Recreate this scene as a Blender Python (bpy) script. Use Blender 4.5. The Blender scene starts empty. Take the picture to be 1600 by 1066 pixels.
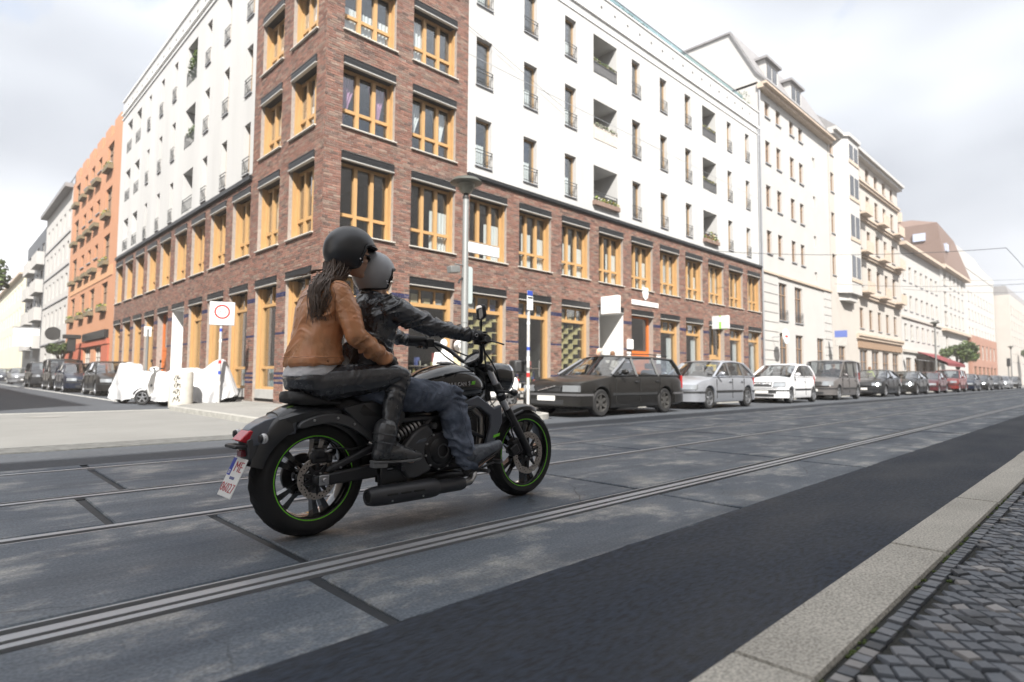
import bpy, bmesh, math, random
import numpy as np
from mathutils import Vector, Matrix, Quaternion, noise as mnoise
random.seed(7); rng = np.random.default_rng(11)
SC = bpy.context.scene
COL = SC.collection
pi = math.pi
# ------------------------------------------------------------------ camera
# world axes: x = along the wide street, y = along the side street, z = up
cam_d = bpy.data.cameras.new('camera'); cam = bpy.data.objects.new('camera', cam_d); COL.objects.link(cam)
CM = Matrix(((0.71503652, -0.04791868, -0.69744289), (-0.69905256, -0.03909175, -0.71400095), (0.00694971, 0.99808599, -0.06144971)))
CAMZ = 0.86
cam.matrix_world = Matrix.Translation((0, 0, CAMZ)) @ CM.to_4x4()
cam_d.sensor_width = 36; cam_d.lens = 20.96; cam_d.clip_start = .05; cam_d.clip_end = 2000
cam_d.dof.use_dof = True; cam_d.dof.focus_distance = 3.75; cam_d.dof.aperture_fstop = 1.9
SC.camera = cam
# ------------------------------------------------------------------ sky and sun
SUN_DIR = Vector((-.667, -.80, 1.0)).normalized()
EL = math.asin(SUN_DIR.z); AZ = math.atan2(SUN_DIR.x, SUN_DIR.y)
W = bpy.data.worlds.new('World'); SC.world = W; W.use_nodes = True
def world_sky():
    nt = W.node_tree; nt.nodes.clear(); N = nt.nodes.new; L = nt.links.new
    out = N('ShaderNodeOutputWorld'); bg = N('ShaderNodeBackground'); bg.inputs[1].default_value = 0.1
    sky = N('ShaderNodeTexSky'); sky.sky_type = 'NISHITA'; sky.sun_disc = False
    sky.sun_elevation = EL; sky.sun_rotation = AZ; sky.air_density = 1.0; sky.dust_density = 2.0
    tc = N('ShaderNodeTexCoord')
    mp = N('ShaderNodeMapping'); mp.inputs['Scale'].default_value = (1.0, 1.0, 1.9); mp.inputs['Location'].default_value = (2.91, 1.36, 5.86)
    L(tc.outputs['Generated'], mp.inputs[0])
    n1 = N('ShaderNodeTexNoise'); n1.inputs['Scale'].default_value = 2.1; n1.inputs['Detail'].default_value = 7; n1.inputs['Roughness'].default_value = .55; n1.inputs['Distortion'].default_value = .3
    n2 = N('ShaderNodeTexNoise'); n2.inputs['Scale'].default_value = 1.5; n2.inputs['Detail'].default_value = 3.5; n2.inputs['Roughness'].default_value = .42
    L(mp.outputs[0], n1.inputs[0]); 
    mp2 = N('ShaderNodeMapping'); mp2.inputs['Location'].default_value = (0.65, 4.82, 3.29); mp2.inputs['Scale'].default_value = (1, 1, 2.2)
    L(tc.outputs['Generated'], mp2.inputs[0]); L(mp2.outputs[0], n2.inputs[0])
    r1 = N('ShaderNodeValToRGB'); r1.color_ramp.elements[0].position = .22; r1.color_ramp.elements[1].position = .40
    L(n1.outputs[0], r1.inputs[0])
    r2 = N('ShaderNodeValToRGB'); e = r2.color_ramp.elements
    e[0].position = .33; e[0].color = (2.0, 2.14, 2.4, 1); e[1].position = .585; e[1].color = (4.5, 4.55, 4.7, 1)
    k = e.new(.475); k.color = (3.2, 3.35, 3.6, 1)
    L(n2.outputs[0], r2.inputs[0])
    mx = N('ShaderNodeMix'); mx.data_type = 'RGBA'
    L(r1.outputs[0], mx.inputs[0]); L(sky.outputs[0], mx.inputs[6]); L(r2.outputs[0], mx.inputs[7])
    L(mx.outputs[2], bg.inputs[0]); L(bg.outputs[0], out.inputs[0])
world_sky()
sun_d = bpy.data.lights.new('sun', 'SUN'); sun_d.energy = 3.3; sun_d.angle = math.radians(.6); sun_d.color = (1, .955, .89)
sun = bpy.data.objects.new('sun', sun_d); COL.objects.link(sun); sun.rotation_euler = SUN_DIR.to_track_quat('Z', 'Y').to_euler(); sun.location = (-20, -20, 40)
SC.view_settings.view_transform = 'Standard'; SC.view_settings.look = 'None'; SC.view_settings.exposure = 1.65; SC.view_settings.gamma = 1
SC.render.engine = 'CYCLES'
SC.cycles.max_bounces = 7; SC.cycles.transparent_max_bounces = 12; SC.cycles.diffuse_bounces = 3; SC.cycles.glossy_bounces = 4
SC.cycles.use_denoising = True; SC.cycles.sample_clamp_indirect = 6
SC.cycles.caustics_reflective = False; SC.cycles.caustics_refractive = False
# ------------------------------------------------------------------ materials
MATS = {}
def mat(name, col, rough=.6, metal=0.0, var=0.0, vscale=6.0, bump=0.0, bscale=60.0, spec=.5, coat=0.0, stretch=None, col2=None, attr=False, emit=None, rvar=0.0, sheen=0.0, detail=5.0, bdist=.004, speck=None):
    if name in MATS: return MATS[name]
    m = bpy.data.materials.new(name); m.use_nodes = True; nt = m.node_tree; N = nt.nodes.new; L = nt.links.new
    b = nt.nodes['Principled BSDF']; b.inputs['Roughness'].default_value = rough; b.inputs['Metallic'].default_value = metal
    b.inputs['Base Color'].default_value = (*col, 1); b.inputs['Specular IOR Level'].default_value = spec
    if coat: b.inputs['Coat Weight'].default_value = coat; b.inputs['Coat Roughness'].default_value = .06
    if sheen: b.inputs['Sheen Weight'].default_value = sheen
    src = None
    tc = N('ShaderNodeTexCoord'); vec = tc.outputs['Object']
    if stretch:
        mp = N('ShaderNodeMapping'); mp.inputs['Scale'].default_value = stretch; L(vec, mp.inputs[0]); vec = mp.outputs[0]
    if attr:
        a = N('ShaderNodeAttribute'); a.attribute_name = 'Col'; src = a.outputs['Color']
    if var or col2:
        n = N('ShaderNodeTexNoise'); n.inputs['Scale'].default_value = vscale; n.inputs['Detail'].default_value = detail; n.inputs['Roughness'].default_value = .6
        L(vec, n.inputs[0])
        if col2:
            rp = N('ShaderNodeMapRange'); rp.inputs[1].default_value = .38; rp.inputs[2].default_value = .64; L(n.outputs[0], rp.inputs[0])
            mx = N('ShaderNodeMix'); mx.data_type = 'RGBA'; mx.inputs[6].default_value = (*col, 1); mx.inputs[7].default_value = (*col2, 1)
            if src is not None: L(src, mx.inputs[6])
            L(rp.outputs[0], mx.inputs[0]); src = mx.outputs[2]
        if var:
            rp = N('ShaderNodeMapRange'); rp.inputs[1].default_value = .25; rp.inputs[2].default_value = .75; rp.inputs[3].default_value = 1 - var; rp.inputs[4].default_value = 1 + var
            L(n.outputs[0], rp.inputs[0])
            mu = N('ShaderNodeMix'); mu.data_type = 'RGBA'; mu.blend_type = 'MULTIPLY'; mu.inputs[0].default_value = 1; mu.inputs[6].default_value = (*col, 1)
            if src is not None: L(src, mu.inputs[6])
            L(rp.outputs[0], mu.inputs[7]); src = mu.outputs[2]
        if rvar:
            rr = N('ShaderNodeMapRange'); rr.inputs[1].default_value = .3; rr.inputs[2].default_value = .7; rr.inputs[3].default_value = max(.02, rough - rvar); rr.inputs[4].default_value = min(1, rough + rvar)
            L(n.outputs[0], rr.inputs[0]); L(rr.outputs[0], b.inputs['Roughness'])
    if speck:
        n = N('ShaderNodeTexNoise'); n.inputs['Scale'].default_value = speck[0]; n.inputs['Detail'].default_value = 2; L(vec, n.inputs[0])
        rp = N('ShaderNodeMapRange'); rp.inputs[1].default_value = .33; rp.inputs[2].default_value = .67; rp.inputs[3].default_value = 1 - speck[1]; rp.inputs[4].default_value = 1 + speck[1]; L(n.outputs[0], rp.inputs[0])
        mu = N('ShaderNodeMix'); mu.data_type = 'RGBA'; mu.blend_type = 'MULTIPLY'; mu.inputs[0].default_value = 1; mu.inputs[6].default_value = (*col, 1)
        if src is not None: L(src, mu.inputs[6])
        L(rp.outputs[0], mu.inputs[7]); src = mu.outputs[2]
    if src is not None: L(src, b.inputs['Base Color'])
    if bump:
        n = N('ShaderNodeTexNoise'); n.inputs['Scale'].default_value = bscale; n.inputs['Detail'].default_value = 4
        L(vec, n.inputs[0]); bp = N('ShaderNodeBump'); bp.inputs['Strength'].default_value = bump; bp.inputs['Distance'].default_value = bdist
        L(n.outputs[0], bp.inputs['Height']); L(bp.outputs[0], b.inputs['Normal'])
    if emit:
        b.inputs['Emission Color'].default_value = (*emit[0], 1); b.inputs['Emission Strength'].default_value = emit[1]
    MATS[name] = m; return m
def glass_mat(name, tint=(.85, .9, .92), ior=1.5, boost=1.0):
    if name in MATS: return MATS[name]
    m = bpy.data.materials.new(name); m.use_nodes = True; nt = m.node_tree; nt.nodes.clear(); N = nt.nodes.new; L = nt.links.new
    o = N('ShaderNodeOutputMaterial'); mx = N('ShaderNodeMixShader'); t = N('ShaderNodeBsdfTransparent'); g = N('ShaderNodeBsdfGlossy'); fr = N('ShaderNodeFresnel')
    t.inputs[0].default_value = (*tint, 1); g.inputs['Roughness'].default_value = .02; g.inputs[0].default_value = (.95, .97, 1, 1); fr.inputs[0].default_value = ior
    ge = N('ShaderNodeNewGeometry'); mi_ = N('ShaderNodeMapRange'); mi_.inputs[3].default_value = ior; mi_.inputs[4].default_value = 1/ior; L(ge.outputs['Backfacing'], mi_.inputs[0]); L(mi_.outputs[0], fr.inputs[0])   # a thin pane reflects alike from both sides
    mt = N('ShaderNodeMath'); mt.operation = 'MULTIPLY'; mt.inputs[1].default_value = boost; mt.use_clamp = True
    tc = N('ShaderNodeTexCoord'); nz = N('ShaderNodeTexNoise'); nz.inputs['Scale'].default_value = 1.6; nz.inputs['Detail'].default_value = 1
    bp = N('ShaderNodeBump'); bp.inputs['Strength'].default_value = .25; bp.inputs['Distance'].default_value = .02
    L(tc.outputs['Object'], nz.inputs[0]); L(nz.outputs[0], bp.inputs['Height']); L(bp.outputs[0], g.inputs['Normal'])
    L(fr.outputs[0], mt.inputs[0]); L(mt.outputs[0], mx.inputs[0]); L(t.outputs[0], mx.inputs[1]); L(g.outputs[0], mx.inputs[2]); L(mx.outputs[0], o.inputs[0])
    MATS[name] = m; return m
# ------------------------------------------------------------------ mesh helpers
class MB:
    def __init__(s): s.v = []; s.f = []; s.m = []; s.c = []; s.mi = 0; s.col = None
    def add(s, vs, fs, mi=None, xf=None):
        o = len(s.v)
        if xf is not None: vs = [xf @ Vector(p) for p in vs]
        s.v.extend([tuple(p) for p in vs]); s.f.extend([tuple(i + o for i in f) for f in fs])
        s.m.extend([s.mi if mi is None else mi] * len(fs)); s.c.extend([s.col] * len(fs)); return s
    def box(s, x0, x1, y0, y1, z0, z1, mi=None, xf=None):
        return s.add([(x0,y0,z0),(x1,y0,z0),(x1,y1,z0),(x0,y1,z0),(x0,y0,z1),(x1,y0,z1),(x1,y1,z1),(x0,y1,z1)],
            [(0,3,2,1),(4,5,6,7),(0,1,5,4),(1,2,6,5),(2,3,7,6),(3,0,4,7)], mi, xf)
    def quad(s, a, b, c, d, mi=None): return s.add([a, b, c, d], [(0, 1, 2, 3)], mi)
    def loft(s, rings, mi=None, cap=(True, True), closed=True, xf=None, loop=False):
        n = len(rings[0]); vs = [p for r in rings for p in r]; fs = []
        R = len(rings)
        for i in range(R if loop else R - 1):
            i2 = (i + 1) % R
            for j in range(n if closed else n - 1):
                k = (j + 1) % n; fs.append((i*n+j, i*n+k, i2*n+k, i2*n+j))
        if not loop:
            if cap[0]: fs.append(tuple(range(n - 1, -1, -1)))
            if cap[1]: fs.append(tuple((R-1)*n + j for j in range(n)))
        return s.add(vs, fs, mi, xf)
    def tube(s, path, r, n=10, mi=None, cap=True, loop=False, xf=None, flat=1.0):
        P = [Vector(p) for p in path]; rs = r if isinstance(r, (list, tuple)) else [r] * len(P)
        rings = []; prev = None
        for i, p in enumerate(P):
            a = P[(i - 1) % len(P)] if (i > 0 or loop) else P[0]; b = P[(i + 1) % len(P)] if (i < len(P) - 1 or loop) else P[-1]
            t = (b - a).normalized()
            if prev is None:
                up = Vector((0, 0, 1)) if abs(t.z) < .9 else Vector((1, 0, 0))
                x = t.cross(up).normalized()
            else:
                x = (prev - t * prev.dot(t)).normalized()
            prev = x; y = t.cross(x)
            rings.append([p + (x * math.cos(2*pi*j/n) + y * math.sin(2*pi*j/n) * flat) * rs[i] for j in range(n)])
        return s.loft(rings, mi, (cap, cap), True, xf, loop)
    def lathe(s, prof, c=(0, 0, 0), axis='z', n=24, mi=None, cap=(True, True), xf=None):
        c = Vector(c); rings = []
        for r, h in prof:
            ring = []
            for j in range(n):
                a = 2*pi*j/n; p, q = r*math.cos(a), r*math.sin(a)
                ring.append(c + Vector({'z': (p, q, h), 'y': (q, h, p), 'x': (h, p, q)}[axis]))
            rings.append(ring)
        return s.loft(rings, mi, cap, True, xf)
    def prism(s, poly, a0, a1, plane='xz', mi=None, xf=None):
        def mk(p, a): return {'xz': (p[0], a, p[1]), 'xy': (p[0], p[1], a), 'yz': (a, p[0], p[1])}[plane]
        return s.loft([[mk(p, a0) for p in poly], [mk(p, a1) for p in poly]], mi, (True, True), True, xf)
    def ell(s, c, r, n=16, m=10, mi=None, xf=None):
        c = Vector(c); r = r if isinstance(r, (list, tuple)) else (r, r, r)
        vs = [c + Vector((0, 0, -r[2]))]; fs = []
        for i in range(1, m):
            th = -pi/2 + pi*i/m
            for j in range(n):
                a = 2*pi*j/n; vs.append(c + Vector((r[0]*math.cos(th)*math.cos(a), r[1]*math.cos(th)*math.sin(a), r[2]*math.sin(th))))
        vs.append(c + Vector((0, 0, r[2])))
        for j in range(n): fs.append((0, 1+(j+1) % n, 1+j))
        for i in range(m - 2):
            for j in range(n):
                k = (j+1) % n; fs.append((1+i*n+j, 1+i*n+k, 1+(i+1)*n+k, 1+(i+1)*n+j))
        for j in range(n): fs.append((len(vs)-1, 1+(m-2)*n+j, 1+(m-2)*n+(j+1) % n))
        return s.add(vs, fs, mi, xf)
    def mesh(s, name, mats, smooth=None, recalc=True):
        me = bpy.data.meshes.new(name); me.from_pydata(s.v, [], s.f)
        for m in (mats if isinstance(mats, (list, tuple)) else [mats]): me.materials.append(m)
        me.polygons.foreach_set('material_index', s.m)
        if any(c is not None for c in s.c):
            at = me.color_attributes.new('Col', 'FLOAT_COLOR', 'CORNER')
            cc = np.ones((len(me.loops), 4), np.float32); k = 0
            for f, c in zip(s.f, s.c):
                if c is not None: cc[k:k+len(f), :3] = c
                k += len(f)
            at.data.foreach_set('color', cc.ravel())
        if recalc:
            bm = bmesh.new(); bm.from_mesh(me); bmesh.ops.recalc_face_normals(bm, faces=bm.faces); bm.to_mesh(me); bm.free()
        if smooth is not None:
            me.polygons.foreach_set('use_smooth', [True] * len(me.polygons))
            if smooth < 180: me.set_sharp_from_angle(angle=math.radians(smooth))
        me.update(); return me
    def build(s, name, mats, parent=None, smooth=None, bevel=0, loc=None, rz=0, recalc=True, bseg=2):
        o = bpy.data.objects.new(name, s.mesh(name, mats, smooth, recalc)); COL.objects.link(o)
        if parent is not None: o.parent = parent
        if loc is not None: o.location = loc
        if rz: o.rotation_euler = (0, 0, rz)
        if bevel:
            b = o.modifiers.new('bevel', 'BEVEL'); b.width = bevel; b.segments = bseg; b.limit_method = 'ANGLE'; b.angle_limit = math.radians(35)
            if smooth is None:
                o.data.polygons.foreach_set('use_smooth', [True]*len(o.data.polygons)); o.data.set_sharp_from_angle(angle=math.radians(35))
                b.harden_normals = False
        return o
def tag(o, label=None, cat=None, group=None, kind=None):
    if label: o['label'] = label
    if cat: o['category'] = cat
    if group: o['group'] = group
    if kind: o['kind'] = kind
    return o
def empty(name, loc=(0, 0, 0), rz=0, parent=None):
    o = bpy.data.objects.new(name, None); COL.objects.link(o); o.location = loc; o.rotation_euler = (0, 0, rz); o.empty_display_size = .2
    if parent is not None: o.parent = parent
    return o
def thing(name, label, cat, loc=(0, 0, 0), rz=0, group=None): return tag(empty(name, loc, rz), label, cat, group)
def inst(o, parent=None, loc=None, rz=None, name=None):
    c = o.copy(); COL.objects.link(c)
    c.parent = parent
    if loc is not None: c.location = loc
    if rz is not None: c.rotation_euler = (0, 0, rz)
    return c
def copy_tree(o, parent=None, loc=None, rz=None):
    c = inst(o, parent, loc, rz)
    for ch in list(o.children): copy_tree(ch, c)
    return c
def part(name, me, parent, loc=(0, 0, 0), rz=0):
    o = bpy.data.objects.new(name, me); COL.objects.link(o); o.parent = parent; o.location = loc; o.rotation_euler = (0, 0, rz); return o
def text_mesh(txt, size, bold=0.0, depth=.002, align='CENTER'):
    cu = bpy.data.curves.new('lettering', 'FONT'); cu.body = txt; cu.size = size; cu.extrude = depth; cu.offset = bold; cu.align_x = align; cu.align_y = 'CENTER'; cu.resolution_u = 2
    o = bpy.data.objects.new('lettering', cu); COL.objects.link(o)
    dg = bpy.context.evaluated_depsgraph_get(); me = bpy.data.meshes.new_from_object(o.evaluated_get(dg))
    bpy.data.objects.remove(o); bpy.data.curves.remove(cu); return me
def lettering(txt, size, m, parent, matrix, bold=0.0, depth=.002, name='lettering'):
    me = text_mesh(txt, size, bold, depth); me.materials.clear(); me.materials.append(m); me.transform(matrix)
    o = bpy.data.objects.new(name, me); COL.objects.link(o); o.parent = parent; return o
# ------------------------------------------------------------------ ground, road, rails, pavements
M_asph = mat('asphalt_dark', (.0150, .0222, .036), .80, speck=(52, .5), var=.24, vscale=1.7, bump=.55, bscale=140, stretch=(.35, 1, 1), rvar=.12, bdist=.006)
M_asph2 = mat('asphalt_old', (.058, .065, .076), .85, speck=(80, .3), var=.25, vscale=2.2, bump=.4, bscale=120, stretch=(.3, 1, 1), rvar=.1)
def concrete_mat():
    m = mat('concrete_slab', (.10, .12, .14), .7, bump=.5, bscale=60, stretch=(.8, 1, 1)); nt = m.node_tree; N = nt.nodes.new; L = nt.links.new; bs = nt.nodes['Principled BSDF']
    tc = N('ShaderNodeTexCoord'); 
    def mapped(sc): q = N('ShaderNodeMapping'); q.inputs['Scale'].default_value = sc; L(tc.outputs['Object'], q.inputs[0]); return q.outputs[0]
    def noise(vec, sc, det=6, rough=.6): n = N('ShaderNodeTexNoise'); n.inputs['Scale'].default_value = sc; n.inputs['Detail'].default_value = det; n.inputs['Roughness'].default_value = rough; L(vec, n.inputs[0]); return n.outputs[0]
    def rng_(v, a, b_, c, d): r = N('ShaderNodeMapRange'); r.inputs[1].default_value, r.inputs[2].default_value, r.inputs[3].default_value, r.inputs[4].default_value = a, b_, c, d; L(v, r.inputs[0]); return r.outputs[0]
    def mix(f, a, b_, mode='MIX'):
        x = N('ShaderNodeMix'); x.data_type = 'RGBA'; x.blend_type = mode
        if isinstance(f, float): x.inputs[0].default_value = f
        else: L(f, x.inputs[0])
        for i, v in ((6, a), (7, b_)):
            if isinstance(v, tuple): x.inputs[i].default_value = (*v, 1)
            else: L(v, x.inputs[i])
        return x.outputs[2]
    v1 = mapped((.72, 1, 1)); v2 = mapped((.14, 1.5, 1)); v3 = mapped((1, 1, 1))
    base = mix(rng_(noise(v1, 1.1, 8), .35, .68, 0, 1), (.072, .092, .121), (.155, .177, .200))
    base = mix(rng_(noise(v1, 2.3, 11, .68), .52, .66, 0, .95), base, (.34, .34, .325))          # worn pale patches
    base = mix(rng_(noise(v2, 2.0, 7), .48, .68, 0, .75), base, (.046, .059, .079))              # drawn-out tyre grime
    base = mix(rng_(noise(v1, .7, 5), .62, .76, 0, .55), base, (.085, .075, .062))               # brownish oil and rust
    base = mix(1.0, base, rng_(noise(v3, 75, 2), .33, .67, .70, 1.30), 'MULTIPLY')
    vo = N('ShaderNodeTexVoronoi'); vo.feature = 'DISTANCE_TO_EDGE'; vo.inputs['Scale'].default_value = 1.15
    wv = N('ShaderNodeMix'); wv.data_type = 'VECTOR'; wv.inputs[0].default_value = .14; nz = N('ShaderNodeTexNoise'); nz.inputs['Scale'].default_value = 3.5; nz.inputs['Detail'].default_value = 5; L(v3, nz.inputs[0]); L(v3, wv.inputs[4]); L(nz.outputs[1], wv.inputs[5]); L(wv.outputs[1], vo.inputs['Vector'])
    crack = N('ShaderNodeMath'); crack.operation = 'MULTIPLY'; L(rng_(vo.outputs[0], .0, .008, 1, 0), crack.inputs[0]); L(rng_(noise(v3, .55, 2), .53, .60, 0, .8), crack.inputs[1])
    base = mix(crack.outputs[0], base, (.022, .026, .030))
    L(base, bs.inputs['Base Color']); L(rng_(noise(v1, 2.3, 8), .3, .7, .80, .50), bs.inputs['Roughness']); return m
M_conc = concrete_mat()
M_joint = mat('bitumen_joint', (.026, .030, .036), .7, var=.3, vscale=14, bump=.3, bscale=80)
M_rail = mat('rail_steel', (.36, .375, .40), .42, .12, var=.14, vscale=4, stretch=(.2, 2, 1), rvar=.08)
M_groove = mat('rail_groove', (.012, .012, .012), .6)
M_kerb = mat('granite_kerb', (.42, .40, .355), .8, var=.20, vscale=2.2, bump=.6, bscale=90, stretch=(.7, 1, 1), detail=8, speck=(120, .34))
M_dirt = mat('joint_sand', (.030, .031, .028), .95, var=.4, vscale=30, bump=.6, bscale=120)
M_cob = mat('mosaic_stone', (.13, .14, .155), .62, var=.2, vscale=14, bump=.35, bscale=90, attr=True)
M_pave = mat('pavement_slab', (.225, .222, .21), .85, var=.12, vscale=1.5, bump=.2, bscale=60)
M_plaza = mat('crossing_paving', (.195, .195, .187), .85, var=.12, vscale=.8, bump=.25, bscale=70)
M_cobr = mat('cobble_border', (.11, .112, .108), .85, var=.45, vscale=9, bump=.8, bscale=16, bdist=.02)
g = MB().box(-260, 420, -260, 420, -1.2, -.06).build('ground', M_asph2); tag(g, kind='structure')
road = empty('road'); tag(road, kind='structure')
# asphalt strips (each its own level)
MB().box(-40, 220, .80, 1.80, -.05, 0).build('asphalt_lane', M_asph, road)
MB().box(-40, 220, 6.98, 8.45, -.05, -.002).build('asphalt_lane', M_asph2, road)
MB().box(9.6, 220, 8.45, 10.05, -.05, -.004).build('parking_lane', M_asph2, road)
MB().box(-40, 220, 1.80, 6.98, -.05, -.014).build('bitumen_bed', M_joint, road)
# concrete slabs between and beside the rails
RAILS = [2.60, 4.05, 5.20, 6.68]
bands = [(1.815, 2.455, 1.225), (2.70, 3.985, 1.30), (4.145, 5.135, .80), (5.30, 6.615, 1.10), (6.78, 6.965, 1.10)]
SL = 2.725
slab_cache = {}
for bi, (y0, y1, ph) in enumerate(bands):
    for k in range(-3, 30):
        x0 = ph + k*SL + .024; x1 = ph + (k+1)*SL - .024
        key = (bi, k % 3)
        mb = MB(); b = .008; z = random.uniform(-.003, .0015)
        tilt = [z + random.uniform(-.002, .002) for _ in range(4)]
        vs = []
        jj = [random.uniform(-.006, .006) for _ in range(8)]
        c = [(x0+jj[0], y0+jj[1]*.4), (x1+jj[2], y0+jj[3]*.4), (x1+jj[4], y1+jj[5]*.4), (x0+jj[6], y1+jj[7]*.4)]
        ci = [(c[0][0]+b, c[0][1]+b), (c[1][0]-b, c[1][1]+b), (c[2][0]-b, c[2][1]-b), (c[3][0]+b, c[3][1]-b)]
        mb.loft([[(*c[i], -.04) for i in range(4)], [(*c[i], tilt[i]-.007) for i in range(4)], [(*ci[i], tilt[i]) for i in range(4)]])
        mb.build('concrete_slab', M_conc, road)
    xe = ph + 30*SL
    MB().box(xe, 220, y0, y1, -.04, -.002).build('slab_strip', M_conc, road)
# ragged asphalt lip lapping over the slab edge
mb = MB(); pts = []; x = -8.0
while x < 45: pts.append((x, 1.812 + .022*mnoise.noise(Vector((x*1.7, 3, 0))) + .012*mnoise.noise(Vector((x*7, 1, 0))) + random.uniform(-.004, .004))); x += .09
mb.loft([[(x, 1.70, .0005), (x, y-.012, .0065), (x, y, .002)] for x, y in pts], closed=False, cap=(False, False)); mb.build('asphalt_edge', M_asph, road, smooth=60, recalc=False)
mb = MB(); pts = [(x_, .815 + .02*mnoise.noise(Vector((x_*2.3, 9, 0)))) for x_ in np.arange(.6, 14, .07)]
mb.loft([[(x_, .80, .018), (x_, y_, .012), (x_, y_+.03+.02*mnoise.noise(Vector((x_*5, 2, 4))), .0015)] for x_, y_ in pts], closed=False, cap=(False, False)); mb.build('gutter_grit', M_dirt, road, smooth=60, recalc=False)
# rails : head, groove, lip
track = empty('tram_track'); tag(track, kind='structure')
for i, r in enumerate(RAILS):
    sgn = 1 if i % 2 == 0 else -1           # the groove lies on the inner side of each pair
    mb = MB()
    def strip(a, b_, z0, z1, mi):
        y0, y1 = sorted((r + sgn*a, r + sgn*b_)); mb.box(-40, 220, y0, y1, z0, z1, mi)
    strip(-.050, .006, -.03, .003, 0); strip(.060, .074, -.03, .002, 0); strip(.006, .060, -.03, -.027, 1)
    strip(-.071, -.0502, -.03, -.014, 1)
    strip(-.112, -.074, -.03, .0005, 0) if i == 0 else strip(-.09, -.071, -.03, -.010, 1)
    mb.build('rail', [M_rail, M_groove], track)
# near kerb, one stone at a time
kerb = empty('kerb'); tag(kerb, kind='structure')
x = -3.19 ; kx = [1.65]
while kx[-1] < 60: kx.append(kx[-1] + random.choice((1.58, 1.62, 1.67)))
kx = [1.65 - 1.6*i for i in (3, 2, 1)] + kx
for a, b_ in zip(kx[:-1], kx[1:]):
    h = .10 + random.uniform(-.002, .002); w = random.uniform(-.004, .004); q = .012
    a2, b2 = a+.006, b_-.006; y0, y1 = .575+w, .802+w*.6
    MB().loft([[(a2, y0, -.1), (b2, y0, -.1), (b2, y1, -.1), (a2, y1, -.1)], [(a2, y0, h-q), (b2, y0, h-q), (b2, y1, h-q*1.6), (a2, y1, h-q*1.6)], [(a2+q*.6, y0+q*.5, h), (b2-q*.6, y0+q*.5, h), (b2-q*.6, y1-q, h), (a2+q*.6, y1-q, h)]]).build('kerb_stone', M_kerb, kerb, bevel=0)
MB().box(-40, 220, .50, .80, -.12, .082).build('kerb_bedding', M_dirt, kerb)
# mosaic pavement this side
pav = empty('pavement'); tag(pav, kind='structure')
MB().box(-40, 220, -4.6, .50, -.11, .081).build('bedding', M_dirt, pav)
cob = []
s = .058; ca, sa = math.cos(math.radians(38)), math.sin(math.radians(38))
def lat(i, j):
    r_ = random.Random(i*7919 + j*104729); jx, jy = r_.uniform(-.011, .011), r_.uniform(-.011, .011)
    u_ = i*s*1.12 + jx + (.5*s if j % 2 else 0)*.25; v_ = j*s*.95 + jy + .012*math.sin(i*.35)
    return (2.6 + u_*ca - v_*sa, .2 + u_*sa + v_*ca)
for i in range(-90, 190):
    for j in range(-190, 110):
        c = [lat(i, j), lat(i+1, j), lat(i+1, j+1), lat(i, j+1)]
        mx, my = sum(p[0] for p in c)/4, sum(p[1] for p in c)/4
        if my > .492 or my < .087*mx - 2.4 or mx < .3 or mx > 10.5 or my < -2.2: continue
        cob.append((math.hypot(mx, my) + (6 if my < .087*mx - .02 else 0) + (3 if mx < 1.25 else 0), mx, my, c))
# one straight course along the kerb
x = .7
while x < 10.5:
    w = random.uniform(.05, .066); cob.append((math.hypot(x, .52) + (3 if x < 1.25 else 0), x, .53, [(x, .512), (x+w, .508), (x+w, .563), (x, .566)])); x += w
cob.sort(key=lambda t: t[0])
def cobble(mb, c, mx, my):
    r_ = random.Random(int(mx*1e4)*31 + int(my*1e4)); z = .094 + r_.uniform(-.004, .004)
    def sh(k): return [(mx + (p[0]-mx)*k, my + (p[1]-my)*k) for p in c]
    a, b_, d = sh(.88), sh(.86), sh(.74)
    t = r_.random(); base = (.105, .118, .138) if t < .6 else ((.15, .16, .178) if t < .86 else (.24, .235, .235) if t < .95 else (.06, .066, .075))
    q_ = r_.uniform(.8, 1.2); mb.col = tuple(v*q_ for v in base)
    tl = [r_.uniform(-.0015, .0015) for _ in range(4)]
    mb.loft([[(*p, .05) for p in a], [(*p, z-.006) for p in b_], [(*p, z+tl[i]) for i, p in enumerate(d)]], cap=(False, True))
rest = MB()
for n_, (d_, mx, my, c) in enumerate(cob):
    if n_ < 300:
        mb = MB(); cobble(mb, c, mx, my); mb.build('cobblestone', M_cob, pav, smooth=50)
    else: cobble(rest, c, mx, my)
tag(rest.build('cobblestones', M_cob, pav, smooth=50), kind='stuff')
# moss between the stones
M_moss = mat('moss', (.06, .085, .02), .95, var=.4, vscale=60, bump=.8, bscale=200)
mo = MB()
for _ in range(70):
    a = random.uniform(1.3, 5.5); y = random.uniform(.087*a-.05, .55); 
    if random.random() < .45: y = .568
    for q in range(4): mo.ell((a+random.gauss(0, .012), y+random.gauss(0, .004), .0845), (random.uniform(.006, .014), random.uniform(.004, .007), random.uniform(.003, .0065)), 6, 4)
tag(mo.build('moss', M_moss, None, smooth=180), kind='stuff')
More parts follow.
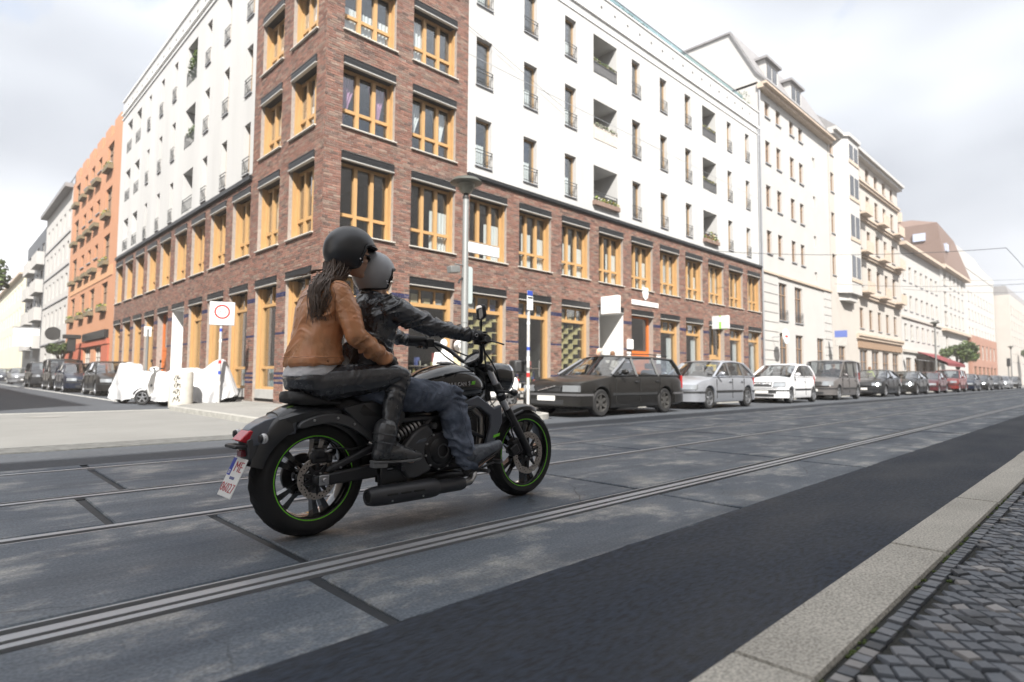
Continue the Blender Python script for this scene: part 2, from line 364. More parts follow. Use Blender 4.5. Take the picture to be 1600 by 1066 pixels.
# far side : pavement in front of the corner house, rounded build-out at the corner
fp = empty('far_pavement'); tag(fp, kind='structure')
def arc(cx, cy, r, a0, a1, n=10): return [(cx + r*math.cos(math.radians(a0+(a1-a0)*i/n)), cy + r*math.sin(math.radians(a0+(a1-a0)*i/n))) for i in range(n+1)]
poly = [(5.3, 60), (5.3, 17.6)] + [(4.6, 17.0), (4.3, 16.4)] + arc(5.4, 9.6, 1.2, 180, 270) + [(8.6, 8.42)] + arc(8.9, 9.3, .9, 270, 350, 6) + [(10.0, 10.1), (220, 10.1), (220, 14.3), (8, 14.3), (8, 60)]
MB().prism(poly, -.06, .0995, 'xy').build('pavement_slabs', M_pave, fp)
pv = 0
pave_me = {}
for bu0, bu1, bv0, bv1 in ((5.55, 9.0, 9.55, 13.95), (9.0, 14.4, 10.4, 13.95), (5.5, 6.85, 13.95, 26)):
    nu, nv = int((bu1-bu0)/.6), int((bv1-bv0)/.6)
    for i in range(nu):
        for j in range(nv):
            k_ = random.randrange(5)
            if k_ not in pave_me:
                mb = MB(); a = .294; b_ = .008; z = random.uniform(.0045, .0075); mb.loft([[(-a, -a, -.02), (a, -a, -.02), (a, a, -.02), (-a, a, -.02)], [(-a, -a, z-.004), (a, -a, z-.004), (a, a, z-.004), (-a, a, z-.004)], [(-a+b_, -a+b_, z), (a-b_, -a+b_, z), (a-b_, a-b_, z), (-a+b_, a-b_, z)]]); pave_me[k_] = mb.mesh('paving_slab', mat('paving_slab_%d' % k_, tuple(c_*(.90+.05*k_) for c_ in (.222, .220, .208)), .85, var=.12, vscale=2.0, speck=(60, .15)))
            part('paving_slab', pave_me[k_], fp, (bu0+.3+.6*i, bv0+.3+.6*j, .0995)); pv += 1
kb = MB(); 
ed = poly[1:len(poly)-4]
kb.loft([[(p[0]*1, p[1], .0) for p in ed], [(p[0], p[1], .106) for p in ed]], cap=(False, False), closed=False)
# granite kerb line along the far pavement
kk = MB()
kp = [Vector((p[0], p[1], 0)) for p in poly[1:len(poly)-3]]
for a, b_ in zip(kp[:-1], kp[1:]):
    L_ = (b_-a).length; n_ = max(1, int(L_/1.0)) if L_ < 60 else 60
    d = (b_-a).normalized(); nn = Vector((d.y, -d.x, 0))
    kk.add([a + nn*.03 + Vector((0, 0, -.05)), b_ + nn*.03 + Vector((0, 0, -.05)), b_ + nn*.03 + Vector((0, 0, .104)), a + nn*.03 + Vector((0, 0, .104)), a - nn*.12 + Vector((0, 0, .104)), b_ - nn*.12 + Vector((0, 0, .104))], [(0, 1, 2, 3), (3, 2, 5, 4)])
kk.build('kerb_edge', mat('granite_far', (.36, .355, .33), .85, var=.25, vscale=5), fp, recalc=False)
# side street : light crossing area, cobbled edge, dark asphalt further in
ss = empty('side_street'); tag(ss, kind='structure')
MB().box(-30, 4.7, 8.45, 16.9, -.05, .002).build('crossing_paving', M_plaza, ss)
MB().box(-30, 4.4, 8.44, 9.05, -.05, .010).build('cobble_border', M_cobr, ss)
MB().box(-30, 5.4, 16.9, 260, -.05, -.003).build('asphalt_lane', M_asph2, ss)
M_line = mat('white_line', (.55, .55, .52), .7, var=.2, vscale=10)
MB().box(4.42, 4.54, 23, 90, -.02, .003).build('parking_line', M_line, ss)
MB().box(-12, 4.4, 16.75, 16.95, -.02, .006).build('edge_stones', mat('granite_far', (.36, .355, .33)), ss)
# manhole covers
MB().lathe([(0, 0), (.32, 0), (.34, .004), (.36, .004)], (1.75, 15.3, .003), n=24, cap=(False, False)).build('manhole_cover', M_pave, ss)
# ------------------------------------------------------------------ the corner house
M_brick = mat('clinker_brick', (.3, .14, .1), .8, var=.22, vscale=9, bump=.25, bscale=70, attr=True)
M_mortar = mat('mortar', (.33, .29, .26), .95, var=.2, vscale=12)
M_plaster = mat('white_plaster', (.50, .50, .495), .9, var=.07, vscale=1.3, bump=.08, bscale=60, stretch=(1, 1, .16), speck=(.5, .05))
M_timber = mat('window_timber', (.47, .285, .125), .45, var=.12, vscale=7, stretch=(3, 3, .4))
M_black = mat('blind_box', (.016, .017, .019), .4, var=.1, vscale=8)
M_grey = mat('light_sheet_metal', (.55, .54, .51), .45, .2, var=.08, vscale=4)
M_sill = mat('sill_sheet', (.60, .575, .52), .55, var=.06, vscale=5)
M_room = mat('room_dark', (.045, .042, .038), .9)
M_curt = mat('white_curtain', (.78, .77, .74), .9, var=.05, vscale=5)
M_pink = mat('pink_curtain', (.52, .28, .42), .9, var=.15, vscale=4)
M_glass = glass_mat('window_glass', (.90, .93, .94), 1.6, 1.9)
M_iron = mat('railing_iron', (.075, .08, .085), .5, .3)
M_white = mat('white_paint', (.80, .80, .79), .6, var=.03, vscale=3)
M_orange = mat('orange_door', (.56, .15, .03), .5, var=.1, vscale=4)
M_terra = mat('terrace_soffit', (.26, .12, .065), .7, var=.15, vscale=3)
M_tglass = glass_mat('terrace_glass', (.62, .75, .75), 1.45)
M_leaf = mat('leaf_green', (.055, .10, .022), .6, var=.35, vscale=30, attr=True)
M_pot = mat('terracotta_pot', (.30, .12, .06), .8, var=.1)
M_slate = mat('grey_zinc', (.30, .31, .33), .5, .3, var=.1, vscale=2)
U0, V0 = 6.93, 14.04
house = thing('corner_house', 'brick and white plaster corner house with orange timber windows and black blind boxes', 'building', (U0, V0, 0))
def wr(): # local frames: right face (rot 0) and left face (rot -90)
    pass
def FR(a, d, z): return (a - U0, d, z)          # a = world x on the right face, d = depth into the house
def FL(a, d, z): return (d, a - V0, z)          # a = world y on the left face
def grid_wall(mb, F, a0, a1, z0, z1, ops, depth, mi=0, rmi=None, flip=False):
    xs = sorted({a0, a1} | {v for o in ops for v in (o[0], o[1]) if a0 < v < a1}); zs = sorted({z0, z1} | {v for o in ops for v in (o[2], o[3]) if z0 < v < z1})
    for i in range(len(xs)-1):
        for j in range(len(zs)-1):
            cx, cz = (xs[i]+xs[i+1])/2, (zs[j]+zs[j+1])/2
            if any(o[0] < cx < o[1] and o[2] < cz < o[3] for o in ops): continue
            mb.quad(F(xs[i], 0, zs[j]), F(xs[i+1], 0, zs[j]), F(xs[i+1], 0, zs[j+1]), F(xs[i], 0, zs[j+1]), mi)
    for o in ops:
        if not (a0 <= o[0] < a1 and z0 <= o[2] < z1): continue
        l, r, b, t = o[:4]; dp = o[4] if len(o) > 4 and o[4] else depth; m_ = mi if rmi is None else rmi
        mb.quad(F(l, 0, b), F(l, dp, b), F(l, dp, t), F(l, 0, t), m_); mb.quad(F(r, 0, b), F(r, dp, b), F(r, dp, t), F(r, 0, t), m_)
        mb.quad(F(l, 0, t), F(l, dp, t), F(r, dp, t), F(r, 0, t), m_); mb.quad(F(l, 0, b), F(r, 0, b), F(r, dp, b), F(l, dp, b), m_)
RB = [7.44 + 2.19*i for i in range(12)]; RW = 1.60      # right face bays
LBy = [14.50 + 2.138*i for i in range(11)]; LW = 1.52    # left face bays
F1 = (4.60, 6.77); G0 = (.12, 3.71)
TF = [(7.43, 9.34), (10.05, 11.89), (12.67, 14.45)]
ops_r = [(a, a+RW, *F1) for a in RB] + [(a, a+RW, *G0) for a in RB] + [(a, a+RW, *f) for a in RB[:2] for f in TF]
ops_l = [(a, a+LW, *F1) for a in LBy] + [(a, a+LW, *G0) for a in LBy] + [(a, a+LW, *f) for a in LBy[:2] for f in TF]
# white facade openings
WC = [(12.03, .68), (14.19, .66), (16.35, .65), (20.68, .62), (22.86, .59), (25.04, .57), (29.36, .50), (31.52, .5)]
WF = [(7.56, 9.13), (10.20, 11.77), (12.86, 14.40)]
LOG = [(18.06, 19.62), (26.72, 28.12)]
wops_r = [(a, a+w, *f) for a, w in WC for f in WF] + [(a, b, f[0]-.02, f[1], 1.25) for a, b in LOG for f in WF]
LWC = [(18.98, .52), (21.07, .52), (23.1, .53), (27.35, .50), (29.36, .5), (31.5, .46)]
LWF = [(7.24, 8.90), (9.86, 11.48), (12.45, 14.1)]
LLOG = [(24.75, 26.0), (33.35, 34.3), (35.2, 36.2)]
wops_l = [(a, a+w, *f) for a, w in LWC for f in LWF] + [(a, b, f[0], f[1], 1.1 if i == 0 else .45) for i, (a, b) in enumerate(LLOG) for f in LWF]
REND, LEND = 33.32, 37.45
TR, TL = 11.70, 18.69                                   # where the brick tower ends
ZB, ZT, ZTOP = .10, 7.16, 16.15
# --- backing wall of mortar, plaster walls
mb = MB()
grid_wall(mb, FR, U0, TR, ZB, ZTOP+.25, ops_r, .33); grid_wall(mb, FR, TR, REND, ZB, ZT, ops_r, .33)
grid_wall(mb, FL, V0, TL, ZB, ZTOP+.25, ops_l, .33); grid_wall(mb, FL, TL, LEND, ZB, ZT, ops_l, .33)
mb.build('mortar_wall', M_mortar, house)
def shift(F, s): return lambda a, d, z: F(a, d+s, z)
mb = MB()
grid_wall(mb, shift(FR, -.012), TR, REND, ZT+.05, ZTOP, wops_r, .24)
mb.quad(FR(REND, -.012, ZB), FR(REND, 9, ZB), FR(REND, 9, ZTOP), FR(REND, -.012, ZTOP)); mb.quad(FR(TR, -.012, ZT), FR(TR, .0, ZT), FR(TR, .0, ZTOP), FR(TR, -.012, ZTOP))
mb.build('plaster_wall', M_plaster, house); mb = MB()
grid_wall(mb, shift(FL, -.012), TL, LEND, ZT+.0, ZTOP-.5, wops_l, .24)
# plaster returns, roof deck, inner faces of the walls
mb.quad(FL(LEND, -.012, ZB), FL(LEND, 9, ZB), FL(LEND, 9, ZTOP-.5), FL(LEND, -.012, ZTOP-.5))
mb.build('plaster_wall', M_plaster, house)
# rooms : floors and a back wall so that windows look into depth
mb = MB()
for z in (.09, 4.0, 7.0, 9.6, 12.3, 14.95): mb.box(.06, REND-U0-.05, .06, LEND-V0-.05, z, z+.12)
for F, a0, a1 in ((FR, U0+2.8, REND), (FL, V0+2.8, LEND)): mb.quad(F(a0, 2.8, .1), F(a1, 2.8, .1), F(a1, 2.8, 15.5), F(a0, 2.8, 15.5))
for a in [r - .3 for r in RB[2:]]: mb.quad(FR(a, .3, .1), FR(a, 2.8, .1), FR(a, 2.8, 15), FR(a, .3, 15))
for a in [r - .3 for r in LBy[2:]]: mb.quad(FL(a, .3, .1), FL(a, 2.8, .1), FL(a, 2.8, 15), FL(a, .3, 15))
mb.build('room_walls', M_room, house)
mb = MB(); mb.box(.25, REND-U0-.01, .25, 10, ZTOP-.2, ZTOP-.08); mb.box(.25, 10, 10, LEND-V0-.01, ZTOP-.72, ZTOP-.6); mb.build('roof', M_slate, house)
# --- bricks : courses of stretchers clipped at every opening
BL, BH, JT = .225, .0655, .0105
cols = [((.33,.155,.115), 24), ((.27,.125,.095), 20), ((.38,.215,.16), 16), ((.25,.15,.125), 14), ((.34,.25,.195), 10), ((.24,.18,.15), 9), ((.16,.125,.11), 5), ((.085,.07,.068), 5), ((.36,.29,.235), 6)]
cpool = [c for c, n in cols for _ in range(n)]
BLUE = (.022, .024, .085)
def bands_blue(z): return any(abs(z-b) < BH*.55 for b in (3.13, 2.04, .95, .82, .69))
bricks = []
def lay(F, key, a0, a1, z0, z1, ops, ext0=0, ext1=0):
    nz = int(round((z1-z0)/BH))
    for r in range(nz):
        zb = z0 + r*BH; zt = zb + BH - JT; zm = (zb+zt)/2
        iv = sorted([(o[0], o[1]) for o in ops if o[2] < zm < o[3]]); spans = []; cur = a0
        for l, rr in iv:
            if rr <= a0 or l >= a1: continue
            if l > cur: spans.append((cur, l, cur > a0, True))
            cur = max(cur, rr)
        if cur < a1: spans.append((cur, a1, cur > a0, False))
        for s0, s1, e0, e1 in spans:
            ph = (r % 2)*.5*BL + ((r*37) % 5)*.013
            k0 = math.floor((s0-ph)/BL); x_ = ph + k0*BL; pl = []
            while x_ < s1:
                l, rr = max(x_, s0), min(x_+BL-JT, s1)
                if rr - l > .02: pl.append([l, rr])
                elif pl and rr - l > 0: pl[-1][1] = rr
                x_ += BL
            for i, (l, rr) in enumerate(pl):
                first, last = i == 0, i == len(pl)-1
                if first and l - s0 < .03: l = s0
                if last and s1 - rr < .03: rr = s1
                deep = .30 if ((first and e0) or (last and e1)) else 0
                narrow = (s1 - s0) < .8
                blue = narrow and zm < 3.6 and bands_blue(zm) and (l+rr)/2 > 0
                prd = random.gauss(.0, .0022)
                if first and not e0: l -= ext0 + (0.0 if ext0 == 0 else prd)
                c = BLUE if blue else tuple(.52*v + .48*m_ for v, m_ in zip(random.choice(cpool), (.212, .122, .094))); q = random.uniform(.63, .97)
                bricks.append((F, l + (.004 if e0 and first else 0), rr - (.004 if e1 and last else 0), zb, zt, -.009 + prd, deep, tuple(v*q for v in c)))
lay(FR, 'r', U0, TR, ZB+.02, ZTOP+.2, ops_r); lay(FR, 'r', TR, REND, ZB+.02, ZT, ops_r)
lay(FL, 'l', V0, TL, ZB+.02, ZTOP+.2, ops_l, .009); lay(FL, 'l', TL, LEND, ZB+.02, ZT, ops_l)
def brick_geo(mb, b):
    F, l, r, z0, z1, d0, deep, c = b; mb.col = c; d1 = deep if deep else .012
    e = .0025
    vs = [F(l, d1, z0), F(r, d1, z0), F(r, d1, z1), F(l, d1, z1), F(l, d0+e, z0), F(r, d0+e, z0), F(r, d0+e, z1), F(l, d0+e, z1), F(l+e, d0, z0+e), F(r-e, d0, z0+e), F(r-e, d0, z1-e), F(l+e, d0, z1-e)]
    mb.add(vs, [(8,9,10,11), (4,5,9,8), (5,6,10,9), (6,7,11,10), (7,4,8,11), (0,1,5,4), (1,2,6,5), (2,3,7,6), (3,0,4,7)])
def bdist(b):
    p = b[0]((b[1]+b[2])/2, 0, (b[3]+b[4])/2); x, y = p[0]+U0, p[1]+V0
    w = (b[2]-b[1]) * (y if b[0] is FR else x) / (x*x+y*y)   # how wide it looks
    hid = 1 if (b[0] is FR and b[3] < 4.1 and x < 9.2) or b[3] > 10.4 else 0
    return hid*10 - w
order = sorted(range(len(bricks)), key=lambda i: bdist(bricks[i]))
near = set(order[:300]); mbs = MB()
for i, b in enumerate(bricks):
    if i in near:
        m_ = MB(); brick_geo(m_, b); m_.build('brick', M_brick, house)
    else: brick_geo(mbs, b)
tag(mbs.build('brickwork', M_brick, house), kind='stuff')
# --- window kit (local: x along the wall from 0 to w, y into the wall, z from sill)
def wloc(F, a, z=0):
    return FR(a, 0, z) if F is FR else FL(a, 0, z)
def put(me, name, F, a, w, z, parent=None):
    """on the left face the local x axis runs back towards the corner"""
    return part(name, me, parent or house, FR(a, 0, z) if F is FR else FL(a + w, 0, z), 0 if F is FR else -pi/2)
def kit_timber(w, h, tr=.5, top=.23):
    """timber window frame of three lights with a low transom, mesh only"""
    mb = MB(); hh = h - top; f = .085; y0, y1 = .25, .32
    e = .004
    mb.box(e, f, y0, y1, e, hh); mb.box(w-f, w-e, y0, y1, e, hh); mb.box(f, w-f, y0+.002, y1, e, f*.8); mb.box(f, w-f, y0+.002, y1, hh-.07, hh)
    mb.box(e, .035, .10, y0, e, h-.215); mb.box(w-.035, w-e, .10, y0, e, h-.215)
    for k in (1, 2):
        x_ = w*k/3 + (.02 if k == 1 else -.01); mb.box(x_-.052, x_+.052, y0-.03, y1-.002, f*.8, hh-.07)
    mb.box(f, w-f, y0-.015, y1-.003, tr, tr+.085)
    return mb
def glass_me(x0, x1, z0, z1, y=.295):
    mb = MB(); mb.box(x0, x1, y, y+.008, z0, z1); return mb.mesh('pane', M_glass)
def lintel_me(w, h):
    mb = MB(); t = h
    mb.box(.0, w, -.035, .25, t-.21, t-.004, 0); mb.box(0, w, -.052, .05, t-.235, t-.2102, 1)
    mb.box(0, w, -.045, -.0352, t-.03, t-.004, 0); mb.box(0, w, -.040, -.0352, t-.125, t-.11, 0)
    return mb.mesh('blind_box', [M_black, M_grey])
def sill_me(w): 
    mb = MB(); mb.add([(-.05, -.075, -.005), (w+.05, -.075, -.005), (w+.05, .20, .03), (-.05, .20, .03), (-.05, -.075, -.03), (w+.05, -.075, -.03), (w+.05, -.0, -.03), (-.05, -.0, -.03)], [(0, 1, 2, 3), (0, 4, 5, 1), (1, 5, 6, 2), (3, 7, 4, 0), (7, 6, 5, 4)])
    return mb.mesh('sill', M_sill)
def curtain(w, h, kind):
    mb = MB(); n = 26
    def sheet(x0, x1, zb, zt, amp=.02, y=.38, tie=None, mi=0):
        cols_ = []
        for i in range(n+1):
            t = i/n; x_ = x0+(x1-x0)*t; ph = y + amp*math.sin(t*(x1-x0)*55)
            cols_.append([(x_, ph, zt), (x_ if tie is None else tie + (x_-tie)*.55, ph, (zt+zb)/2), (x_ if tie is None else tie+(x_-tie)*.12, ph, zb)])
        for i in range(n):
            for k in range(2): mb.quad(cols_[i][k], cols_[i+1][k], cols_[i+1][k+1], cols_[i][k+1], mi)
    if kind == 'tied':
        sheet(.06, w*.40, h*.12, h*.92, tie=.12); sheet(w*.58, w-.06, h*.30, h*.92, tie=w*.78)
    elif kind == 'half': sheet(.1, w*.97, .05, h*.55)
    elif kind == 'right': sheet(w*.58, w-.02, .05, h*.66)
    elif kind == 'left': sheet(.06, w*.36, .05, h*.9)
    elif kind == 'two': sheet(.30*w, .60*w, .05, h*.66); sheet(.66*w, .99*w, .05, h*.62)
    elif kind == 'full': sheet(.06, w-.06, .05, h*.9)
    elif kind == 'sides': sheet(.05, w*.3, .05, h*.95, tie=.02); sheet(w*.7, w-.05, .05, h*.95, tie=w)
    return mb
KITS = {}
def kits(w, h):
    k = (round(w, 3), round(h, 3))
    if k not in KITS:
        hh = h-.23
        KITS[k] = dict(frame=kit_timber(w, h).mesh('window', M_timber), lintel=lintel_me(w, h), sill=sill_me(w), 
                       panes=[glass_me(w*i/3+.03, w*(i+1)/3-.03, .05, .52) for i in range(3)] + [glass_me(w*i/3+.03, w*(i+1)/3-.03, .56, hh-.04) for i in range(3)])
    return KITS[k]
def timber_window(F, a, w, z0, z1, cur=None, cm=None):
    K = kits(w, z1-z0); o = put(K['frame'], 'window', F, a, w, z0)
    for p in K['panes']: part('pane', p, o)
    part('blind_box', K['lintel'], o); part('sill', K['sill'], o)
    if cur: curtain(w, z1-z0-.25, cur).build('curtain', cm or M_curt, o, smooth=60)
    return o
fc = [None, 'right', 'right', 'two', 'two', 'right', 'right', 'full', 'two', 'full', 'sides', 'left']
for i, a in enumerate(RB): timber_window(FR, a, RW, *F1, fc[i])
lc = ['right', 'full', 'half', 'full', 'half', 'full', 'full', 'half', None, 'full', 'half']
for i, a in enumerate(LBy): timber_window(FL, a, LW, *F1, lc[i])
tc_ = {(0, 0): ('tied', M_pink), (0, 1): ('tied', None), (1, 0): ('half', None), (1, 1): ('left', None)}
for k, f in enumerate(TF):
    for i in range(2):
        c = tc_.get((k, i), ('half', None)); timber_window(FR, RB[i], RW, *f, *c); timber_window(FL, LBy[i], LW, *f, 'full' if (i+k) % 2 else 'half', None)
# --- dark ledge above the brick storeys, upper ledges, vent holes, roof edge
mb = MB()
mb.box(TR-U0, REND-U0, -.10, .02, ZT-.035, ZT+.075); mb.box(TR-U0, REND-U0, -.055, .02, ZT-.075, ZT-.0352)
mb.box(-.10, .02, TL-V0, LEND-V0, ZT-.20, ZT-.07); mb.box(-.055, .02, TL-V0, LEND-V0, ZT-.235, ZT-.2002)
mb.build('ledge', M_black, house)
mb = MB()
mb.box(TR-U0, REND-U0, -.05, -.013, 14.80, 14.84); mb.box(TR-U0, REND-U0, -.085, -.013, 15.16, 15.25); mb.box(TR-U0, REND-U0, -.06, .2, ZTOP-.03, ZTOP+.02)
mb.box(-.06, -.013, TL-V0, LEND-V0, 14.62, 14.68); mb.box(-.10, -.013, TL-V0, LEND-V0, 14.86, 14.94); mb.box(-.07, .2, TL-V0, LEND-V0, ZTOP-.53, ZTOP-.46)
mb.build('cornice', M_white, house)
vh = MB().box(-.045, .045, -.02, .006, -.05, .05).mesh('vent_hole', M_black)
x = TR + .55
while x < REND - .4: part('vent_hole', vh, house, FR(x, 0, 15.70)); x += .905
x = TL + .55
while x < LEND - .4: part('vent_hole', vh, house, FL(x, 0, 15.2), -pi/2); x += .95
# roof terrace : red-brown fascia, glass rail, plants, pergola
MB().box(TR-U0+.1, REND-U0-.3, .25, .30, ZTOP-.05, ZTOP+.32).build('terrace_fascia', M_terra, house)
mbg = MB()
x = TR + .2
while x < REND-2: mbg.box(x-U0, x-U0+1.22, .30, .31, ZTOP+.33, ZTOP+.62); x += 1.26
mbg.build('glass_rail', M_tglass, house)
MB().box(TR-U0+.1, REND-U0-2, .285, .325, ZTOP+.62, ZTOP+.65).build('handrail', M_slate, house)
mb = MB(); mb.box(19.2-U0, 19.3-U0, .32, .42, ZTOP, ZTOP+1.15); mb.box(19.2-U0, 19.3-U0, .32, 2.2, ZTOP+1.05, ZTOP+1.15); mb.box(18.0-U0, 19.2-U0, .34, .42, ZTOP+1.05, ZTOP+1.15); mb.build('pergola', M_timber, house)
# leaf clumps
def leaves(name, parent, spots, n, size, cols_=((.055, .10, .022), (.10, .15, .03), (.03, .06, .015)), m=None):
    mb = MB()
    for (x_, y_, z_, rx, ry, rz_) in spots:
        for _ in range(n):
            while True:
                p = Vector((random.uniform(-1, 1), random.uniform(-1, 1), random.uniform(-1, 1)))
                if p.length < 1: break
            c = Vector((x_+p.x*rx, y_+p.y*ry, z_+p.z*rz_)); q = Quaternion((random.gauss(0, 1), random.gauss(0, 1), random.gauss(0, 1), random.gauss(0, 1))); q.normalize()
            s_ = size*random.uniform(.6, 1.3); cc = random.choice(cols_); k = random.uniform(.7, 1.3); mb.col = tuple(v*k for v in cc)
            vs = [c + q @ Vector(v) for v in ((-s_, 0, 0), (0, -s_*.5, s_*.15), (s_, 0, 0), (0, s_*.5, s_*.15))]
            mb.add(vs, [(0, 1, 2, 3)])
    o = mb.build(name, m or M_leaf, parent, recalc=False); o['kind'] = 'stuff'; return o
leaves('terrace_plants', house, [(20.3-U0+i*.35, .6, ZTOP+.42, .3, .3, .28) for i in range(7)] + [(32.4-U0, .5, ZTOP+.5, .55, .4, .6), (13.5-U0, .5, ZTOP+.5, .6, .3, .3)], 130, .06)
# --- french windows in the white walls
M_ftimb = mat('dull_timber', (.34, .225, .12), .55, var=.1, vscale=6)
def french_me(w, h):
    mb = MB(); f = .06; y0, y1 = .15, .215
    mb.box(.003, f, y0, y1, .003, h-.003); mb.box(w-f, w-.003, y0, y1, .003, h-.003); mb.box(f, w-f, y0, y1, h-f, h-.003); mb.box(f, w-f, y0, y1, .003, f)
    return mb.mesh('french_window', M_ftimb)
def rail_me(w, h=.52):
    mb = MB(); 
    for z in (.06, h-.10, h): mb.box(-.02, w+.02, -.055, -.038, z-.012, z+.012)
    n = max(6, int(w/.085))
    for i in range(n+1): x_ = .0 + w*i/n; mb.box(x_-.005, x_+.005, -.052, -.042, .06, h-.1)
    mb.box(-.02, .0, -.055, .0, h-.02, h+.0); mb.box(w, w+.02, -.055, .0, h-.02, h+.0)
    return mb.mesh('railing', M_iron)
FK = {}
def french(F, a, w, z0, z1, cur=True, par=None):
    k = (round(w, 3), round(z1-z0, 3)); h = z1-z0
    if k not in FK:
        sm = MB(); sm.box(-.03, w+.03, -.065, .15, -.028, -.002)
        FK[k] = (french_me(w, h), MB().box(.055, w-.055, .18, .187, .055, h-.055).mesh('pane', M_glass), rail_me(w), sm.mesh('sill', M_slate), curtain(w, h, 'half').mesh('curtain', M_curt, 60))
    a_, b_, c_, d_, e_ = FK[k]; o = put(a_, 'french_window', F, a, w, z0)
    part('pane', b_, o); part('railing', c_, o); part('sill', d_, o)
    if cur: part('curtain', e_, o)
    return o
for i, (a, w) in enumerate(WC):
    for k, f in enumerate(WF): french(FR, a, w, *f, (i*3+k) % 4 != 1)
for i, (a, w) in enumerate(LWC):
    for k, f in enumerate(LWF): french(FL, a, w, *f, (i+k) % 3 != 1)
# --- loggias : back wall, floor, parapet or railing, plants
M_logw = mat('loggia_plaster', (.42, .41, .40), .9, var=.05, vscale=2)
M_box = mat('flower_box', (.22, .15, .12), .8, var=.2, vscale=6)
FLW = ((.10, .17, .03), (.20, .24, .05), (.05, .09, .02), (.42, .33, .05), (.45, .42, .40))
for i, (a, b) in enumerate(LOG):
    for k, f in enumerate(WF):
        w = b-a; h = f[1]-f[0]+.02; mb = MB()
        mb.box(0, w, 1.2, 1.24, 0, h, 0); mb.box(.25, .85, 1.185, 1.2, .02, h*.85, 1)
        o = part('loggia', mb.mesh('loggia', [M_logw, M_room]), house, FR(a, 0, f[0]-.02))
        if k == 1 and i == 0: MB().box(.02, w-.02, -.03, .0, .02, .55).build('balcony_cloth', mat('pale_cloth', (.55, .50, .45), .9, var=.15, vscale=8), o)
        else: part('railing', rail_me(w-.04, .56), o, (.02, .03, 0)); MB().box(.03, w-.03, .01, .018, .05, .48).build('rail_panel', mat('grey_panel', (.17, .17, .175), .7, var=.2, vscale=9), o)
        if not (i == 0 and k == 1):
            MB().box(.0 if k else -.08, w-.0, -.16 if k == 0 else .02, -.02 if k == 0 else .16, .30 if k else .0, .46 if k else .17).build('flower_box', M_box, o)
            sp = [(.15+q*(w-.3)/5, -.05 if k == 0 else .1, .55 if k else .25, .16, .12, .13) for q in range(6)]
            if k == 0: sp += [(.12, .3, .75, .16, .2, .35)] if i == 0 else [(.5+.2*q, -.05, .3, .3, .2, .32) for q in range(3)]
            if k == 2: sp += [(.2, .3, .72, .2, .2, .22), (.6, .3, .66, .2, .2, .12)]
            leaves('plants', o, sp, 60, .05, FLW if (i, k) != (1, 0) else FLW + ((.35, .12, .12),))
        else:
            leaves('plants', o, [(.15+q*(w-.3)/5, .0, .6, .16, .12, .07) for q in range(6)], 60, .045, ((.5, .48, .46), (.35, .36, .3), (.2, .24, .12)))
for i, (a, b) in enumerate(LLOG):
    for k, f in enumerate(LWF):
        w = b-a; h = f[1]-f[0]; mb = MB(); dp = 1.05 if i == 0 else .40
        mb.box(0, w, dp, dp+.04, 0, h, 0); mb.box(.15, w*.6, dp-.015, dp, .02, h*.85, 1)
        o = put(mb.mesh('loggia', [M_plaster, M_room]), 'loggia', FL, a, w, f[0])
        part('railing', rail_me(w-.04, .56), o, (.02, .03, 0))
        if i == 0 and k: leaves('plants', o, [(w*.3+q*.18, .12, (.75 if k == 2 else .55)+.1*(q % 2), .3, .2, .55 if k == 2 else .2) for q in range(4)], 110 if k == 2 else 50, .06)
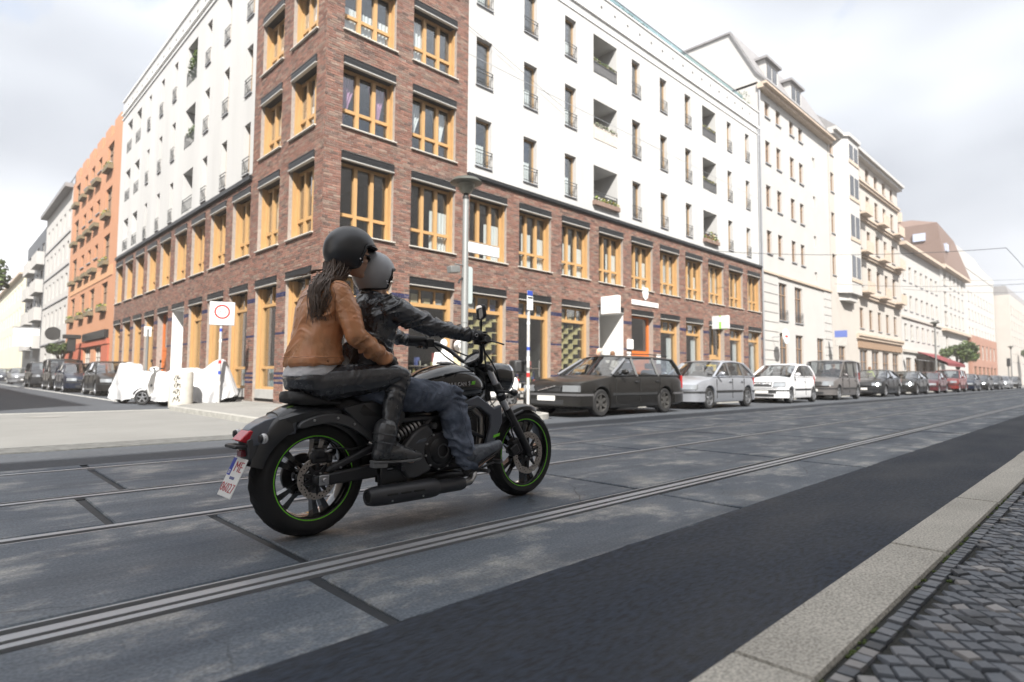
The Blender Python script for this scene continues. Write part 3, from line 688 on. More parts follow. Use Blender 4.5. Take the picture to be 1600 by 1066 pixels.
# --- ground floor : shop fronts
M_stone = mat('plinth_stone', (.36, .36, .35), .8, var=.1, vscale=4)
def shopfront(w, h, kind):
    """mesh with 0 timber, 1 plinth stone, 2 orange door"""
    mb = MB(); f = .10; y0, y1 = .21, .29; t = h-.24; pl = .30; tr = 2.78
    if kind in ('window', 'lattice', 'display'):
        mb.box(.004, w-.004, .06, y1, 0, pl, 1); b = pl
        mb.box(.004, f, y0, y1, b, t); mb.box(w-f-.02, w-.004, y0-.06, y1, b, t); mb.box(f, w-f-.02, y0-.03, y1-.002, tr, tr+.11); mb.box(f, w-f-.02, y0, y1-.002, b, b+.09); mb.box(f, w-f-.02, y0, y1-.003, t-.07, t)
        for k in (1, 2): x_ = w*k/3; mb.box(x_-.03, x_+.03, y0+.02, y1-.004, tr+.11, t-.07)
    elif kind == 'panel':
        mb.box(.004, w-.004, .06, y1, 0, pl+.05, 1); b = pl+.05
        mb.box(.004, .04, .08, y0, b, t); mb.box(w-.04, w-.004, .08, y0, b, t); mb.box(.004, f+.04, y0-.05, y1, b, t); mb.box(w-f-.04, w-.004, y0, y1, b, t); mb.box(f+.04, w-f-.04, y0-.03, y1-.002, tr, tr+.08)
        mb.box(f+.04, w-f-.04, y0, y1-.002, b, b+.08); mb.box(f+.04, w-f-.04, y0-.02, y1-.003, .95, 1.03); mb.box(w*.5-.03, w*.5+.03, y0, y1-.004, tr+.08, t)
    elif kind == 'door':
        mb.box(.004, f+.03, y0, y1, 0, t, 2); mb.box(w-f-.03, w-.004, y0, y1, 0, t, 2); mb.box(f+.03, w-f-.03, y0+.01, y1, .0, 1.78, 2); mb.box(f+.03, w-f-.03, y0, y1-.002, 1.78, 1.9, 2)
        for z in (.2, .75, 1.3): mb.box(.28, w-.28, y0-.012, y0+.01, z, z+.4, 2)
        mb.box(f+.03, w-f-.03, y0, y1-.003, t-.08, t, 2)
    elif kind == 'entrance':
        mb.box(.004, f+.08, y0, y1, 0, t); mb.box(w-f-.08, w-.004, y0, y1, 0, t); mb.box(f+.08, w-f-.08, y0, y1-.002, 1.72, 1.95); mb.box(f+.08, .62, y0, y1-.004, 0, 1.72); mb.box(f+.08, w-f-.08, y0, y1-.003, t-.08, t); mb.box(w*.5-.03, w*.5+.03, y0, y1-.004, 1.95, t-.08)
    return mb
H0 = G0[1]-G0[0]
SHK = {}
def shop(F, a, w, kind, extra=None):
    k = (round(w, 2), kind)
    if k not in SHK: SHK[k] = (shopfront(w, H0, kind).mesh('shop_window', [M_timber, M_stone, M_orange]), glass_me(.1, w-.12, .30 if kind != 'door' else 1.9, 2.78 if kind not in ('door', 'entrance') else H0-.3, .25), glass_me(.1, w-.12, 2.88, H0-.28, .25))
    me, g1, g2 = SHK[k]; o = put(me, 'shop_window' if kind not in ('door', 'entrance') else 'entrance_door', F, a, w, G0[0])
    part('pane', g1, o)
    if kind not in ('door', 'entrance'): part('pane', g2, o)
    part('blind_box', kits(w, H0)['lintel'], o) if False else part('blind_box', lintel_me(w, H0), o)
    return o
def portal(F, a, w, dark=0):
    mb = MB(); d = 1.5; t = H0-.24
    mb.box(0.002, .03, .0, d, 0, t); mb.box(w-.03, w-.002, .0, d, 0, t); mb.box(.03, w-.03, .02, d, t-.03, t); mb.box(.03, w-.03, d, d+.03, 0, t, 1)
    mb.box(.25, .33, d-.06, d-.001, 0, 2.3, 2); mb.box(w-.33, w-.25, d-.06, d-.001, 0, 2.3, 2); mb.box(.33, w-.33, d-.06, d-.001, 2.2, 2.3, 2)
    o = put(mb.mesh('entrance_recess', [M_white, M_room, M_timber]), 'entrance_recess', F, a, w, G0[0]); part('blind_box', lintel_me(w, H0), o); return o
M_rack = mat('wine_rack', (.62, .52, .27), .7, var=.1, vscale=9)
def lattice(o, w):
    mb = MB(); z0, z1 = .34, 2.74; nx, nz = 5, 13; dx, dz = (w-.24)/nx, (z1-z0)/nz
    for j in range(nz):
        z = z0 + j*dz
        for i in range(nx):
            if (i+j) % 2 == 0: mb.box(.11+i*dx, .11+(i+1)*dx, .27, .50, z, z+.028)
            else: mb.box(.11+i*dx, .11+i*dx+.028, .27, .5, z-.0, z+dz)
            if (i*3+j*5) % 4 == 0: mb.box(.11+i*dx+dx*.4, .11+i*dx+dx*.9, .29, .48, z+.03, z+.03+dz*.35)
    mb.build('wine_rack', M_rack, o)
rk = ['display', 'display', 'lattice', 'window', 'lattice', 'portal', 'door', 'window', 'window', 'entrance', 'window', 'window']
M_item = mat('shop_goods', (.5, .4, .3), .7, attr=True)
for i, a in enumerate(RB):
    if rk[i] == 'portal': portal(FR, a, RW); continue
    o = shop(FR, a, RW, rk[i])
    if rk[i] == 'lattice': lattice(o, RW)
    mb = MB(); 
    if rk[i] in ('display', 'window'):
        for _ in range(16):
            x_, z_, s_ = random.uniform(.2, RW-.3), random.uniform(.4, 1.3), random.uniform(.04, .12); mb.col = random.choice([(.55, .5, .42), (.5, .12, .1), (.1, .12, .3), (.35, .3, .12), (.6, .58, .55)])
            mb.box(x_, x_+s_, .5, .5+s_, z_-s_, z_+s_*1.6)
        mb.col = (.25, .2, .16); mb.box(.15, RW-.2, .42, .9, .55, .58); mb.box(.15, RW-.2, .42, .9, 1.05, 1.08)
        mb.build('shop_goods', M_item, o)
        if i >= 7: MB().box(RW-.55, RW-.15, .35, .36, .4, 2.6).build('curtain', M_curt, o)
    # small things on the transom
    mb = MB()
    for q in range(3):
        x_ = .25+q*.42+random.uniform(-.05, .05); mb.col = random.choice([(.12, .14, .3), (.5, .5, .5), (.6, .5, .3)]); mb.box(x_, x_+.22, .27, .36, 2.9, 2.9+random.uniform(.08, .26))
    if rk[i] in ('display', 'window', 'lattice'): mb.build('transom_goods', M_item, o)
lk = ['panel', 'panel', 'panel', 'panel', 'panel', 'portal', 'door', 'panel', 'panel', 'panel', 'panel']
for i, a in enumerate(LBy):
    if lk[i] == 'portal': portal(FL, a, LW); continue
    o = shop(FL, a, LW, lk[i])
    if i in (0, 1, 2, 3, 4) : MB().box(.15, LW-.15, .42, .43, .4, .95).build('window_film', mat('pale_film', (.55, .66, .66), .6), o)
    if i % 2 == 0: MB().box(LW*.3, LW*.62, .5, .53, .5, 2.6).build('curtain', M_curt, o)
# number plate and lamp by the doorway
MB().box(20.22-U0, 20.46-U0, -.05, -.012, 1.55, 1.95).build('letter_board', M_white, house, bevel=.004)

for a in (33.1, 12.0-.2): MB().tube([FR(a, -.06, 7.3), FR(a, -.06, 15.1)], .045, 8).build('downpipe', M_slate, house, smooth=60) if a > 20 else None
MB().box(TR-U0, REND-U0, -.0165, -.0125, 11.05, 11.065).build('plaster_joint', M_slate, house)
# ------------------------------------------------------------------ the other houses
M_fglass = mat('dark_window', (.05, .055, .065), .06, spec=.8, var=.3, vscale=.6)
M_fframe = mat('pale_frame', (.60, .57, .52), .6)
M_bframe = mat('brown_frame', (.30, .20, .13), .6)
M_stucco = mat('pale_stucco', (.47, .46, .445), .9, var=.05, vscale=.6, bump=.06, bscale=50)
M_stucco2 = mat('cream_stucco', (.46, .43, .395), .9, var=.06, vscale=.5)
M_orange_w = mat('orange_render', (.47, .235, .135), .9, var=.05, vscale=.6)
M_orange_l = mat('light_orange_render', (.56, .31, .17), .9, var=.05, vscale=.6)
M_redw = mat('red_shopfront', (.42, .12, .07), .8, var=.06)
M_cream = mat('yellow_render', (.70, .66, .52), .9, var=.06, vscale=.5)
M_rooft = mat('roof_tile', (.17, .115, .095), .8, var=.25, vscale=9, bump=.5, bscale=14, stretch=(.6, .6, 4))
M_roofg = mat('grey_roof', (.24, .235, .24), .7, var=.15, vscale=3)
M_orn = mat('ochre_ornament', (.50, .41, .33), .85, var=.2, vscale=6)
M_alu = mat('dark_cladding', (.075, .085, .10), .5, .3, var=.15, vscale=2)
WK = {}
def win_kit(w, h, fm, sill=True, mull=1, d=.16):
    k = (round(w, 2), round(h, 2), fm.name, sill, mull)
    if k not in WK:
        mb = MB(); f = .06; y0, y1 = d-.05, d
        mb.box(.002, f, y0, y1, .002, h-.002); mb.box(w-f, w-.002, y0, y1, .002, h-.002); mb.box(f, w-f, y0, y1, h-f, h-.002); mb.box(f, w-f, y0, y1, .002, f)
        for i in range(1, mull+1): mb.box(w*i/(mull+1)-.03, w*i/(mull+1)+.03, y0, y1-.001, f, h-f)
        if h > 1.2: mb.box(f, w-f, y0, y1-.002, h*.68, h*.68+.05)
        WK[k] = (mb.mesh('window', fm), MB().box(.01, w-.01, d+.001, d+.02, .01, h-.01).mesh('pane', M_fglass),
                 MB().box(-.06, w+.06, -.07, d-.05, -.06, -.001).mesh('sill', M_slate))
    return WK[k]
class House:
    def __init__(s, name, label, F, a0, a1, z1, m, off=0.0, depth=9, zb=.0):
        s.F = F; s.a0, s.a1, s.z1, s.off, s.m, s.depth, s.zb = a0, a1, z1, off, m, depth, zb
        s.o = thing(name, label, 'building', (a0, V0+off, 0) if F == 'R' else (U0+off, a0, 0)); s.ops = []; s.wins = []
    def P(s, a, d, z): return (a-s.a0, d, z) if s.F == 'R' else (d, a-s.a0, z)
    def win(s, a, w, z0, z1, fm=None, kind='window', mull=1, sill=True):
        s.ops.append((a, a+w, z0, z1)); s.wins.append((a, w, z0, z1, fm or M_fframe, mull, sill))
    def bx(s, mb, a0, a1, d0, d1, z0, z1, mi=0):
        if s.F == 'R': mb.box(a0-s.a0, a1-s.a0, d0, d1, z0, z1, mi)
        else: mb.box(d0, d1, a0-s.a0, a1-s.a0, z0, z1, mi)
    def put(s, name, me, a, w, z, d=0): return part(name, me, s.o, s.P(a, d, z) if s.F == 'R' else s.P(a+w, d, z), 0 if s.F == 'R' else -pi/2)
    def finish(s, rails=()):
        mb = MB(); grid_wall(mb, s.P, s.a0, s.a1, s.zb, s.z1, s.ops, .17)
        for a in (s.a0, s.a1): mb.quad(s.P(a, 0, s.zb), s.P(a, s.depth, s.zb), s.P(a, s.depth, s.z1), s.P(a, 0, s.z1))
        mb.quad(s.P(s.a0, 0, s.z1), s.P(s.a1, 0, s.z1), s.P(s.a1, s.depth, s.z1), s.P(s.a0, s.depth, s.z1))
        mb.build('wall', s.m, s.o)
        for a, w, z0, z1, fm, mull, sill in s.wins:
            f, p, si = win_kit(w, z1-z0, fm, sill, mull); o = s.put('window', f, a, w, z0); part('pane', p, o)
            if sill: part('sill', si, o)
            if any(abs(z0-r) < .05 for r in rails): part('railing', rail_me(w, .62), o)
        return s.o
    def slab(s, name, m, *bs):
        mb = MB()
        for b in bs: s.bx(mb, *b)
        return mb.build(name, m, s.o)
# --- white house with pairs of windows, next on the wide street
h = House('apartment_house', 'white plastered house with window pairs and two roof dormers right of the brick house', 'R', 33.36, 44.9, 18.0, M_stucco, 0.01)
for z0, z1 in ((8.15, 9.5), (10.85, 12.18), (13.48, 14.82), (16.25, 17.15)):
    for a in (34.25, 35.85, 37.95, 39.45): h.win(a, .68, z0, z1, M_bframe)
for z in (15.1, 12.45, 9.75, 7.3): h.win(41.85, .42, z, z+.72, sill=False, mull=0)
for a in (35.8, 38.25): h.win(a, 1.25, 4.38, 6.62, M_bframe)
for a, w in ((35.8, 1.25), (38.25, 1.25), (41.95, 1.3)): h.win(a, w, .9, 3.62, M_bframe, sill=False)
h.finish((4.38,))
h.slab('string_course', M_orn, (33.37, 44.89, -.12, -.001, 6.95, 7.07)); h.slab('eaves', M_orn, (33.25, 45.0, -.55, -.001, 17.72, 17.86), (33.25, 45.0, -.35, -.001, 17.55, 17.72))
mb = MB()
for k in range(12): h.bx(mb, 33.40, 35.6, -.035, -.001, .35+.55*k, .35+.55*k+.50); h.bx(mb, 43.4, 44.86, -.035, -.001, .35+.55*k, .35+.55*k+.5)
tag(mb.build('rustication', M_stucco, h.o), kind='stuff')
mb = MB(); mb.prism([(-.55, 17.86), (.0, 18.5), (1.55, 21.5), (8.9, 21.6), (8.9, 17.86)], 0.0, .25, 'yz', xf=None); mb.build('gable', M_stucco, h.o)
mb = MB(); mb.prism([(-.58, 17.87), (-.02, 18.6), (1.53, 21.60), (8.95, 21.72), (8.95, 21.6), (1.60, 21.48), (.06, 18.5), (-.5, 17.861)], -.10, 11.7, 'yz'); mb.build('roof', M_roofg, h.o)
for a in (34.8, 38.6):
    mb = MB(); x_ = a-33.36; mb.box(x_, x_+1.9, .15, 1.6, 18.6, 19.95); d_ = mb.build('dormer', M_stucco, h.o)
    mb = MB(); mb.box(x_-.18, x_+2.08, -.05, 1.8, 19.951, 20.1); mb.build('dormer_roof', M_roofg, d_)
    for q in (.25, 1.05): MB().box(x_+q, x_+q+.6, .12, .149, 18.85, 19.75).build('pane', M_fglass, d_)
MB().tube([(.0, -.08, .2), (.0, -.08, 17.5)], .055, 8).build('downpipe', M_slate, h.o, smooth=60)
# --- ornate house with oriel
h = House('apartment_house', 'ornate pale house with a tall oriel, banded cornices and balconies behind the grey van', 'R', 45.0, 63.6, 18.9, M_stucco2, 0.0)
fl = [(4.9, 6.5), (8.3, 9.9), (11.3, 12.9), (14.3, 15.8), (17.0, 18.1)]
for k, (z0, z1) in enumerate(fl):
    for i in range(5): h.win(51.3+2.45*i, 1.0, z0, z1, M_bframe)
for i in range(4): h.win(51.0+3.1*i, 2.1, .3, 3.2, M_bframe, sill=False)
for z0, z1 in fl[1:]: h.win(45.35, .7, z0, z1-.1, M_bframe)
h.win(46.2, 1.5, 1.0, 3.3, M_bframe)
h.finish()
mb = MB(); pl_ = [(46.2, 0), (46.9, -.75), (49.3, -.75), (50.0, 0)]
mb.prism([(p[0]-45, p[1]) for p in pl_], 7.1, 18.5, 'xy'); mb.prism([(46.0-45, .0), (46.8-45, -.9), (49.4-45, -.9), (50.2-45, 0)], 18.5, 18.75, 'xy'); mb.prism([(46.6-45, 0), (47.2-45, -.5), (49.0-45, -.5), (49.6-45, 0)], 6.6, 7.1, 'xy')
ori = mb.build('oriel', M_stucco, h.o)
for z0, z1 in fl[1:]:
    for a in (47.15, 48.25): MB().box(a-45, a-45+.8, -.775, -.751, z0, z1-.05).build('pane', M_fglass, ori)
    MB().box(46.95-45, 49.25-45, -.80, -.7755, z0-.35, z0-.12).build('band', M_orn, ori)
for z, t_ in ((4.25, .35), (7.55, .35), (10.7, .3), (13.7, .3), (16.5, .3)):
    h.slab('cornice', M_orn, (50.3, 63.5, -.28, -.001, z, z+t_*.5), (50.3, 63.5, -.18, -.001, z-t_*.6, z))
h.slab('eaves', M_stucco, (44.9, 63.7, -.6, -.001, 18.55, 18.78), (44.9, 63.7, -.4, -.001, 18.3, 18.55))
bal = MB()
for z in (7.75, 10.9, 13.9):
    for a in (51.0, 55.9, 60.8):
        mb = MB(); h.bx(mb, a, a+1.8, -.75, -.29, z-.15, z); h.bx(mb, a, a+1.8, -.75, -.70, z, z+.7); mb.build('balcony', M_orn, h.o)
mb = MB(); mb.prism([(-.6, 18.79), (.8, 20.1), (8.9, 20.4), (8.9, 18.79)], -.05, 18.65, 'yz'); mb.build('roof', M_roofg, h.o)
h.slab('shop_sign_board', M_bframe, (50.6, 63.2, -.12, -.001, 3.35, 3.85))
# --- lower pale house
h = House('apartment_house', 'lower pale house with a red awning, in front of the brown mansard roof', 'R', 63.75, 81.0, 13.6, M_stucco, .0)
for z0, z1 in ((4.7, 6.2), (7.5, 9.0), (10.3, 11.8)):
    for i in range(7): h.win(64.8+2.3*i, 1.0, z0, z1, M_fframe)
for i in range(5): h.win(65+3.2*i, 2.0, .3, 3.0, M_bframe, sill=False)
h.finish(); h.slab('eaves', M_orn, (63.7, 81.0, -.6, -.001, 13.4, 13.7)); h.slab('string_course', M_stucco2, (63.8, 81.0, -.2, -.001, 3.5, 3.75), (63.8, 81.0, -.15, -.001, 6.7, 6.9))
MB().prism([(-.6, 13.71), (3.5, 16.0), (8.9, 16.2), (8.9, 13.71)], 0, 17.2, 'yz').build('roof', M_roofg, h.o)
# --- corner house with the brown mansard roof
h = House('apartment_house', 'white corner house under a tall brown mansard roof with skylights', 'R', 81.2, 97.0, 14.0, M_stucco, 0.0, depth=12)
for z0, z1 in ((7.3, 8.9), (9.6, 11.2), (11.9, 13.4)):
    h.win(83.2, 1.5, z0, z1, M_fframe)
    for i in range(4): h.win(86.5+2.5*i, 1.0, z0, z1, M_fframe)
h.win(83.4, 1.2, 3.4, 6.0, M_fframe)
h.finish()
h.slab('eaves', M_orn, (81.0, 97.2, -.6, -.001, 13.7, 14.0)); h.slab('string_course', M_orn, (81.3, 97.0, -.5, -.001, 6.5, 6.8))
mb = MB(); mb.loft([[(-.2, -.6, 14.01), (16, -.6, 14.01), (16, 12, 14.01), (-.2, 12, 14.01)], [(.25, .1, 18.9), (13.0, .6, 18.9), (13, 11, 18.9), (.25, 11, 18.9)], [(2.5, 3, 20.1), (11, 3, 20.1), (11, 10, 20.1), (2.5, 10, 20.1)]]); rf = mb.build('roof', M_rooft, h.o)
for y_, z in ((1.2, 17.3), (3.4, 17.6)): MB().box(-.16, .35, y_, y_+1.2, z-.4, z+.5).build('skylight', mat('skylight_glass', (.45, .50, .62), .1), rf)
for x_, z in ((2.0, 16.2),): MB().box(x_, x_+1.3, -.42, .0, z-.4, z+.5).build('skylight', mat('skylight_glass', (.45, .50, .62), .1), rf)
MB().box(2, 2.7, 4, 5, 20, 21.2).build('chimney', M_orn, h.o)
# --- low red-brown wing and the last houses
h = House('low_building', 'low red brown brick wing far down the wide street', 'R', 97.2, 119.5, 6.9, mat('redbrown_wall', (.34, .18, .13), .9, var=.1, vscale=1), -.4)
for i in range(6): h.win(98.5+3.5*i, 1.8, 3.8, 5.8, M_fframe, sill=False); h.win(98.5+3.5*i, 2.2, .4, 2.8, M_bframe, sill=False)
h.finish()
h = House('apartment_house', 'tall white house with a curved gable behind the low red brown wing', 'R', 97.1, 141, 18.2, M_stucco, 2.2)
for z0 in (7.6, 10.4, 13.2):
    for i in range(14): h.win(99+3*i, 1.1, z0, z0+1.6)
h.finish(); MB().prism([(0, 18.21), (4, 20.2), (10, 20.6), (24, 20.6), (30, 19.9), (43.9, 19.5), (43.9, 18.21)], -.05, .5, 'xz').build('gable', M_stucco, h.o)
MB().box(3, 9, .6, 5, 18.21, 21.2).build('dormer', M_roofg, h.o)
h = House('apartment_house', 'last pale houses at the far end of the wide street', 'R', 141.5, 200, 16.8, M_stucco2, 0.0)
for z0 in (4.4, 7.6, 10.4, 13.2):
    for i in range(16): h.win(143+3.5*i, 1.2, z0, z0+1.6)
h.finish()
MB().prism([(0, 16.81), (0.5, 18.5), (8, 18.5), (9, 16.81)], 0, 58, 'yz').build('roof', M_roofg, h.o)
# ---------------- side street, seen very obliquely
h = House('apartment_house', 'orange rendered house with flower boxes, left of the brick house', 'L', 37.5, 52.9, 14.6, M_orange_w, .0)
M_flow = mat('box_flowers', (.17, .14, .085), .8, var=.5, vscale=20)
for z0, z1 in ((7.1, 8.85), (9.85, 11.6), (12.6, 14.2)):
    for a in (39.5, 50.0): h.win(a, 1.65, z0, z1, M_bframe, sill=False)
    for a in (42.8, 45.0, 47.3): h.win(a, 1.0, z1-.95, z1-.1, M_bframe)
for a in (39.5, 43.2, 46.4, 50.0): h.win(a, 1.6, 4.5, 6.1, M_bframe, sill=False)
for a in (40.2, 43.5): h.win(a, 2.2, .6, 2.5, M_fframe, mull=2, sill=False)
h.finish()
h.slab('orange_panel', M_orange_l, (38.3, 52.0, -.03, -.001, 6.35, 6.95))
h.slab('shop_front', M_redw, (38.3, 52.5, -.12, -.001, 2.55, 2.85), (38.3, 40.0, -.08, -.001, .1, 2.5), (46.0, 52.5, -.08, -.001, .1, 2.5)); h.slab('shop_fascia', M_black, (38.6, 45.2, -.2, -.001, 2.9, 3.35))
for z in (4.5, 7.1, 9.85, 12.6):
    for a in (39.5, 50.0) + ((43.2, 46.4) if z == 4.5 else (42.8, 45.0, 47.3)):
        mb = MB(); h.bx(mb, a-.05, a+1.5, -.28, -.001, z-.08, z+.16); f_ = mb.build('flower_box', M_flow, h.o)
        if a == 39.5 or z == 4.5: leaves('plants', f_, [(-.15, a-37.5+.3+.4*q, z+.26, .16, .25, .14) for q in range(3)], 40, .07, FLW)
for i in range(6): mb = MB(); h.bx(mb, 38+2.5*i, 39.6+2.5*i, .0, 1.0, 14.61, 15.35); mb.build('attic', M_orange_w, h.o)
h = House('apartment_house', 'white rendered house with thin string courses left of the orange house', 'L', 53.0, 66.4, 14.5, M_stucco, .0)
for z0 in (4.6, 7.0, 9.4, 11.8):
    for i in range(6): h.win(53.8+2.1*i, .8, z0, z0+1.35, M_fframe, sill=False)
for i in range(3): h.win(54.5+4*i, 1.2, 1.2, 2.6, M_fframe, sill=False)
h.finish(); h.slab('string_course', M_slate, (53.1, 66.3, -.10, -.001, 3.3, 3.4), (53.1, 66.3, -.07, -.001, 6.5, 6.57), (53.1, 66.3, -.07, -.001, 8.9, 8.97), (53.1, 66.3, -.07, -.001, 11.3, 11.37)); h.slab('eaves', M_roofg, (53, 66.4, -.5, .3, 14.51, 14.8))
mb = MB(); 
for a in (56, 60): 
    for b in (0, 1.6): mb.tube([h.P(a+b, .5, 14.8), h.P(a+b, .5, 16.2)], .03, 6)
    mb.tube([h.P(a-.8, .5, 16.2), h.P(a+2.4, .5, 16.2)], .03, 6)
mb.build('roof_railing', M_iron, h.o)
h = House('apartment_house', 'dark grey clad house with stacked white balconies far down the side street', 'L', 66.5, 80.4, 14.0, M_alu, .0)
for z0 in (3.6, 6.1, 8.6, 11.1):
    for i in range(4): h.win(67.5+3.3*i, 1.4, z0, z0+1.7, M_fframe, sill=False)
h.finish()
for z0 in (3.3, 5.8, 8.3, 10.8):
    for a in (66.9, 73.5):
        mb = MB(); h.bx(mb, a, a+4.2, -.55, -.001, z0-.15, z0); h.bx(mb, a, a+4.2, -.55, -.48, z0, z0+1.0); h.bx(mb, a, a+.08, -.48, -.001, z0, z0+1.0); mb.build('balcony', M_stucco, h.o)
h = House('apartment_house', 'pale yellow houses at the far end of the side street', 'L', 80.5, 128, 11.4, M_cream, -.2)
for z0 in (4.0, 6.5, 9.0):
    for i in range(14): h.win(82+3.2*i, 1.1, z0, z0+1.5, M_fframe, sill=False)
h.finish(); MB().prism([(-.3, 11.41), (2.5, 13.2), (8.9, 13.4), (8.9, 11.41)], 0, 1, 'xz') ; h.slab('eaves', M_orn, (80.5, 128, -.4, .3, 11.41, 11.65))
h = House('apartment_house', 'cross street houses closing the view of the side street', 'R', -30, 14, 12, M_stucco2, 140)
for z0 in (3, 6, 9):
    for i in range(12): h.win(-28+3.5*i, 1.2, z0, z0+1.7, sill=False)
h.finish()
# the houses on this side of the wide street and across the side street (out of frame: they throw the shade on the road)
o = thing('street_houses', 'long plain row of houses on the near side of the wide street', 'building', (20, -4.6, 0)); mb = MB(); mb.box(-70, 75, -10, 0, 0, 15.3); mb.build('wall', M_stucco2, o); MB().prism([(-10, 15.3), (-6, 16.6), (-4, 16.6), (-2.0, 15.301)], -70, 75, 'yz').build('roof', M_roofg, o)
o = thing('corner_block', 'plain corner house across the side street', 'building', (-7.2, 8.4, 0)); MB().box(-14, 0, 0, 110, 0, 15).build('wall', M_stucco2, o); MB().box(-14.2, .3, -.3, 110, 15.001, 15.3).build('eaves', M_roofg, o)
# ------------------------------------------------------------------ parked cars
M_tyre = mat('tyre_rubber', (.016, .016, .017), .78, bump=.2, bscale=60)
M_rim = mat('alloy_rim', (.42, .43, .45), .35, .85)
M_dtrim = mat('dark_trim', (.028, .029, .031), .55)
M_cglass = glass_mat('car_glass', (.62, .66, .68), 1.5, 2.4); M_inter = mat('car_interior', (.022, .022, .024), .8); M_seatc = mat('car_seat', (.05, .05, .052), .85, var=.2, vscale=10)
M_lampg = mat('headlamp_glass', (.30, .32, .34), .10, .4, coat=.8)
M_tailr = mat('tail_lamp', (.45, .02, .02), .15, coat=.6)
M_plate = mat('number_plate', (.72, .72, .70), .5)
M_under = mat('underbody', (.012, .012, .012), .9)
M_chrome = mat('chrome', (.75, .76, .78), .12, 1.0)
def paint(name, c, metal=.0): return mat('paint_'+name, c, .32 if metal else .35, metal, spec=.3, coat=.4, var=.03, vscale=3)
WHEELS = {}
def wheel_meshes(r, w, spokes=5):
    k = (r, w, spokes)
    if k not in WHEELS:
        t = MB(); t.lathe([(r*.66, -w*.46), (r*.90, -w*.5), (r*.985, -w*.38), (r, -w*.2), (r, w*.2), (r*.985, w*.38), (r*.90, w*.5), (r*.66, w*.46)], axis='y', n=28, cap=(False, False))
        m = MB(); R_ = r*.675
        m.lathe([(R_, w*.47), (R_*.93, w*.49), (R_*.90, w*.30), (R_*.88, -w*.4), (R_, -w*.46)], axis='y', n=28, cap=(False, False))
        m.lathe([(.0, w*.40), (R_*.26, w*.40), (R_*.30, w*.25), (R_*.3, w*.0), (0, w*.0)], axis='y', n=14, cap=(False, False))
        for i in range(spokes):
            a = 2*pi*i/spokes; q = Matrix.Rotation(a, 4, 'Y')
            m.loft([[q @ Vector((x_, y_, R_*.22)) for x_, y_ in ((-R_*.16, w*.36), (R_*.16, w*.36), (R_*.16, w*.16), (-R_*.16, w*.16))], [q @ Vector((x_, y_, R_*.93)) for x_, y_ in ((-R_*.11, w*.44), (R_*.11, w*.44), (R_*.11, w*.22), (-R_*.11, w*.22))]])
        d = MB(); d.lathe([(0, -w*.05), (R_*.9, -w*.05)], axis='y', n=24, cap=(False, False)); m.add(d.v, d.f, 1)
        WHEELS[k] = (t.mesh('wheel', M_tyre, 40), m.mesh('rim', [M_rim, M_under], 40))
    return WHEELS[k]
def interp(pts, x):
    xs = [p[0] for p in pts]; zs = [p[1] for p in pts]; return float(np.interp(x, xs, zs))
CARK = {}
M_rimd = mat('dirty_rim', (.10, .098, .095), .5, .5)
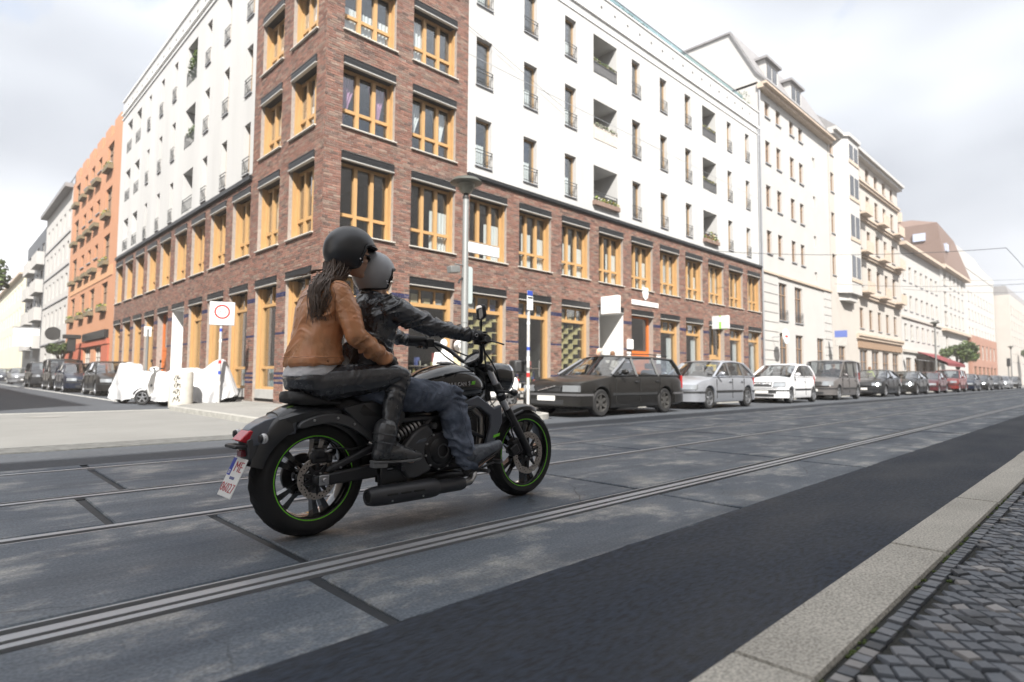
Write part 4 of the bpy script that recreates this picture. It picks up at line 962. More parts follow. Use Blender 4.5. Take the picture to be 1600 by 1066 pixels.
def car(name, label, loc, rz, P, pm, group, cat='car', kind=None):
    """P: L, W, H, wb(front axle x, rear axle x), r(wheel radius), top profile (rear->front), greenhouse [xr0, xr1, xf1, xf0], pillars"""
    root = thing(name, label, cat, loc, rz, group)
    L_, W_, gh = P['L'], P['W'], P['gh']; hw0 = W_/2; top = P['top']; r = P['r']; zb0 = P.get('zb', .19); axf, axr = P['ax']; kf = P.get('kf', .20)
    def hw(x):
        e = max(0, abs(x) - (L_/2-.75))/.75; return hw0*(1 - .085*e*e)
    def bend(p):
        x, y, z = p; e = max(0, abs(x)-(L_/2-.8))/.8; s_ = 1 if x > 0 else -1
        return (x - s_*kf*(abs(y)/hw0)**3*e*e, y, z)
    R2 = r + .045
    xs = set(np.linspace(-L_/2, L_/2, 46)) | {L_/2-.03, -L_/2+.03}
    for a in (axf, axr):
        for t in np.linspace(-1, 1, 13): xs.add(a + R2*math.sin(t*pi/2))
        xs |= {a-R2-.002, a+R2+.002}
    xs = sorted(xs)
    def zb(x):
        z = zb0 + .05*max(0, abs(x)-(L_/2-.5))/.5
        for a in (axf, axr):
            if abs(x-a) < R2: z = max(z, r + math.sqrt(max(0, R2*R2-(x-a)**2)) - .0)
        return z
    rings = []
    for x in xs:
        b, t = zb(x), interp(top, x); w = hw(x); e = max(0, abs(x)-(L_/2-.10))/.10
        flare = 0
        for a in (axf, axr): flare = max(flare, .018*max(0, 1-abs(x-a)/(R2+.12)))
        t -= .02*e; sh = min(t-.02, max(b+.04, t-.13)); md = max(b+.02, min(.52, sh-.02)); hb = [(w*.80, b), (w*.955+flare, b+.0), (w*.985+flare, b+.05 if b+.05 < md else b+.01), (w+flare*.6, md), (w*.985, sh), (w*.93, t-.02), (w*.86, t), (w*.4, t+P.get('crown', .03)), (0, t+P.get('crown', .03)+.006)]
        ring = [(x, y, z) for y, z in hb] + [(x, -y, z) for y, z in hb[-2::-1]]
        rings.append([bend(p) for p in ring])
    mb = MB(); mb.loft(rings, closed=True); body = mb.build('body', pm, root, smooth=38)
    # under tray
    MB().box(-L_/2+.25, L_/2-.25, -hw0+.16, hw0-.16, .17, .45).build('underbody', M_under, root)
    # greenhouse
    xr0, xr1, xf1, xf0 = gh; H = P['H']; bl = lambda x: interp(top, x) + P.get('crown', .03)*.4
    wr = P.get('wr', .76)
    def roofz(x): return H - P.get('rdrop', .05)*((x-(xr1+xf1)/2)/((xf1-xr1)/2))**2 if xr1 <= x <= xf1 else None
    def ghz(x):
        if x < xr1: return bl(xr0) + (roofz(xr1)-bl(xr0))*(x-xr0)/max(1e-3, xr1-xr0)
        if x > xf1: return bl(xf0) + (roofz(xf1)-bl(xf0))*(xf0-x)/max(1e-3, xf0-xf1)
        return roofz(x)
    def gring(x, off=0.0, belt=None):
        z1 = ghz(x) + off; z0 = min(bl(x)-.03, z1-.005); k = (z1-z0)/(H-z0); wb_ = hw(x)*.93; wt = wb_ + (hw0*wr - wb_)*min(1, max(0, k)); 
        hb = [(wb_+off, z0), (wt+off, z1-.045 if k > .5 else z1-.01), (wt*.9, z1-.008), (wt*.5, z1+.008), (0, z1+.014)]
        return [(x, y, z) for y, z in hb] + [(x, -y, z) for y, z in hb[-2::-1]]
    def shell(x0, x1, n, sl, nm, m, off=0.0, thick=False):
        rr = [gring(x0+(x1-x0)*i/n, off) for i in range(n+1)]
        if xf0 in (x0, x1) or True:
            rr = [[(p[0] - .10*(abs(p[1])/hw0)**2*(1 if p[0] > xf1-.15 else 0)*(min(1, (p[0]-xf1+.15)/.3)), p[1], p[2]) for p in ring] for ring in rr]
        rr = [ring[sl[0]:sl[1]] for ring in rr]
        return MB().loft(rr, closed=False, cap=(False, False)).build(nm, m, root, smooth=50, recalc=False)
    shell(xf1, xf0, 5, (1, 8), 'windscreen', M_cglass); shell(xr0, xr1, 5, (1, 8), 'rear_window', M_cglass)
    shell(xr0, xf0, 22, (0, 2), 'side_window', M_cglass); shell(xr0, xf0, 22, (7, 9), 'side_window', M_cglass)
    shell(xr1-.02, xf1+.02, 12, (1, 8), 'roof', pm, .012)
    mb = MB(); xi0, xi1 = xr0+.08, xf0-.18
    rr = [[(x, -(hw(x)*.90), interp(top, x)+P.get('crown', .03)+.016), (x, hw(x)*.90, interp(top, x)+P.get('crown', .03)+.016)] for x in np.linspace(xi0, xi1, 8)]
    mb.loft(rr, closed=False, cap=(False, False)); mb.box(xi1-.35, xi1-.02, -hw0*.82, hw0*.82, bl(xi1)-.02, bl(xi1)+.07); mb.build('interior', M_inter, root, recalc=False)
    for sx, sy in ((xf1-.45, .36), (xf1-.45, -.36), (max(xr1+.25, xf1-1.35), .38), (max(xr1+.25, xf1-1.35), -.38)):
        zt = min(H-.20, bl(sx)+.30); mb = MB(); mb.loft([[(sx-.02, sy-.24, bl(sx)-.05), (sx+.10, sy-.22, bl(sx)-.05), (sx+.10, sy+.22, bl(sx)-.05), (sx-.02, sy+.24, bl(sx)-.05)], [(sx-.12, sy-.20, zt-.13), (sx-.02, sy-.18, zt-.13), (sx-.02, sy+.18, zt-.13), (sx-.12, sy+.20, zt-.13)]]); mb.box(sx-.13, sx-.05, sy-.12, sy+.12, zt-.11, zt+.04); mb.build('car_seat', M_seatc, root, bevel=.02)
    mb = MB(); mb.tube([(xi1-.42 + .05*math.sin(a), .36 + .17*math.cos(a), bl(xi1)+.06+.15*math.sin(a)) for a in [2*pi*q/16 for q in range(16)]], .012, 6, loop=True); mb.build('steering_wheel', M_inter, root, smooth=60)
    mb = MB()
    def gp(x, i, off): 
        q = gring(x, off)[i]; return Vector((q[0] - .10*(abs(q[1])/hw0)**2*(1 if x > xf1-.15 else 0)*min(1, (x-xf1+.15)/.3), q[1], q[2]))
    for i0, i1 in ((0, 1), (8, 7)):
        mb.tube([gp(xf1+(xf0-xf1)*t, i1, .004) for t in (0, .5, 1)], .034, 6); mb.tube([gp(xr0+(xr1-xr0)*t, i1, .004) for t in (0, .5, 1)], P.get('cpil', .05), 6)
        mb.tube([gp(xr1+(xf1-xr1)*t/8, i1, .0) for t in range(9)], .03, 6); mb.tube([gp(xr0+(xf0-xr0)*t/10, i0, -.004)+Vector((0, 0, .03)) for t in range(11)], .022, 6)
    mb.build('window_frame', pm if not P.get('trim') else M_dtrim, root, smooth=60)
    mb = MB()
    for xp in P['pil']:
        for i0, i1 in ((0, 1), (8, 7)):
            a, b = gp(xp, i0, .003), gp(xp, i1, .003); mb.tube([a, b], .036, 4)
    mb.build('pillar', P.get('pilm', M_dtrim), root)
    # wheels
    t_, rm = wheel_meshes(r, P.get('tw', .2), P.get('spokes', 5))
    for a in (axf, axr):
        for s_ in (1, -1):
            o = part('wheel', t_, root, (a, s_*(hw0-.11), r), 0 if s_ > 0 else pi); rmo = part('rim', rm, o)
            if P.get('dark'): rmo.material_slots[0].link = 'OBJECT'; rmo.material_slots[0].material = M_rimd
    # bumpers, mouldings
    def outline(x0, off, n=26, front=True):
        s_ = 1 if front else -1; pts = []
        for i in range(n+1):
            t = -1 + 2*i/n
            q = abs(t)
            if q > .55: x = L_/2 - (L_/2-x0)*(q-.55)/.45; y = (1 if t > 0 else -1)*(hw(x)+off)
            else: x = L_/2 + off; y = t/.55*(hw(L_/2)+off*.6)
            p = bend((s_*x if q > .55 else s_*(L_/2), y, 0)); pts.append((p[0] + (s_*off if q <= .55 else 0), p[1]))
        return pts
    def band(nm, m, x0, z0, z1, off, front=True, back=.05):
        po, pi_ = outline(x0, off, front=front), outline(x0, -back, front=front)
        rr = [[(a[0], a[1], z0), (a[0], a[1], z1), (b[0], b[1], z1), (b[0], b[1], z0)] for a, b in zip(po, pi_)]
        return MB().loft(rr, closed=True).build(nm, m, root, smooth=50)
    bm = P.get('bump', pm)
    band('bumper', bm, axf+R2+.02, P['bz'][0], P['bz'][1], .035); band('bumper', bm, -axr+R2+.02, P['bz'][0], P['bz'][1], .035, False)
    band('bumper_strip', P.get('strip', M_dtrim), axf+R2+.02, P['bz'][1]-.08, P['bz'][1]-.03, .05); band('bumper_strip', P.get('strip', M_dtrim), -axr+R2+.02, P['bz'][1]-.08, P['bz'][1]-.03, .05, False)
    mb = MB()
    for s_ in (1, -1): mb.box(axr+R2+.04, axf-R2-.04, s_*hw0*1.0-.012, s_*hw0*1.0+.012, .47, .53)
    mb.build('side_moulding', M_dtrim, root)
    def patch(nm, m, y0, y1, z0, z1, off, front=True, lean=0.0, n=6):
        s_ = 1 if front else -1; rr = []
        for i in range(n+1):
            y = y0+(y1-y0)*i/n; q = bend((s_*L_/2, y, 0)); x = q[0]; rr.append([(x+s_*off, y, z0), (x+s_*(off-lean), y, z1), (x-s_*.08, y, z1), (x-s_*.08, y, z0)])
        return MB().loft(rr, closed=True).build(nm, m, root, smooth=40)
    hz = P['hz']; hy = P.get('hy', (.50, .93))
    for s_ in (1, -1):
        patch('headlight', M_lampg, s_*hw0*hy[0], s_*hw0*hy[1], hz[0], hz[1], .012, True, P.get('hl', .03))
        patch('tail_light', M_tailr, s_*hw0*.66, s_*hw0*.92, P['tz'][0], P['tz'][1], .012, False, .0)
        mr = MB(); mx = xf0-.32; mr.ell((mx, s_*(hw0+.09), bl(mx)+.08), (.055, .10, .065), 10, 8); mr.tube([(mx, s_*(hw0-.06), bl(mx)+.02), (mx, s_*(hw0+.04), bl(mx)+.06)], .02, 6); mr.build('door_mirror', P.get('mirm', pm), root, smooth=180)
    patch('grille', M_dtrim, -hw0*.44, hw0*.44, hz[0]+.0, hz[1]-.015, .006, True, P.get('hl', .03))
    patch('air_intake', M_dtrim, -hw0*.55, hw0*.55, P['bz'][0]+.03, P['bz'][0]+.13, .042)
    patch('number_plate', M_plate, -.26, .26, P.get('pz', P['bz'][0]+.15), P.get('pz', P['bz'][0]+.15)+.11, .052)
    # door shut lines and handles
    mb = MB(); dh = MB()
    for xp in P['doors']:
        for s_ in (1, -1): mb.box(xp-.005, xp+.005, s_*hw0-.012, s_*hw0+.006, .30, bl(xp)-.06)
    mb.build('door_seam', M_under, root)
    for xp in P['doors'][1:]:
        for s_ in (1, -1): dh.box(xp+.06, xp+.22, s_*(hw0)-.01, s_*(hw0)+.022, bl(xp)-.17, bl(xp)-.13)
    dh.build('door_handle', M_dtrim if P.get('dkh') else pm, root, bevel=.006)
    return root, patch, body
wagon = dict(L=4.55, W=1.76, H=1.42, ax=(1.42, -1.24), r=.31, top=[(-2.275, .86), (-2.15, .93), (-.9, .94), (.95, .92), (1.9, .80), (2.2, .74), (2.275, .66)], gh=(-2.2, -1.92, .18, .98), pil=(-.05, -.98), pilm=None, doors=(.88, -.10, -1.0), bz=(.25, .55), hz=(.56, .70), tz=(.62, .95), wr=.70, crown=.02, kf=.12, hl=.015, pz=.36, rdrop=.02, spokes=6, trim=False, dkh=True, dark=True)
wagon['pilm'] = None
hatch = dict(L=4.15, W=1.735, H=1.44, ax=(1.22, -1.29), r=.31, top=[(-2.07, .84), (-1.95, .93), (-.8, .94), (.85, .92), (1.55, .83), (1.98, .72), (2.07, .62)], gh=(-1.98, -1.35, .10, .98), pil=(-.18, -1.1), doors=(.78, -.22, -1.02), bz=(.22, .54), hz=(.56, .70), tz=(.70, .92), wr=.74, crown=.035, kf=.24, hl=.05)
smallh = dict(L=3.45, W=1.63, H=1.46, ax=(1.05, -1.25), r=.285, top=[(-1.72, .84), (-1.62, .95), (-.6, .95), (.72, .95), (1.25, .86), (1.62, .72), (1.72, .56)], gh=(-1.66, -1.22, .02, .98), pil=(-.35,), doors=(.70, -.38), bz=(.20, .52), hz=(.60, .78), tz=(.70, 1.0), wr=.76, crown=.05, kf=.3, hl=.12, spokes=7)
van = dict(L=4.1, W=1.72, H=1.76, ax=(1.25, -1.35), r=.31, top=[(-2.05, .90), (-1.98, .98), (.85, .98), (1.45, .90), (1.93, .76), (2.05, .62)], gh=(-2.03, -1.88, .32, 1.05), pil=(-.05, -1.05), doors=(.80, -.12, -1.1), bz=(.22, .55), hz=(.62, .80), tz=(.8, 1.2), wr=.86, crown=.04, kf=.26, hl=.06)
sedan = dict(L=4.45, W=1.77, H=1.43, ax=(1.33, -1.30), r=.315, top=[(-2.22, .82), (-2.1, .96), (-1.5, 1.0), (-.5, .95), (.9, .93), (1.7, .82), (2.12, .70), (2.22, .58)], gh=(-1.72, -.85, .15, 1.05), pil=(-.15,), doors=(.82, -.2, -1.1), bz=(.21, .53), hz=(.58, .72), tz=(.72, .90), wr=.72, crown=.04, kf=.28, hl=.07)
suv = dict(L=4.4, W=1.82, H=1.70, ax=(1.32, -1.32), r=.35, top=[(-2.2, .98), (-2.1, 1.05), (.9, 1.05), (1.7, .98), (2.1, .86), (2.2, .70)], gh=(-2.12, -1.85, .2, 1.0), pil=(-.15, -1.05), doors=(.8, -.2, -1.1), bz=(.28, .62), hz=(.70, .86), tz=(.8, 1.15), wr=.78, crown=.03, kf=.2, hl=.05, zb=.26)
for d_ in (wagon, hatch, smallh, van, sedan, suv): d_.setdefault('pilm', None); d_['pilm'] = d_['pilm'] or M_dtrim
GR = 'cars parked along the wide street'
p_blk = paint('black', (.014, .0135, .013)); p_sil = paint('silver', (.40, .42, .46), .55); p_wht = paint('white', (.70, .71, .73)); p_gry = paint('grey', (.20, .19, .19), .5); p_drk = paint('dark_grey', (.03, .032, .036), .4); p_red = paint('red', (.15, .025, .022)); p_blu = paint('dark_blue', (.012, .017, .034), .2); p_dsil = paint('dull_silver', (.28, .29, .31), .5)
CY = 9.02
wagon['bump'] = p_blk; wagon['strip'] = mat('bumper_grey', (.10, .10, .105), .5)
w_, patch, body = car('estate_car', 'black boxy estate car, nearest of the parked row', (12.22, CY+.02, 0), pi, wagon, p_blk, GR, 'car')
# grille of the estate: diagonal bar and badge
mb = MB(); mb.tube([(2.295, -.26, .575), (2.295, .26, .69)], .011, 6); mb.box(2.28, 2.30, -.035, .035, .605, .66); mb.build('grille_bar', M_chrome, w_)
for s_ in (1, -1): MB().tube([(-1.8, s_*.58, 1.455), (-.9, s_*.59, 1.475), (.05, s_*.58, 1.455)], .014, 6).build('roof_rail', M_dtrim, w_)
mb = MB(); mb.tube([(.25, .66, 1.33), (.98, .82, .95)], .03, 6); mb.tube([(.25, -.66, 1.33), (.98, -.82, .95)], .03, 6); mb.build('pillar_trim', p_dsil, w_)
car('hatchback_car', 'silver five door hatchback parked behind the black estate', (17.35, CY+.18, 0), pi, hatch, p_sil, GR)
s_, patch, body = car('small_car', 'small white car with a wide grinning grille behind the silver hatchback', (23.55, CY+.25, 0), pi, smallh, p_wht, GR)
patch('grille_mouth', M_dtrim, -.52, .52, .36, .50, .05, True, .02); MB().ell((1.70, 0, .70), (.03, .05, .045), 10, 8).build('badge', M_chrome, s_, smooth=180)
car('minivan', 'grey boxy minivan with a tall roof behind the small white car', (29.2, CY+.35, 0), pi, van, p_gry, GR, 'van')
row = [(sedan, p_drk, 36.8, 'dark grey saloon with pale reflections behind the grey minivan'), (sedan, p_blk, 43.6, 'black saloon, sixth in the parked row'), (hatch, paint('wine', (.07, .016, .02)), 49.6, 'dark wine red hatchback behind the black saloon'),
       (suv, p_red, 56.6, 'red off-roader parked near the red awning'), (hatch, p_blu, 63.5, 'dark blue hatchback just behind the red off-roader'), (sedan, p_blk, 70.5, 'black saloon far along, beyond the dark blue hatchback'), (hatch, p_drk, 77.5, 'dark grey hatchback far along the parked row'), (sedan, p_dsil, 85, 'dull silver saloon near the far end of the parked row'), (hatch, p_blk, 93, 'black hatchback last in the parked row')]
for P, pm, x, lb in row: car('parked_car', lb, (x, CY+.45, 0), pi, P, pm, GR)
GL = 'cars parked in the side street'
for P, pm, y, lb, dx in [(hatch, p_blk, 30.4, 'black car at the head of the side street row, beside the covered motorcycles', 0.1), (hatch, p_blu, 37.0, 'dark hatchback with blue reflections second in the side street row', -.1), (van, p_blk, 42.6, 'tall dark van third in the side street row', .0), (suv, p_drk, 51, 'dark off-roader with foliage beside it in the side street', 0), (sedan, p_dsil, 68, 'grey saloon far down the side street', .3), (sedan, p_blu, 80, 'dark blue saloon farthest down the side street', .1)]:
    car('parked_car', lb, (5.62+dx, y, 0), -pi/2, P, pm, GL)
# a white van far down the roadway
car('delivery_van', 'white van driving far down the wide street', (118, 7.4, 0), pi, van, p_wht, None, 'van')
# ------------------------------------------------------------------ the two riders (same local frame as the motorcycle)
from mathutils.bvhtree import BVHTree
def frustum(mb, p0, r0, p1, r1, n=14, flat=(1, 1)):
    """round-ended tapered limb piece"""
    p0, p1 = Vector(p0), Vector(p1); d = (p1-p0); L_ = d.length; d.normalize()
    up = Vector((0, 1, 0)) if abs(d.y) < .8 else Vector((0, 0, 1)); x = d.cross(up).normalized(); y = d.cross(x); rings = []
    st = [(p0 - d*r0*.94, r0*.30), (p0 - d*r0*.72, r0*.70), (p0 - d*r0*.38, r0*.925), (p0, r0), (p0+d*L_*.5, (r0+r1)/2), (p1, r1), (p1+d*r1*.38, r1*.925), (p1+d*r1*.72, r1*.70), (p1+d*r1*.94, r1*.30)]
    for c, r in st: rings.append([c + (x*math.cos(2*pi*j/n)*flat[0] + y*math.sin(2*pi*j/n)*flat[1])*r for j in range(n)])
    mb.loft(rings)
def chain(mb, pts, n=14):
    for (a, ra), (b, rb) in zip(pts[:-1], pts[1:]): frustum(mb, a, ra, b, rb, n)
def torso(mb, secs, n=28, e=2.3, k=1.0):
    """secs: (centre, half depth, half width, forward axis tilt in degrees)"""
    rings = []
    for c, dx, wy, tl in secs:
        c = Vector(c); fx = Vector((math.cos(math.radians(tl)), 0, -math.sin(math.radians(tl)))); r = []
        for j in range(n):
            a = 2*pi*j/n; ca_, sa_ = math.cos(a), math.sin(a); q = 2/e
            r.append(c + fx*(dx*k*math.copysign(abs(ca_)**q, ca_)) + Vector((0, 1, 0))*(wy*k*math.copysign(abs(sa_)**q, sa_)))
        rings.append(r)
    mb.loft(rings)
def melt(mb, voxel, it=6, lam=.5):
    """union of closed pieces into one continuous smooth surface"""
    me = mb.mesh('tmp', []) if False else None
    m = bpy.data.meshes.new('tmp'); m.from_pydata(mb.v, [], mb.f); bm = bmesh.new(); bm.from_mesh(m); bmesh.ops.recalc_face_normals(bm, faces=bm.faces); bm.to_mesh(m); bm.free()
    o = bpy.data.objects.new('tmp', m); COL.objects.link(o); md = o.modifiers.new('r', 'REMESH'); md.mode = 'VOXEL'; md.voxel_size = voxel
    dg = bpy.context.evaluated_depsgraph_get(); out = bpy.data.meshes.new_from_object(o.evaluated_get(dg)); bpy.data.objects.remove(o); bpy.data.meshes.remove(m)
    n = len(out.vertices); co = np.empty(n*3); out.vertices.foreach_get('co', co); co = co.reshape(-1, 3)
    ed = np.empty(len(out.edges)*2, int); out.edges.foreach_get('vertices', ed); ed = ed.reshape(-1, 2)
    deg = np.bincount(ed.ravel(), minlength=n)[:, None].clip(1)
    for k in range(it):
        for f in (lam, -lam*.92):
            s_ = np.zeros_like(co); np.add.at(s_, ed[:, 0], co[ed[:, 1]]); np.add.at(s_, ed[:, 1], co[ed[:, 0]]); co = co + f*(s_/deg - co)
    out.vertices.foreach_set('co', co.ravel()); out.update(); return out
def wrinkle(me, segs, amp, freq=26, along=3.4, seed=0, fn=None):
    """cloth folds running across the limb: ridged noise compressed along the nearest segment"""
    n = len(me.vertices); co = np.empty(n*3); me.vertices.foreach_get('co', co); co = co.reshape(-1, 3); no = np.empty(n*3); me.vertex_normals.foreach_get('vector', no); no = no.reshape(-1, 3)
    best = np.full(n, 1e9); D = np.zeros((n, 3)); A = np.ones(n)
    for a, b, am in segs:
        a, b = np.array(a, float), np.array(b, float); ab = b-a; t = np.clip(((co-a)@ab)/(ab@ab), 0, 1); d = np.linalg.norm(co-(a+t[:, None]*ab), axis=1); q = d < best; best[q] = d[q]; D[q] = ab/np.linalg.norm(ab); A[q] = am
    disp = np.zeros(n)
    for i in range(n):
        p = Vector(co[i]); d = Vector(D[i]); t = p.dot(d); q = p - d*t
        # folds run obliquely round the limb, gather in places and die out between
        w = q*(along*1.9) + d*(t*freq*.72 + 3.2*mnoise.noise(q*6 + d*(t*3) + Vector((seed, 0, 0)))) + Vector((seed*3.1, seed*1.7, 0))
        mask = min(1, max(.12, .55 + 1.5*mnoise.noise(p*7 + Vector((0, seed*2.3, 0)))))
        n1 = mnoise.noise(w); r = 1 - 2.4*abs(n1); fine = mnoise.noise(w*2.7 + Vector((3, 1, 2)))
        disp[i] = ((max(0, r)**1.4 - .30)*1.05 + fine*.30)*mask + .45*mnoise.noise(p*11 + Vector((7, seed, 1)))
    disp *= amp*A
    if fn is not None: disp += fn(co)
    co = co + no*disp[:, None]; me.vertices.foreach_set('co', co.ravel()); me.update(); return me
def link(me, name, m, parent, smooth=180):
    me.name = name; me.materials.clear(); me.materials.append(m); me.polygons.foreach_set('use_smooth', [True]*len(me.polygons)); me.polygons.foreach_set('material_index', [0]*len(me.polygons))
    o = bpy.data.objects.new(name, me); COL.objects.link(o)
    if parent is not None: o.parent = parent
    return o
def seam(name, host, pts, r, m, parent, n=24, off=.0005, fl=.6):
    """a narrow strip or seam laid on a garment"""
    bv = BVHTree.FromPolygons([v.co.copy() for v in host.data.vertices], [tuple(p.vertices) for p in host.data.polygons]); P = [Vector(p) for p in pts]; path = []
    for i in range(n+1):
        t = i/n*(len(P)-1); k = min(int(t), len(P)-2); q = P[k].lerp(P[k+1], t-k); c, nn, *_ = bv.find_nearest(q); path.append(c + nn*off)
    return MB().tube(path, r, 6, flat=fl).build(name, m, parent, smooth=60)
def fist(mb, a, b, wrist, up, k=1.0, r0=.019, th0=-20, th1=235, side=1):
    """hand closed round a bar from a (thumb end) to b; knuckles on the `up` side"""
    a, b, wrist = Vector(a), Vector(b), Vector(wrist); ax = (b-a).normalized(); up = (Vector(up) - ax*Vector(up).dot(ax)).normalized(); fw = ax.cross(up)*side
    if fw.dot(a-wrist) < 0: fw = -fw
    W_ = [.012, .034, .056, .077]; rr = [.0095, .0102, .0098, .0085]; ln = [1.0, 1.06, 1.0, .86]
    for i in range(4):
        c = a + ax*(W_[i]*k); pts = []
        for j in range(6):
            th = math.radians(th0 + (th1-th0)*ln[i]*j/5 - 60); R_ = r0 + rr[i]*k*(1.05 if j < 5 else .9)
            pts.append((c + (up*math.cos(th) + fw*math.sin(th))*R_, rr[i]*k*(1 - .05*j)))
        chain(mb, pts, 8)
        frustum(mb, pts[0][0], rr[i]*k*1.25, wrist.lerp(c, .45) + up*.012, .018*k, 10)
    m = a.lerp(b, .5); frustum(mb, wrist, .027*k, m + up*(r0+.010) - fw*.022, .030*k, 12, (1, 1)); frustum(mb, wrist, .026*k, a + up*(r0+.008) - fw*.016, .023*k, 10)
    # thumb leaves the side of the palm and closes below the bar
    chain(mb, [(wrist.lerp(a, .45) - up*.004, .016*k), (a - ax*.012 - fw*(r0+.012) - up*.004, .0125*k), (a - ax*.006 + fw*.004 - up*(r0+.012), .0108*k), (a + ax*.006 + fw*(r0+.006) - up*(r0*.5+.006), .0092*k)], 8)
def flathand(mb, wrist, d, side, nrm, k=1.0):
    """relaxed hand: palm with four slightly curled fingers and a thumb"""
    w, d, s_, n_ = Vector(wrist), Vector(d).normalized(), Vector(side).normalized(), Vector(nrm).normalized()
    for i, (o_, l_, r_) in enumerate(((-.030, .068, .0088), (-.010, .076, .0092), (.010, .071, .0088), (.028, .056, .0078))):
        kn = w + d*(.082*k) + s_*(o_*k); chain(mb, [(w + d*.02 + s_*(o_*.6*k), .015*k), (kn, .0115*k), (kn + d*(l_*.42*k) - n_*.006, r_*k), (kn + d*(l_*.75*k) - n_*.020, r_*.92*k), (kn + d*(l_*.95*k) - n_*.038, r_*.8*k)], 8)
    chain(mb, [(w + d*.02 - s_*.026*k, .014*k), (w + d*.055 - s_*.050*k - n_*.008, .0115*k), (w + d*.088 - s_*.055*k - n_*.02, .0095*k)], 8)
def head(mb, c, yaw=0.0, pitch=0.0, k=1.0):
    """closed head with brow, nose, lips, chin and ears; faces +x"""
    R_ = Matrix.Translation(c) @ Matrix.Rotation(yaw, 4, 'Z') @ Matrix.Rotation(pitch, 4, 'Y') @ Matrix.Scale(k, 4)
    mb.ell((-.012, 0, .030), (.098, .078, .090), 20, 14, xf=R_); mb.ell((.022, 0, -.035), (.068, .060, .080), 18, 12, xf=R_); mb.ell((.062, 0, -.100), (.026, .028, .020), 12, 8, xf=R_)
    mb.ell((.066, 0, .022), (.028, .060, .016), 12, 8, xf=R_)
    f = lambda *p: R_ @ Vector(p)
    chain(mb, [(f(.082, 0, .012), .010*k), (f(.100, 0, -.020), .0115*k), (f(.104, 0, -.030), .0115*k)], 8)
    for s_ in (-1, 1): mb.ell((.092, s_*.011, -.032), (.011, .008, .007), 8, 6, xf=R_); mb.ell((.052, s_*.045, -.022), (.026, .020, .022), 10, 8, xf=R_); mb.ell((-.004, s_*.078, -.006), (.020, .009, .030), 10, 8, xf=R_)
    mb.ell((.086, 0, -.060), (.012, .024, .0065), 10, 6, xf=R_); mb.ell((.084, 0, -.071), (.012, .020, .0070), 10, 6, xf=R_)
    return R_
def helmet(name, label, parent, c, r, yaw, pitch, m, rimm, cut=.50, peak=False):
    """open-face helmet: a shell with the face cut out, rolled rim, snaps"""
    bm = bmesh.new(); n, mm = 64, 44; vs = []
    R_ = Matrix.Translation(c) @ Matrix.Rotation(yaw, 4, 'Z') @ Matrix.Rotation(pitch, 4, 'Y')
    P = []
    for i in range(mm+1):
        th = math.radians(90 - (90+47)*i/mm)
        for j in range(n):
            a = 2*pi*j/n; x, y, z = math.cos(th)*math.cos(a), math.cos(th)*math.sin(a), math.sin(th)
            if z < 0: q = 1 - .10*(-z)**1.5; x *= q + .06*(-z); y *= q
            P.append(Vector((x*r[0], y*r[1], z*r[2])))
    fs = []
    def keep(p):
        x, y, z = p.x/r[0], p.y/r[1], p.z/r[2]
        if x > cut + .18*max(0, -z)*-1 and z < .20 and z < .20 + (x-.75)*.25: return False
        if z < -.72 + .10*x: return False
        return True
    for i in range(mm):
        for j in range(n):
            q = [i*n+j, i*n+(j+1) % n, (i+1)*n+(j+1) % n, (i+1)*n+j]
            cc = sum((P[k] for k in q), Vector())/4
            if keep(cc): fs.append(q)
    me = bpy.data.meshes.new(name); me.from_pydata([R_ @ p for p in P], [], fs)
    bm.from_mesh(me); bmesh.ops.remove_doubles(bm, verts=bm.verts, dist=1e-5); bmesh.ops.delete(bm, geom=[v for v in bm.verts if not v.link_faces], context='VERTS')
    bd = [v for v in bm.verts if v.is_boundary]
    for _ in range(6):
        new = {v: sum((e.other_vert(v).co for e in v.link_edges if e.is_boundary), Vector())/2 for v in bd}
        for v, p in new.items(): v.co = v.co.lerp(p, .5)
    bmesh.ops.recalc_face_normals(bm, faces=bm.faces)
    # ordered boundary for the rolled rim
    be = [e for e in bm.edges if e.is_boundary]; loops = []; used = set()
    for e in be:
        if e in used: continue
        lp = [e.verts[0]]; cur = e.verts[1]; used.add(e)
        while cur is not lp[0]:
            lp.append(cur); nx = next((q for q in cur.link_edges if q.is_boundary and q not in used), None)
            if nx is None: break
            used.add(nx); cur = nx.other_vert(cur)
        loops.append([v.co.copy() for v in lp])
    bm.to_mesh(me); bm.free()
    o = link(me, name, m, parent); sl = o.modifiers.new('t', 'SOLIDIFY'); sl.thickness = .018; sl.offset = -1; o['label'] = label
    lp = max(loops, key=len); MB().tube(lp, .0065, 8, loop=True).build('helmet_rim', rimm, o, smooth=60)
    mb = MB()
    for s_ in (-1, 1):
        for x_, z_ in ((.20, -.40), (.27, -.50)):
            y_ = math.sqrt(max(0, 1-x_**2-z_**2))*.965; mb.ell(R_ @ Vector((x_*r[0], s_*y_*r[1], z_*r[2])), .0065, 8, 6)
    mb.build('snap', M_chrome, o, smooth=180)
    if peak:
        mb = MB(); rows = []
        for j in range(15):
            a = math.radians(-52 + 104*j/14); x, y = math.cos(a), math.sin(a); rows.append([R_ @ Vector((x*r[0]*.985, y*r[1]*.985, .20*r[2])), R_ @ Vector((x*r[0]*1.10-.004, y*r[1]*.99, .145*r[2])), R_ @ Vector((x*r[0]*1.10-.004, y*r[1]*.99, .125*r[2])), R_ @ Vector((x*r[0]*.98, y*r[1]*.98, .16*r[2]))])
        mb.loft(rows); mb.build('peak', m, o, smooth=50)
    return o, R_
